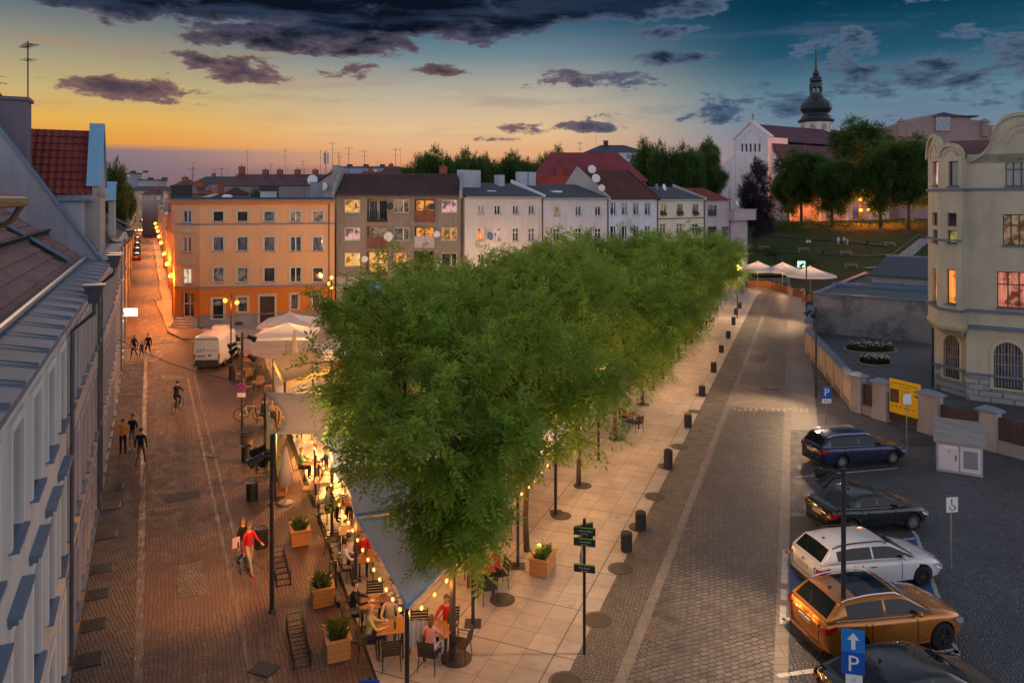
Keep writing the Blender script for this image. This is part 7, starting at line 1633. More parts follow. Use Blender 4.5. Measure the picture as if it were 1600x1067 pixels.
car(G(1425, 828), HD, 'black hatchback with chrome window line, second farthest parked car', paint('paint_black_green', (.010, .014, .014), .5), 4.35, 1.8, belt=[(0, .78), (.12, .98), (.5, 1.03), (1.5, .98), (3.0, .93), (3.4, .92), (3.9, .82), (4.2, .68), (4.35, .55)], gh=(.25, 1.15, 2.35, 3.25), wheelbase=2.63, fo=.88, roof=[(.25, 1.02), (1.15, 1.38), (1.6, 1.44), (2.1, 1.44), (2.35, 1.39), (3.25, .95)], spokes=7)
car(G(1440, 914), HD, 'white estate car with dark roof rails on the blue bay', paint('paint_white', (.62, .60, .60), .0), 4.7, 1.82, belt=[(0, .78), (.10, .96), (.5, 1.02), (1.5, .99), (3.0, .94), (3.5, .93), (4.2, .80), (4.5, .66), (4.7, .55)], gh=(.12, .56, 2.6, 3.55), wheelbase=2.66, fo=.95, roof=[(.12, 1.0), (.56, 1.40), (1.3, 1.47), (2.3, 1.46), (2.6, 1.41), (3.55, .96)], rails=TRIM, rim=RIMD, spokes=10)
car(G(1470.5, 1013), HD, 'orange crossover with a black panoramic roof and dark wheels', paint('paint_orange', (.50, .17, .012), .5), 4.57, 1.9, belt=[(0, .90), (.10, 1.08), (.5, 1.13), (1.5, 1.08), (3.0, 1.04), (3.4, 1.04), (4.0, .96), (4.4, .82), (4.57, .68)], gh=(.12, .60, 2.5, 3.4), wheelbase=2.73, fo=.9, wr=.37, roof=[(.12, 1.12), (.60, 1.53), (1.5, 1.61), (2.2, 1.60), (2.5, 1.55), (3.4, 1.08)], rails=CHROME, sun=True, rim=RIMD, spokes=5)
car(G(1470.5, 1013)+Vector((-.62, -3.25, 0)), HD, 'black car cut off by the bottom edge of the picture', paint('paint_black', (.012, .012, .014), .3), 4.55, 1.85, gh=(.25, 1.05, 2.5, 3.45), belt=[(0, .85), (.10, 1.0), (.5, 1.06), (1.5, 1.02), (3.0, .98), (3.4, .97), (4.0, .86), (4.35, .72), (4.55, .6)], roof=[(.25, 1.05), (1.05, 1.46), (1.6, 1.51), (2.2, 1.50), (2.5, 1.45), (3.45, 1.0)], wr=.34, spokes=7)
# cars far up the side street
lant = emit('headlights_on', (1, .75, .45), 9)
cd_ = Vector((-.49, .87, 0)); hh_ = math.atan2(.87, -.49)
for k, (px_, py_, tone) in enumerate(((206, 396, (.04, .04, .05)), (204, 405, (.15, .03, .03)), (207, 387, (.03, .03, .04)), (209, 378, (.2, .2, .22)))):
    q = G(px_, py_); q.x = max(q.x, LW(q.y)+.6)
    car(q+Vector((.9, 0, 0)), hh_, ORD[k]+' small dark car parked along the left kerb of the side street' if k < 3 else 'grey car farthest along the left kerb of the side street', paint('pf%d' % k, tone), wheelbase=2.6, chrome=False, spokes=5)
for k, px_ in enumerate((208.5, 218)):
    q = G(px_, 362.5); r0 = car(q+Vector((.5, 0, 0)), hh_+PI, ['left', 'right'][k]+' oncoming car with headlights on at the far end of the side street', paint('pf9', (.25, .24, .24)), wheelbase=2.6, chrome=False, spokes=5)
    MB().ball((4.5, .6, .68), .22, 8, 6).ball((4.5, -.6, .68), .22, 8, 6).build('headlight', lant, r0, smooth=True)
# ------------------------------------------------------------------ van
q = G(323, 577.5); r0 = root('delivery_van', q, math.atan2(1, -.06), 'white high-roofed delivery van with 24/7 lettering on its rear doors', 'van'); VW = plain('van_white', (.68, .66, .62), .35, 0, .06, 2, .5, .4)
L, Wd, Hh = 5.4, 2.0, 2.45; st = [(0, .93, .5, 2.32), (.04, .97, .42, 2.40), (.3, 1.0, .36, 2.45), (3.0, 1.0, .36, 2.45), (3.7, .99, .36, 2.40), (4.2, .97, .36, 1.75), (4.5, .95, .36, 1.25), (5.1, .90, .36, 1.05), (5.35, .82, .40, .85), (5.4, .75, .45, .70)]
m = MB(); ring = []
for x, w_, zb, zt in st:
    pts = [(0, zb), (w_*.95, zb), (w_, zb+.1), (w_*1.0, zb+(zt-zb)*.45), (w_*.94, zt-(zt-zb)*.16), (w_*.86, zt-.05), (w_*.7, zt), (0, zt+.03)]; ring.append([(x, y, z) for y, z in pts]+[(x, -y, z) for y, z in reversed(pts[1:-1])])
n = len(ring[0]); fs = [(i*n+k, (i+1)*n+k, (i+1)*n+(k+1) % n, i*n+(k+1) % n) for i in range(len(st)-1) for k in range(n)]+[tuple(range(n)), tuple((len(st)-1)*n+k for k in reversed(range(n)))]
m.add([v for r_ in ring for v in r_], fs); m.build('body', VW, r0, fix=True)
MB().box(-.03, -.002, -.86, .86, .30, .72).box(-.12, .0, -.9, .9, .26, .42).build('bumper', plain('van_bumper', (.05, .05, .055), .7), r0)
for s_ in (-1, 1):
    m = MB(); m.box(-.018, -.002, min(s_*.02, s_*.84), max(s_*.02, s_*.84), .74, 2.12); dr = m.build('door', plain('van_door', (.56, .56, .60), .4, 0, .05, 2), r0)
    if s_ > 0: MB().box(-.05, -.018, .10, .75, .98, 1.04).build('handle', BLACK, dr)
    MB().box(-.022, -.0, s_*.88-.05, s_*.88+.05, .75, 1.15).build('taillight', TAILR, r0)
    for x in (1.0, 4.35):
        w_ = MB().tube([(0, s_*.1, 0), (0, -s_*.1, 0)], .34, 20).build('wheel', TYRE, r0, loc=(x, s_*.9, .34)); MB().tube([(0, s_*.11, 0), (0, s_*.09, 0)], .2, 14).build('rim', RIM, w_)
    MB().box(4.0, 4.15, s_*1.08-.1, s_*1.08+.1, 1.3, 1.62).build('mirror', BLACK, r0)
    MB().add([(3.6, s_*1.003, 1.3), (4.25, s_*.99, 1.25), (4.1, s_*.965, 1.8), (3.6, s_*.96, 1.95)], [(0, 1, 2, 3)]).build('side_window', CGL, r0)
MB().add([(3.78, -.8, 2.33), (3.78, .8, 2.33), (4.42, .85, 1.40), (4.42, -.85, 1.40)], [(0, 1, 2, 3)]).build('windscreen', CGL, r0)
MB().box(-.02, .0, -.8, .8, 2.16, 2.3).build('top_stripe', plain('van_grey', (.30, .29, .30), .5), r0)
MB().box(2.7, 3.5, -.55, .55, 2.46, 2.72).build('roof_unit', VW, r0)
RT = (PI/2, 0, -PI/2); VB = plain('van_blue', (.01, .06, .22), .4)
text('24/7', .34, VB, r0, (-.022, .42, 1.40), RT); text('LOGISTICS', .19, plain('van_text', (.12, .13, .2), .4), r0, (-.022, -.38, 1.40), RT); MB().box(-.026, -.019, .18, .66, .82, .92).build('number_plate', PLATE, r0); MB().box(-.04, -.018, -.35, -.1, 1.0, 1.1).build('latch', BLACK, r0)
# ------------------------------------------------------------------ people
SKIN = plain('skin', (.50, .28, .19), .6, 0, .08, 12); HAIR = {'dark': plain('hair_dark', (.03, .02, .015), .7), 'brown': plain('hair_brown', (.12, .06, .03), .7), 'grey': plain('hair_grey', (.35, .33, .31), .7), 'blond': plain('hair_blond', (.40, .26, .11), .7)}
def cl(name, c): return plain('cloth_'+name, c, .85, 0, .15, 9, .2)
CLO = {'black': cl('black', (.018, .018, .022)), 'orange': cl('orange', (.85, .28, .02)), 'red': cl('red', (.50, .02, .02)), 'white': cl('white', (.62, .60, .58)), 'brown': cl('brown', (.20, .12, .07)), 'grey': cl('grey', (.22, .22, .24)), 'beige': cl('beige', (.42, .34, .24)), 'navy': cl('navy', (.03, .04, .10)), 'denim': cl('denim', (.09, .14, .24)), 'yellow': cl('yellow', (.50, .42, .16)), 'green': cl('green', (.08, .14, .07)), 'pink': cl('pink', (.55, .25, .25)), 'skin': SKIN, 'shoe': cl('shoe', (.03, .03, .03)), 'wshoe': cl('wshoe', (.6, .6, .6)), 'rshoe': cl('rshoe', (.45, .05, .04))}
def skin_surface(verts, edges, radii, mats, bone_mat):
    me = bpy.data.meshes.new('body'); me.from_pydata(verts, edges, []); o = bpy.data.objects.new('tmp', me); col.objects.link(o)
    o.modifiers.new('s', 'SKIN'); sv = me.skin_vertices[0].data
    for i, r in enumerate(radii): sv[i].radius = (r, r) if not isinstance(r, tuple) else r
    for i in range(len(verts)): sv[i].use_root = (i == 0)
    su = o.modifiers.new('u', 'SUBSURF'); su.levels = su.render_levels = 1
    dg = bpy.context.evaluated_depsgraph_get(); out = bpy.data.meshes.new_from_object(o.evaluated_get(dg)); bpy.data.objects.remove(o)
    out.materials.clear()
    for m_ in mats: out.materials.append(m_)
    V = [Vector(v) for v in verts]
    for p in out.polygons:
        c = p.center; best = 9; bi = 0
        for (a, b_), k in zip(edges, bone_mat):
            A_, B_ = V[a], V[b_]; d = B_-A_; t = max(0, min(1, (c-A_).dot(d)/max(1e-9, d.length_squared))); dd = (c-A_-d*t).length
            if dd < best: best = dd; bi = k
        p.material_index = bi; p.use_smooth = True
    return out
def person(loc, face, lab, top='black', legs='navy', shoe='shoe', hair='dark', h=1.75, pose='stand', sleeve='long', short=False, seat=.46, armL=None, armR=None, group=None, lean=0.0, hairlen=.0, headturn=0):
    """face: direction of view in radians; local y forward"""
    k = h/1.75; J = {}
    sit = pose in ('sit', 'bike')
    pz = seat+.10 if sit else .93
    if pose == 'bike': pz = .98
    ln_ = lean
    def up(z): return (z-.93)      # along the torso
    def T(x, u_): return (x, math.sin(ln_)*u_, pz+math.cos(ln_)*u_)
    V = []; Rr = []; E = []; BM = []
    mats = [SKIN, CLO[top], CLO[legs], CLO[shoe]]
    def v(p, r): V.append(tuple(c*k for c in p)); Rr.append(tuple(q*k for q in r) if isinstance(r, tuple) else r*k); return len(V)-1
    def e(a, b_, m_): E.append((a, b_)); BM.append(m_)
    pel = v(T(0, 0), (.135, .115)); wst = v(T(0, .20), (.125, .10)); chs = v(T(0, .38), (.155, .115)); nb = v(T(0, .50), (.09, .08)); nk = v(T(0, .565), .052); hb = v(T(0, .64), (.062, .075)); hm = v(tuple(a+b_ for a, b_ in zip(T(0, .715), (0, .015, 0))), (.075, .09)); ht = v(T(0, .79), (.06, .07))
    e(pel, wst, 1); e(wst, chs, 1); e(chs, nb, 1); e(nb, nk, 0); e(nk, hb, 0); e(hb, hm, 0); e(hm, ht, 0)
    hands = []
    for s_ in (-1, 1):
        sh = v(T(.165*s_, .46), .062); e(chs, sh, 1) if False else e(nb, sh, 1)
        arm = (armL if s_ < 0 else armR) or ('down' if not sit else 'lap')
        S_ = Vector(T(.185*s_, .45))
        dirs = {'down': ((.06*s_, -.02, -.28), (.02*s_, .06, -.25)), 'swing': ((.05*s_, -.12, -.26), (.0, .04, -.25)), 'fwd': ((.05*s_, .14, -.24), (-.03*s_, .22, -.06)), 'up': ((.10*s_, .12, -.22), (-.12*s_, .10, .21)), 'lap': ((.06*s_, .08, -.26), (-.06*s_, .23, -.05)), 'table': ((.07*s_, .17, -.20), (-.10*s_, .22, .0)), 'bars': ((.05*s_, .18, -.20), (-.0*s_, .22, -.09)), 'out': ((.20*s_, .06, -.15), (.18*s_, .14, .03)), 'face': ((.08*s_, .12, -.23), (-.13*s_, .06, .22)), 'pocket': ((.10*s_, -.06, -.26), (-.08*s_, .08, -.22))}[arm]
        el_ = S_+Vector(dirs[0]); wr_ = el_+Vector(dirs[1]); me_ = v(el_, .042); mw = v(wr_, .028); e(sh, me_, 1); e(me_, mw, 1 if sleeve == 'long' else 0)
        hd = (wr_-el_).normalized(); pm_ = v(wr_+hd*.055, (.036, .022)); pe = v(wr_+hd*.095, (.038, .018)); e(mw, pm_, 0); e(pm_, pe, 0); hands.append((wr_, hd, s_))
        hip = v((.095*s_, T(0, -.03)[1], pz-.04), .085); e(pel, hip, 2)
        if sit and pose != 'bike': kn = Vector((.13*s_, .42, seat+.05)); an = Vector((.12*s_, .40, .09))
        elif pose == 'bike': kn = Vector((.12*s_, .36+.0, pz-.25+.12*s_)); an = Vector((.12*s_, .16, pz-.62+.14*s_))
        elif pose == 'walk': kn = Vector((.10*s_, .18 if s_ > 0 else -.02, .50)); an = Vector((.10*s_, .25 if s_ > 0 else -.32, .09 if s_ > 0 else .15))
        else: kn = Vector((.11*s_, .02, .50)); an = Vector((.12*s_, -.02, .09))
        mid = Vector(V[hip])/k; th = v(mid.lerp(kn, .45), .075); kk = v(kn, .052); cf = v(kn.lerp(an, .35), .052); aa = v(an, .036); toe = v(an+Vector((.02*s_, .14, -.045)), (.038, .03)); heel = None
        e(hip, th, 2); e(th, kk, 2); e(kk, cf, 0 if short else 2); e(cf, aa, 0 if short else 2); e(aa, toe, 3)
    me = skin_surface(V, E, Rr, mats, BM)
    # fingers, nose and ears joined into the same body mesh
    f_ = MB()
    for (wr_, hd, s_) in hands:
        side = hd.cross(Vector((0, 0, 1))); side = side.normalized() if side.length > .1 else Vector((1, 0, 0)); dn = side.cross(hd).normalized()
        for i in range(4): b0 = wr_+hd*.095+side*(-.03+.02*i); ll = (.058, .068, .064, .05)[i]; f_.tube([b0*k, (b0+hd*ll*.55-dn*.008)*k, (b0+hd*ll-dn*.03)*k], [.0095*k, .009*k, .006*k], 5)
        b0 = wr_+hd*.04-side*s_*.03; f_.tube([b0*k, (b0-side*s_*.028+hd*.03)*k, (b0-side*s_*.03+hd*.06)*k], [.011*k, .010*k, .007*k], 5)
    hc = Vector(V[hm]); f_.add([hc+Vector((0, .085, .02))*k, hc+Vector((-.014, .085, -.02))*k, hc+Vector((.014, .085, -.02))*k, hc+Vector((0, .113, -.015))*k], [(0, 1, 3), (0, 3, 2), (1, 2, 3)])
    for s_ in (-1, 1): f_.ball(hc+Vector((s_*.078, .0, .0))*k, .024*k, 6, 4, 0, (.4, .8, 1.2))
    b = bmesh.new(); b.from_mesh(me); vl = [b.verts.new(q) for q in f_.v]
    for q in f_.f:
        try: b.faces.new([vl[i] for i in q]).smooth = True
        except ValueError: pass
    b.to_mesh(me); b.free()
    r0 = root('person', loc, face-PI/2, lab, 'person', group); link('body', me, r0)
    hp = Vector(V[hm]); m = MB(); m.ball((0, -.012*k, .022*k), .098*k, 12, 8, 0, (.93, 1.08, 1.12)); vs2 = []
    keep = [i for i, f in enumerate(m.f) if sum(m.v[j][2] for j in f)/len(f) > (-.01 if sum(m.v[j][1] for j in f)/len(f) < .0 else .055*k)]
    m.f = [m.f[i] for i in keep]; m.mi = [0]*len(m.f)
    if hairlen: m.tube([(0, -.06*k, 0), (0, -.08*k, -hairlen*k*.6), (0, -.075*k, -hairlen*k)], [.085*k, .075*k, .04*k], 8)
    m.build('hair', HAIR[hair], r0, loc=hp, smooth=True)
    m = MB(); [m.ball((s_*.03*k, .083*k, .018*k), .010*k, 6, 4) for s_ in (-1, 1)]; m.box(-.022*k, .022*k, .078*k, .088*k, -.045*k, -.038*k); m.build('face_details', TXT, r0, loc=hp)
    return r0
away, toward, rgt, lft = PI/2, -PI/2, 0.0, PI
person(G(192, 711), away, 'person in a bright orange jacket and dark trousers by the left houses', 'orange', 'black', hair='brown', armL='out', armR='face', h=1.78)
person(G(207, 703), toward-.2, 'person in a black t-shirt and grey shorts facing the one in orange', 'black', 'grey', 'wshoe', 'brown', sleeve='short', short=True, armR='fwd', h=1.80)
person(G(220, 728), away+.1, 'person in a black jacket and brown trousers walking up the left street', 'black', 'brown', 'shoe', 'dark', pose='walk', h=1.78)
person(G(209.5, 559), toward, 'adult in dark clothes holding the child on the left', 'black', 'black', h=1.78, pose='walk', armL='swing'); person(G(221.5, 558), toward, 'small child walking between two adults', 'navy', 'black', h=1.22, pose='walk'); person(G(231.5, 557), toward, 'adult in black with pale socks walking right of the child', 'black', 'black', 'wshoe', h=1.84, short=True, pose='walk')
person(G(389, 897), rgt-.5, 'person in a red top, beige trousers and red shoes crossing the left street', 'red', 'beige', 'rshoe', 'brown', h=1.72, pose='walk', armL='fwd'); person(G(379, 888), rgt-.3, 'person in black with long brown hair walking behind the one in red', 'black', 'denim', 'shoe', 'brown', h=1.72, pose='walk', hairlen=.2)
MB().box(-.13, .13, -.012, .012, -.17, .17).build('paper_bag', plain('paper_pink', (.70, .50, .46), .8), loc=G(384, 892)+Vector((-.28, -.12, 1.02)), rz=.8, label='pale pink paper folder carried by the person in red', cat='folder')
person(G(1161, 458), away, 'person in a white shirt among the bicycles at the far end of the plaza', 'white', 'navy', h=1.8); person(G(1166, 456), away, 'person in dark clothes beside the one in white', 'black', 'black', h=1.8)

# ------------------------------------------------------------------ bicycles
def bicycle(loc, rz, lab, fm, rack=False):
    r0 = root('bicycle', loc, rz, lab, 'bicycle')
    for x in (-.52, .52):
        m = MB(); pts = [(x+.33*math.cos(a), 0, .34+.33*math.sin(a)) for a in np.linspace(0, 2*PI, 25)]; m.tube(pts, .018, 6, caps=False); w_ = m.build('wheel', TYRE, r0)
        m = MB(); [m.tube([(x, 0, .34), (x+.31*math.cos(a), 0, .34+.31*math.sin(a))], .003, 3) for a in np.linspace(0, 2*PI, 15)[:-1]]; m.tube([(x, -.04, .34), (x, .04, .34)], .03, 8); m.build('spokes', GREYM, w_)
    m = MB(); BB = (-.08, 0, .30); ST = (-.20, 0, .80); HT = (.36, 0, .82); HB = (.40, 0, .66); RX = (-.52, 0, .34); FX = (.52, 0, .34)
    for a, b_ in ((BB, ST), (ST, HT), (BB, HB), (BB, RX), (RX, (-.18, 0, .74)), (HT, HB), (HB, FX)): m.tube([a, b_], .02, 6)
    m.build('frame', fm, r0); MB().box(-.34, -.08, -.07, .07, .90, .94).tube([(-.2, 0, .8), (-.22, 0, .9)], .015, 6).build('saddle', BLACK, r0)
    MB().tube([(.35, 0, .82), (.37, 0, .96)], .016, 6).tube([(.36, -.28, .98), (.40, -.1, .97), (.40, .1, .97), (.36, .28, .98)], .014, 6).build('handlebar', BLACK, r0); MB().lathe([(.09, -.01), (.09, .01)], 14).xform(Matrix.Rotation(PI/2, 4, 'X')).build('crank', DARKM, r0, loc=BB)
    return r0
bicycle(G(389, 657), .12, 'white bicycle leaning beside the mast near the barrel', WHITEP); cq = G(277, 643); bicycle(cq, away+.03, 'dark bicycle ridden along the left street', BLACK)
person(cq+Vector((0, -.18, 0)), away+.03, 'cyclist in a dark jacket riding away up the left street', 'black', 'black', pose='bike', lean=.35, armL='bars', armR='bars', h=1.78)
for k, (px_, py_) in enumerate(((1152, 461), (1159, 460))): bicycle(G(px_, py_), .2+.5*k, ['black bicycle by the farthest bin', 'second black bicycle by the farthest bin, turned more'][k], BLACK)
q = G(508, 938); r0 = root('scooter', q+Vector((.35, .1, 0)), 1.9, 'black electric scooter leaning behind the middle wooden planter', 'scooter'); MB().box(-.45, .3, -.07, .07, .10, .15).build('deck', BLACK, r0); MB().tube([(.38, 0, .12), (.30, 0, 1.05)], .025, 8).tube([(.30, -.22, 1.05), (.30, .22, 1.05)], .018, 6).build('handlebar', BLACK, r0)
for x in (-.48, .42): MB().lathe([(.10, -.02), (.10, .02)], 16).xform(Matrix.Rotation(PI/2, 4, 'X')).build('wheel', TYRE, r0, loc=(x, 0, .10))
# ------------------------------------------------------------------ bike racks
def rack(a, b_, lab):
    a, b_ = G(*a), G(*b_); d = b_-a; L = d.length; r0 = root('bike_rack', a, math.atan2(d.y, d.x), lab, 'bike rack', 'dark bike racks'); m = MB(); w2 = .22; h_ = .42; t = .018
    for s_ in (-w2, w2): m.tube([(0, s_, .05), (L, s_, .05)], t, 6); m.tube([(0, s_, h_), (L, s_, h_)], t, 6)
    m.build('rails', BLACK, r0)
    for i in range(6): x = L*i/5; MB().tube([(x, -w2, 0), (x, -w2, h_), (x, w2, h_), (x, w2, 0)], t*.95, 6).tube([(x, -w2, .05), (x, w2, .05)], t*.9, 6).build('hoop', BLACK, r0)
rack((443, 916), (433, 872), 'dark metal bike rack beside the tall mast'); rack((472, 1044), (460, 980), 'nearest dark metal bike rack, left of the nearest planter'); rack((366, 540), (369, 578), 'far dark bike rack behind the double spotlight mast'); rack((409, 740), (413, 715), 'small dark rack by the planter under the sail awning'); rack((384, 648), (389, 620), 'dark rack just above the white bicycle')
# barrel
q = G(386, 712); r0 = root('barrel', q, 0, 'wooden barrel with iron hoops on a dark drum below the spotlight mast', 'barrel'); MB().lathe([(.24, .45), (.29, .65), (.31, .85), (.29, 1.05), (.25, 1.2), (.24, 1.17), (.01, 1.17)], 20, close=False).build('staves', woodmat('barrel_wood', (.20, .12, .07)), r0, smooth=True)
for z_, r_ in ((.52, .265), (.70, .307), (1.0, .307), (1.14, .272)): MB().lathe([(r_, z_), (r_, z_+.04)], 20, close=False).build('hoop', DARKM, r0)
q = G(411, 761)

# ------------------------------------------------------------------ awnings and parasols
AWG = fabric('awning_grey', (.78, .80, .84), .22); AWC = fabric('sail_cream', (.78, .73, .66), .6); AWY = fabric('tent_yellow', (.80, .64, .34), .45); AWW = fabric('parasol_white', (.80, .78, .77), .35)
def cloth(rt, c, mat, sag=.25, bow=.3, n=14, name='canopy', peak=None, tri=False):
    """four corner cloth, sagging edges; corners a,b,c,d around"""
    a, b_, c_, d_ = map(Vector, c); m = MB(); vs = []
    cen = (a+b_+c_+d_)/4
    for j in range(n+1):
        for i in range(n+1):
            u_, v_ = i/n, j/n; p = (a*(1-u_)+b_*u_)*(1-v_)+(d_*(1-u_)+c_*u_)*v_; eu, ev = 4*u_*(1-u_), 4*v_*(1-v_)
            p = p+(cen-p)*bow*((1-ev)*eu*.5+(1-eu)*ev*.5)*.6+Vector((0, 0, -sag*(eu*(1-ev)+ev*(1-eu))*.6))
            if peak: p += Vector((0, 0, peak*(eu*ev)**1.2))
            vs.append(p)
    k = n+1; m.add(vs, [(j*k+i, j*k+i+1, (j+1)*k+i+1, (j+1)*k+i) for j in range(n) for i in range(n)]); o = m.build(name, mat, rt, smooth=True)
    so_ = o.modifiers.new('s', 'SOLIDIFY'); so_.thickness = .012; return o
def awning(name, lab, corners, mat, posts, **kw):
    c0 = sum((Vector(c) for c in corners), Vector())/4; c0.z = 0; r0 = root(name, c0, 0, lab, 'awning'); cloth(r0, [Vector(c)-c0 for c in corners], mat, **kw)
    for (x, y, h_) in posts: MB().box(-.05, .05, -.05, .05, 0.02, h_).box(-.24, .24, -.24, .24, 0, .02).build('post', DARKM, r0, loc=(x-c0.x, y-c0.y, .01))
    return r0, c0
T0 = (-2.55, 17.9); L1 = (-4.9, 23.1); L2 = (-6.7, 27.4); L3 = (-8.4, 31.4); R1 = (-1.15, 21.7); R2 = (.2, 25.1); R3 = (1.75, 29.4); R4 = (3.2, 33.2); zA = 2.55
r0, c0 = awning('stretch_awning', 'front grey stretched awning coming to a low point above the nearest tables', [(T0[0], T0[1], zA), (T0[0]+.02, T0[1]+.05, zA), (R2[0], R2[1], zA+.05), (L1[0], L1[1]-.1, zA)], AWG, [(T0[0], T0[1], zA), (L1[0], L1[1], zA-.05), (R1[0], R1[1], 2.5)], sag=.10, bow=.18, peak=.15)
def edge_roll(c0, a, b_, r0, sag=.15, inw=(0, 0)):
    pts = [Vector(a).lerp(Vector(b_), t)+Vector((inw[0]*4*t*(1-t), inw[1]*4*t*(1-t), -sag*4*t*(1-t)))-c0 for t in np.linspace(0, 1, 14)]; MB().tube(pts, .035, 6).build('hem', plain('hem_blue', (.28, .38, .52), .5), r0, smooth=True)
edge_roll(c0, (*T0, zA), (L1[0], L1[1], zA), r0, .10, (.12, .04)); edge_roll(c0, (*T0, zA), (*R2, zA), r0, .10, (-.1, .02))
r0, c0 = awning('stretch_awning', 'second grey stretched awning behind the front one, seen between the leaves', [(*L1, zA), (*R2, zA+.05), (*R3, zA+.05), (*L2, zA)], AWG, [(L2[0], L2[1], zA-.05), (*R2, zA)], sag=.12, bow=.18, peak=.3); edge_roll(c0, (*L1, zA), (*L2, zA), r0, .1, (.12, .04))
MB().tube([Vector((*L1, zA+.02))-c0, Vector((*R2, zA+.08))-c0], .07, 8).build('beam', plain('beam_blue', (.16, .26, .36), .5), r0)
r0, c0 = awning('stretch_awning', 'third grey stretched awning just below the cream sail', [(*L2, zA), (*R3, zA+.05), (*R4, zA+.1), (*L3, zA)], AWG, [(L3[0], L3[1], zA-.05), (*R3, zA)], sag=.12, bow=.18, peak=.3); edge_roll(c0, (*L2, zA), (*L3, zA), r0, .1, (.12, .04))
SA = P(430, 677, 30.4); SBp = P(414, 612, 36.5); SC = Vector((-3.0, 39.5, 3.1)); SD = Vector((-2.6, 31.4, 2.75))
r0, c0 = awning('sail_awning', 'cream sail awning with a lit underside between the grey awnings and the yellow tent', [SA, SD, SC, SBp], AWC, [(SA.x, SA.y, SA.z), (SBp.x, SBp.y, SBp.z), (SD.x, SD.y, 2.7)], sag=.55, bow=.5, peak=.35, n=20)
m = MB(); n_ = 10; a, b_ = SBp-c0, SA-c0
for i in range(n_): t0, t1 = i/n_, (i+1)/n_; p, q = a.lerp(b_, t0), a.lerp(b_, t1); w0, w1 = .06*math.sin(i*2.2), .06*math.sin((i+1)*2.2); m.quad(p+Vector((w0, 0, -.15)), q+Vector((w1, 0, -.15)), q+Vector((w1+.1, 0, -2.0)), p+Vector((w0+.1, 0, -1.9)))
m.build('side_panel', fabric('panel_blue', (.16, .22, .30), .2), r0, smooth=True)
Y1 = P(445, 597, 39.8); Y2 = P(518, 571, 43.7); Y3 = P(489, 541, 49); Y4 = P(427, 561, 45.3)
r0, c0 = awning('terrace_tent', 'yellowish rectangular tent with a scalloped front valance beside the white parasols', [Y1, Y2, Y3, Y4], AWY, [(Y1.x, Y1.y, Y1.z), (Y2.x, Y2.y, Y2.z), (Y4.x, Y4.y, Y4.z), (Y3.x, Y3.y, Y3.z)], sag=.12, bow=.1, peak=.15)
m = MB(); ys_ = [Y4-c0, Y1-c0, Y2-c0]
for p, q in zip(ys_, ys_[1:]):
    for i in range(8): u0, u1 = p.lerp(q, i/8), p.lerp(q, (i+1)/8); m.quad(u0, u1, u1-Vector((0, 0, .38)), u0-Vector((0, 0, .38)))
m.build('valance', AWY, r0)
def parasol(x, y, z, lab, s_=2.0, mat=AWW, rz=.2, grp=None, square=True, valance=.22, rise=.75):
    r0 = root('parasol', (x, y, 0), rz, lab, 'parasol', grp); n = 4 if square else 8; m = MB(); P_ = []
    for k in range(n): a = 2*PI*(k+.5)/n; rr = s_*(1.414 if square else 1.08); P_.append(Vector((rr*math.cos(a), rr*math.sin(a), z)))
    top = Vector((0, 0, z+rise))
    for k in range(n):
        a, b_ = P_[k], P_[(k+1) % n]; prev = [a, b_]
        for t in (.35, .7, .96):
            q = [a.lerp(top, t)-Vector((0, 0, .10*math.sin(PI*t))), b_.lerp(top, t)-Vector((0, 0, .10*math.sin(PI*t)))]; mid0 = (prev[0]+prev[1])/2-Vector((0, 0, .05)); mid1 = (q[0]+q[1])/2-Vector((0, 0, .05*(1-t)))
            m.quad(prev[0], mid0, mid1, q[0]); m.quad(mid0, prev[1], q[1], mid1); prev = q
        m.quad(a, b_, b_-Vector((0, 0, valance)), a-Vector((0, 0, valance)))
    m.lathe([(.12, z+rise-.02), (.02, z+rise+.1)], 8); o = m.build('canopy', mat, r0); MB().tube([(0, 0, 0), (0, 0, z+rise)], .035, 8).lathe([(.35, 0), (.35, .06)], 12).build('pole', GREYM, r0)
    m = MB(); [m.tube([(0, 0, z+rise-.2), P_[k]-Vector((0, 0, .02))], .014, 4) for k in range(n)]; m.build('ribs', GREYM, r0); return r0
parasol(-17.0, 55.5, 2.5, 'front large white square parasol before the orange house', 2.1, rz=.1, grp='large white square parasols'); parasol(-18.2, 60.2, 2.55, 'rear large white square parasol, nearer the orange house door', 2.1, rz=.1, grp='large white square parasols'); parasol(-11.3, 48.5, 2.6, 'white parasol half hidden by the leftmost leaves, right of the yellow tent', 1.9, rz=.5)
parasol(-10.2, 55.0, 2.6, 'white parasol behind the leftmost tree crown', 2.0, rz=.2)
m = MB(); m.lathe([(.02, 3.45), (.07, 3.3), (.20, 2.3), (.30, 1.4), (.26, 1.2), (.02, 1.2)], 12); r0 = root('parasol', (PX(460, 51.5), 51.5, 0), 0, 'closed cream parasol standing before the white square ones', 'parasol'); m.build('canopy', fabric('parasol_cream', (.55, .48, .38), .2), r0, smooth=True); MB().tube([(0, 0, 0), (0, 0, 1.3)], .03, 6).lathe([(.3, 0), (.3, .06)], 12).build('pole', GREYM, r0)
m = MB(); m.lathe([(.02, 2.35), (.08, 2.2), (.22, 1.5), (.34, .8), (.02, .75)], 12); r0 = root('parasol', (PX(443, 30), 30.3, 0), 0, 'closed pinkish parasol under the lower corner of the cream sail', 'parasol'); m.build('canopy', fabric('parasol_pink', (.50, .38, .34), .2), r0, smooth=True); MB().tube([(0, 0, 0), (0, 0, 1)], .03, 6).lathe([(.3, 0), (.3, .06)], 12).build('pole', GREYM, r0)
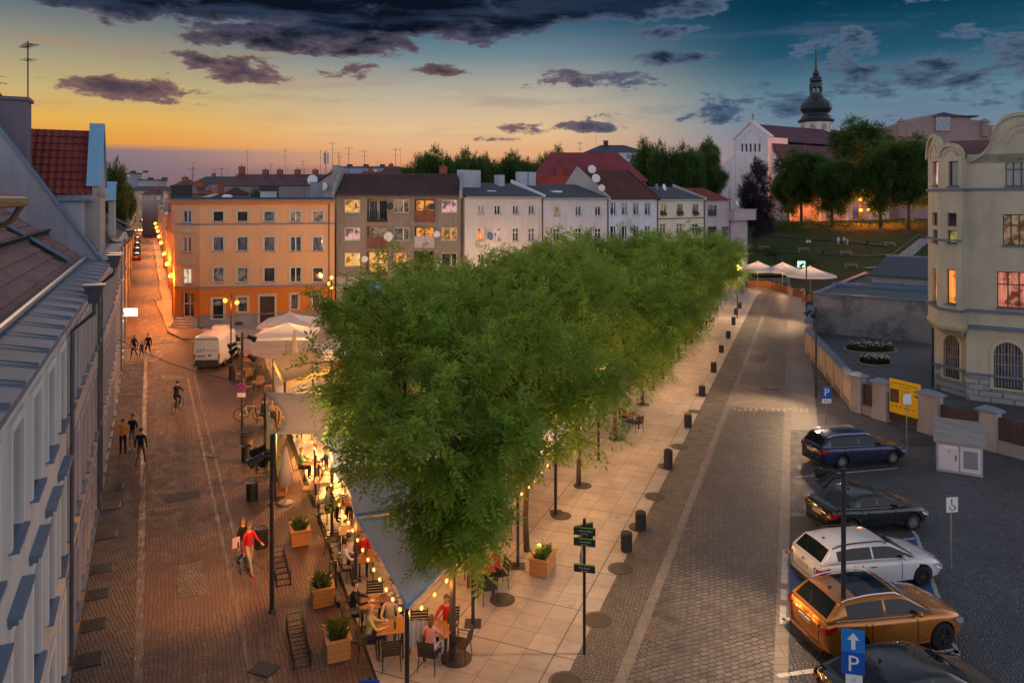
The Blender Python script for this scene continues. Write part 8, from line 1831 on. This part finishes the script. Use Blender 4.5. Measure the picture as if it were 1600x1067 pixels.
for k, (px_, py_, s_) in enumerate(((1184, 450, 2.9), (1223, 452, 2.6), (1266, 461, 3.0))):
    q = G(px_, py_); parasol(q.x, q.y, 2.7, ['left', 'middle', 'right'][k]+' white octagonal terrace parasol below the park', s_, grp='white octagonal parasols at the street end', square=False, valance=.3, rise=1.1, rz=.3*k)
    point('lamp_light', (q.x, q.y, 2.3), 330, (1, .50, .2), .2)
q = G(1252, 437); r0 = root('lit_sign', q+Vector((0, 0, 0)), 0, 'small glowing greenish screen beside the middle octagonal parasol', 'sign'); MB().box(-.6, .6, -.05, .05, 1.9, 2.9).build('panel', emit('screen_green', (.55, 1, .8), 1.3), r0); MB().tube([(0, .08, 0), (0, .08, 1.9)], .04, 6).build('pole', BLACK, r0)
TERW = woodmat('terrace_fence', (.30, .10, .035))
for k, (xa, ya, xb, yb) in enumerate(((1168, 447, 1203, 449), (1206, 450, 1232, 458), (1240, 462, 1254, 464), (1254, 470, 1270, 472))):
    a, b_ = G(xa, ya), G(xb, yb); d = b_-a; r0 = root('terrace_fence', a, math.atan2(d.y, d.x), 'brown wooden terrace planter fence at the street end, '+ORD[k]+' from the left', 'fence'); L = d.length; m = MB(); nb = max(3, int(L/.3)); [m.box(i*L/nb+.02, (i+1)*L/nb-.02, -.25, .25, 0.02, .85) for i in range(nb)]; m.build('boards', TERW, r0)
    m = MB(); [m.ball((random.uniform(.1, L-.1), random.uniform(-.2, .2), random.uniform(.85, 1.2)), random.uniform(.08, .16), 5, 4) for i in range(int(L*9))]; m.build('plants', LEAFD, r0)

# ------------------------------------------------------------------ string lights
def lights(c, lab, n, e, sag=.14):
    c = [Vector(q) for q in c]; r0 = root('string_lights', c[0], 0, lab, 'string lights', 'bulb strings hung along the awning edges'); bm_ = None; tot = sum((b_-a).length for a, b_ in zip(c, c[1:]))
    for a, b_ in zip(c, c[1:]):
        pts = [a.lerp(b_, t)+Vector((0, 0, -sag*4*t*(1-t)))-c[0] for t in np.linspace(0, 1, 12)]; MB().tube(pts, .008, 4).build('cable', BLACK, r0); k = max(2, round(n*(b_-a).length/tot)); e = e*1.0
        for i in range(k):
            t = (i+.5)/k; p = a.lerp(b_, t)+Vector((0, 0, -sag*4*t*(1-t)-.06))-c[0]
            if bm_ is None: bm_ = MB().ball((0, 0, 0), .045, 10, 7, 0, (1, 1, 1.25)).mesh('bulb', BULB, True)
            link('bulb', bm_, r0, loc=p)
            if i % 2 == 0: point('bulb_light', p+c[0]+Vector((0, 0, -.12)), e*.95, (1, .38, .07), .06)
o_ = Vector((-.16, -.05, -.18))
lights([Vector((*T0, zA))+Vector((-.12, .25, -.2)), Vector((*L1, zA))+o_], 'string of glowing bulbs on the left edge of the front grey awning', 9, 26)
lights([Vector((*L1, zA))+o_, Vector((*L2, zA))+o_, Vector((*L3, zA))+o_], 'string of glowing bulbs on the left edge of the second and third grey awnings', 15, 26)
lights([Vector((*T0, zA))+Vector((.15, .25, -.2)), Vector((*R1, zA-.1)), Vector((*R2, zA-.1))], 'string of glowing bulbs on the right edge of the front grey awning', 9, 24)
lights([Vector((*R2, zA-.1)), Vector((*R3, zA-.1)), Vector((*R4, zA-.1))], 'string of glowing bulbs on the right edge behind the nearest tree', 11, 24)
for (x, y, z_, e) in [(a_, b_, c_, d_*.6) for a_, b_, c_, d_ in ((-8.2, 34.6, 1.7, 3400), (-8.5, 32.0, 2.0, 200), (-12.5, 43.5, 1.7, 1100), (-12.4, 46, 1.7, 800), (-17, 56, 2.0, 550), (-14.6, 52.5, 2.0, 420), (-2.6, 27, 2.2, 150), (-2.4, 22.5, 2.1, 80), (-11, 50, 2.2, 200), (5.9, 36.5, 2.6, 160))]: point('terrace_fill', (x, y, z_), e, (1, .44, .12), .15)  # unseen point lights added on the terraces to brighten the sail and tents
q = G(845, 885); MB().ball((0, 0, .72), .07, 10, 7).build('planter_lamp', BULB, loc=q+Vector((-.05, 0, 0)), label='small glowing ball lamp in the planter right of the trees', cat='lamp', smooth=True); point('bulb_light', q+Vector((-.1, -.2, .85)), 18, (1, .6, .2), .08)

# ------------------------------------------------------------------ chairs and tables
CHM = plain('chair_black', (.03, .025, .022), .6, .1); CHW = woodmat('chair_wood', (.38, .18, .07)); TBM = woodmat('table_top', (.34, .16, .06))
def chair_proto(mat, name='chair', arms=True):
    r0 = root(name, (0, 0, 0), 0, 'x', 'chair'); MB().box(-.24, .24, -.23, .23, .43, .46).build('seat', mat, r0)
    m = MB(); [m.box(-.23, .23, -.27-.012*k, -.245-.012*k, .52+.075*k, .57+.075*k) for k in range(5)]; m.tube([(-.23, -.24, .44), (-.23, -.33, .92)], .014, 5); m.tube([(.23, -.24, .44), (.23, -.33, .92)], .014, 5); m.build('backrest', mat, r0)
    for x in (-.22, .22):
        for y in (-.21, .21): MB().tube([(x, y, .44), (x*1.12, y*1.2, 0)], .014, 5).build('leg', mat, r0)
        if arms: MB().tube([(x*1.08, -.27, .66), (x*1.12, .16, .66), (x*1.08, .19, .46)], .014, 5).build('armrest', mat, r0)
    return r0
cpA = chair_proto(CHM); cpB = chair_proto(CHW, arms=False)
def table_proto(mat):
    r0 = root('table', (0, 0, 0), 0, 'x', 'table'); MB().box(-.38, .38, -.38, .38, .72, .75).build('tabletop', mat, r0)
    for x in (-.32, .32):
        for y in (-.32, .32): MB().box(x-.02, x+.02, y-.02, y+.02, 0, .72).build('leg', CHM, r0)
    return r0
tpA = table_proto(TBM)
fresh = {cpA.name: 1, cpB.name: 1, tpA.name: 1}
def put(proto, loc, rz, lab, grp=None):
    if fresh.get(proto.name): fresh[proto.name] = 0; o = proto; o.location = loc; o.rotation_euler = (0, 0, rz); o['label'] = lab; 
    else: o = copy_tree(proto, loc, rz, lab)
    if grp: o['group'] = grp
    o.location.z += .012; return o
def glassware(tx, ty, lab, n=3, seed=0):
    r = random.Random(seed); m = MB()
    kinds = (('glass', CGL if False else plain('amber_drink', (.55, .25, .04), .15, 0, .1, 4, .6)), ('plate', WHITEP), ('bottle', plain('bottle_green', (.03, .08, .03), .15)))
    for k in range(n):
        nm, mt = kinds[(k+seed) % 3]; x, y = tx+r.uniform(-.26, .26), ty+r.uniform(-.26, .26); prof = {'glass': [(.03, 0), (.035, .14)], 'plate': [(.06, 0), (.11, .02)], 'bottle': [(.035, 0), (.035, .16), (.012, .2), (.012, .26)]}[nm]
        MB().lathe(prof, 10).build(nm, mt, loc=(x, y, .762), label=['amber filled', 'white china', 'green glass'][(k+seed) % 3]+' '+nm+' on '+lab, cat=nm)
people_cfg = [('white', 'beige', 'dark', 'pale shirt'), ('black', 'grey', 'dark', 'black shirt'), ('yellow', 'navy', 'blond', 'yellowish shirt'), ('red', 'black', 'brown', 'red top'), ('grey', 'black', 'dark', 'grey top'), ('pink', 'white', 'brown', 'pink top'), ('beige', 'denim', 'grey', 'beige top'), ('navy', 'grey', 'dark', 'navy top'), ('green', 'black', 'brown', 'green top'), ('orange', 'black', 'dark', 'orange top')]
def tset(x, y, rz, lab, who=(), seed=0, mat='A', gl=True, chairs=(0, 1)):
    """table with chairs around; chair k: direction of the chair from the table = rz + k*90deg; who: {k: config index}"""
    who = dict(who); put(tpA, (x, y, 0), rz, 'wooden table '+lab, 'terrace tables'); 
    pos_ = ['first seat', 'second seat', 'third seat', 'fourth seat']
    for k in chairs:
        a = rz+k*PI/2; cx_, cy_ = x+.62*math.cos(a), y+.62*math.sin(a); face = a+PI
        put(cpA if mat == 'A' else cpB, (cx_, cy_, 0), face-PI/2, ('black armchair' if mat == 'A' else 'wooden chair')+' '+side_word(a)+' side, table '+lab, 'terrace chairs')
        if k in who:
            t_, l_, h_, w_ = people_cfg[who[k]]; person((cx_-.03*math.cos(a), cy_-.03*math.sin(a), .012), face, 'person in a '+w_+' seated '+side_word(a)+' side, table '+lab, t_, l_, hair=h_, pose='sit', armR='table', armL='lap' if k % 2 else 'table', lean=.08, hairlen=.18 if h_ in ('blond', 'brown') and k % 2 else 0)
    if gl: glassware(x, y, 'the table '+lab, 2, seed)
def side_word(a):
    a = (a+PI/4) % (2*PI); return ['right', 'far', 'left', 'near'][int(a/(PI/2)) % 4]
tset(-3.35, 20.3, .2, 'nearest the awning tip', {1: 6, 2: 2}, 1, chairs=(1, 2, 3)); tset(-2.0, 20.2, -.3, 'just right of the awning tip', {1: 3, 3: 5}, 2, chairs=(0, 1, 3)); tset(-4.05, 21.55, .15, 'by the front left post', {2: 1, 0: 4}, 3, chairs=(0, 2, 1))
tset(-1.0, 23.5, .4, 'beside the right awning post', {0: 3, 1: 9}, 4, chairs=(0, 1, 3)); tset(-4.9, 24.2, .2, 'just behind the front left post', {2: 0, 1: 3}, 5, chairs=(1, 2)); tset(-5.75, 26.2, .1, 'before the second left post', {0: 5}, 6, chairs=(0, 2)); tset(-6.6, 28.6, .1, 'behind the second left post', {0: 9, 2: 4}, 7, chairs=(0, 2)); tset(-7.9, 30.9, .2, 'by the third left post', {}, 8, 'B', chairs=(0, 1, 2))
tset(-8.9, 33.0, 0, 'under the lower cream sail corner', {2: 8, 0: 7}, 9, 'B', chairs=(0, 2)); tset(-6.9, 33.6, .3, 'in the middle under the cream sail', {1: 1}, 10, 'B', chairs=(0, 1)); tset(-11.4, 38.6, .3, 'in front of the yellow tent', {2: 4, 0: 5}, 11, chairs=(0, 2, 1)); tset(-13.4, 41.3, .2, 'left of the yellow tent post', {2: 7, 3: 6}, 12, chairs=(2, 3)); tset(-10.2, 40.6, .6, 'right before the yellow tent', {0: 1, 2: 3}, 13, chairs=(0, 2))
tset(-16.4, 47.6, .2, 'left behind the yellow tent', {}, 14, 'B', chairs=(0, 1, 2)); tset(-18.3, 51.2, .4, 'leftmost before the front white parasol', {}, 15, 'B', chairs=(0, 1, 2, 3)); tset(-16.4, 52.6, .1, 'middle before the front white parasol', {1: 9}, 16, 'B', chairs=(0, 1, 2)); tset(-14.1, 54.5, .1, 'right of the front white parasol pole', {0: 1, 2: 8}, 17, chairs=(0, 2)); tset(-20.0, 55.6, .3, 'under the left side of the front white parasol', {}, 18, 'B', chairs=(1, 3)); tset(-12.6, 51.3, .5, 'between the tent and the leftmost leaves', {0: 3}, 19, 'B', chairs=(0, 1, 2)); tset(-8.4, 50.0, .2, 'behind the white parasol by the leaves', {1: 4}, 20, 'B', chairs=(0, 1, 2)); tset(-9.6, 45.2, .2, 'right of the yellow tent back post', {}, 21, 'B', chairs=(0, 2))
tset(-.9, 27.4, .2, 'deep under the second awning', {0: 3, 2: 6}, 22, chairs=(0, 2)); tset(-3.3, 26.0, .1, 'in the middle of the second awning', {0: 2}, 23, chairs=(0, 2)); tset(14.5, 63.5, .2, 'at the far plaza edge', {2: 6}, 24, chairs=(0, 2)); tset(19.0, 72.5, .2, 'farthest at the plaza edge', {0: 4}, 25, chairs=(0, 2)); tset(6.5, 40.3, .4, 'between the tree trunks of the right row', {}, 26, chairs=(1, 3)); tset(10.5, 53, .4, 'under the far right row crowns', {0: 1}, 27, chairs=(0, 2))
for k, (px_, py_, rz) in enumerate(((531, 888, 2.4), (545, 903, .8), (511, 815, 2.6), (545, 803, -.4))): put(cpA, G(px_, py_), rz, ['empty black armchair turned to the left, at the edge of the slabs', 'black armchair behind the turned one, by the front left post', 'empty black armchair at the slab edge near the second post', 'black armchair with a pink blanket near the second post'][k], 'terrace chairs')
person(G(546, 900)+Vector((0, .04, .012)), .8+PI/2, 'seated person in a pale jacket by the front left post', 'white', 'beige', 'wshoe', 'dark', pose='sit', armR='table', lean=.1)
# chair with coats
q = G(655, 1012); o = put(cpA, q, PI+.1, 'black chair draped with a blue-grey striped coat at the awning tip', 'terrace chairs')
m = MB(); n = 10
for i in range(n):
    x0, x1 = -.32+.064*i, -.32+.064*(i+1); f0, f1 = .03*math.sin(i*1.9), .03*math.sin((i+1)*1.9)
    for j in range(6): z0, z1 = .96-.11*j, .96-.11*(j+1); g0, g1 = .012*j, .012*(j+1); m.quad((x0*(1+g0), f0-g0*2, z0), (x1*(1+g0), f1-g0*2, z0), (x1*(1+g1), f1-g1*2, z1), (x0*(1+g1), f0-g1*2, z1), (i) % 2)
m.build('coat', [cl('denim_pale', (.24, .33, .45)), cl('coat_grey', (.36, .40, .46))], loc=q+Vector((0, -.34+.0, .01)), smooth=True, label='blue-grey striped coat hanging over the back of the chair at the awning tip', cat='coat')
# plants in pots near the tents
for k, (px_, py_) in enumerate(((397, 592), (408, 600), (428, 745))):
    blob_bush('potted_shrub', G(px_, py_), .38, .38, 1.3, 260, LEAFD, ['dark green shrub in a pot left of the yellow tent', 'second dark shrub nearer the yellow tent', 'small shrub by the planter under the cream sail'][k], 'plant', .2, seed=40+k)
# ------------------------------------------------------------------ park benches, bins and people
for k, (px_, py_) in enumerate(((1195, 391), (1256, 394), (1322, 399), (1391, 385), (1330, 419))):
    q = onhill(px_, py_); r0 = root('park_bench', q, .05, ['leftmost bench on the slope, near the lilac house', 'bench behind the middle parasol', 'bench below the standing group', 'rightmost bench on the slope', 'lowest bench, just above the low grey building'][k], 'bench', 'park benches on the slope'); BW = woodmat('bench_wood', (.20, .15, .10))
    m = MB(); [m.box(-1.2, 1.2, -.25+.17*i, -.12+.17*i, .42, .46) for i in range(3)]; m.build('seat', BW, r0); m = MB(); [m.box(-1.2, 1.2, .26, .29, .55+.16*i, .67+.16*i) for i in range(2)]; m.build('backrest', BW, r0)
    for x in (-1, 1): MB().box(x-.05, x+.05, -.22, .26, -.2, .42).box(x-.05, x+.05, .29, .33, 0, .85).build('leg', CONC, r0)
for k, (px_, py_) in enumerate(((1213, 410), (1287, 399), (1356, 384))):
    copy_tree(bp_, onhill(px_, py_), 0, 'dark park bin on the slope, '+['left', 'middle', 'right'][k]+' of three', 'park bins').scale = (1.5, 1.5, 1.6)
person(onhill(1310, 383), toward, 'person in white standing alone on the slope, left of the group', 'white', 'white', h=1.8); person(onhill(1319, 383), toward+.4, 'person in white at the left of the group on the slope', 'white', 'grey', h=1.8); person(onhill(1324, 384), away, 'shorter person in pale clothes at the right of the group', 'beige', 'white', h=1.55)
person(onhill(1261, 381), toward, 'person in white sitting on the grass slope', 'white', 'white', pose='sit', seat=.05, h=1.8); person(onhill(1265, 381), toward, 'second person in white sitting on the grass slope', 'white', 'grey', pose='sit', seat=.05, h=1.8)
# stairs with railing up the slope
a, b_ = onhill(1395, 414), onhill(1446, 374); d = b_-a; r0 = root('stairs', a, math.atan2(d.y, d.x), 'stone stairs with a thin railing climbing the slope at its right edge', 'stairs'); L = Vector((d.x, d.y)).length
m = MB(); ns = 30
for i in range(ns): x = L*i/ns; zz = d.z*(i+1)/ns; m.box(x, x+L/ns, -1.0, 1.0, zz-.5, zz+.12)
m.build('steps', CONC, r0); m = MB(); m.tube([(0, -1.05, 1.1), (L, -1.05, d.z+1.2)], .04, 5); m.tube([(0, 1.05, 1.1), (L, 1.05, d.z+1.2)], .04, 5); [m.tube([(L*i/10, s_*1.05, d.z*i/10-.1), (L*i/10, s_*1.05, d.z*i/10+1.12)], .03, 4) for i in range(11) for s_ in (-1, 1)]; m.build('railing', DARKM, r0)
for o in bpy.data.objects:
    pass
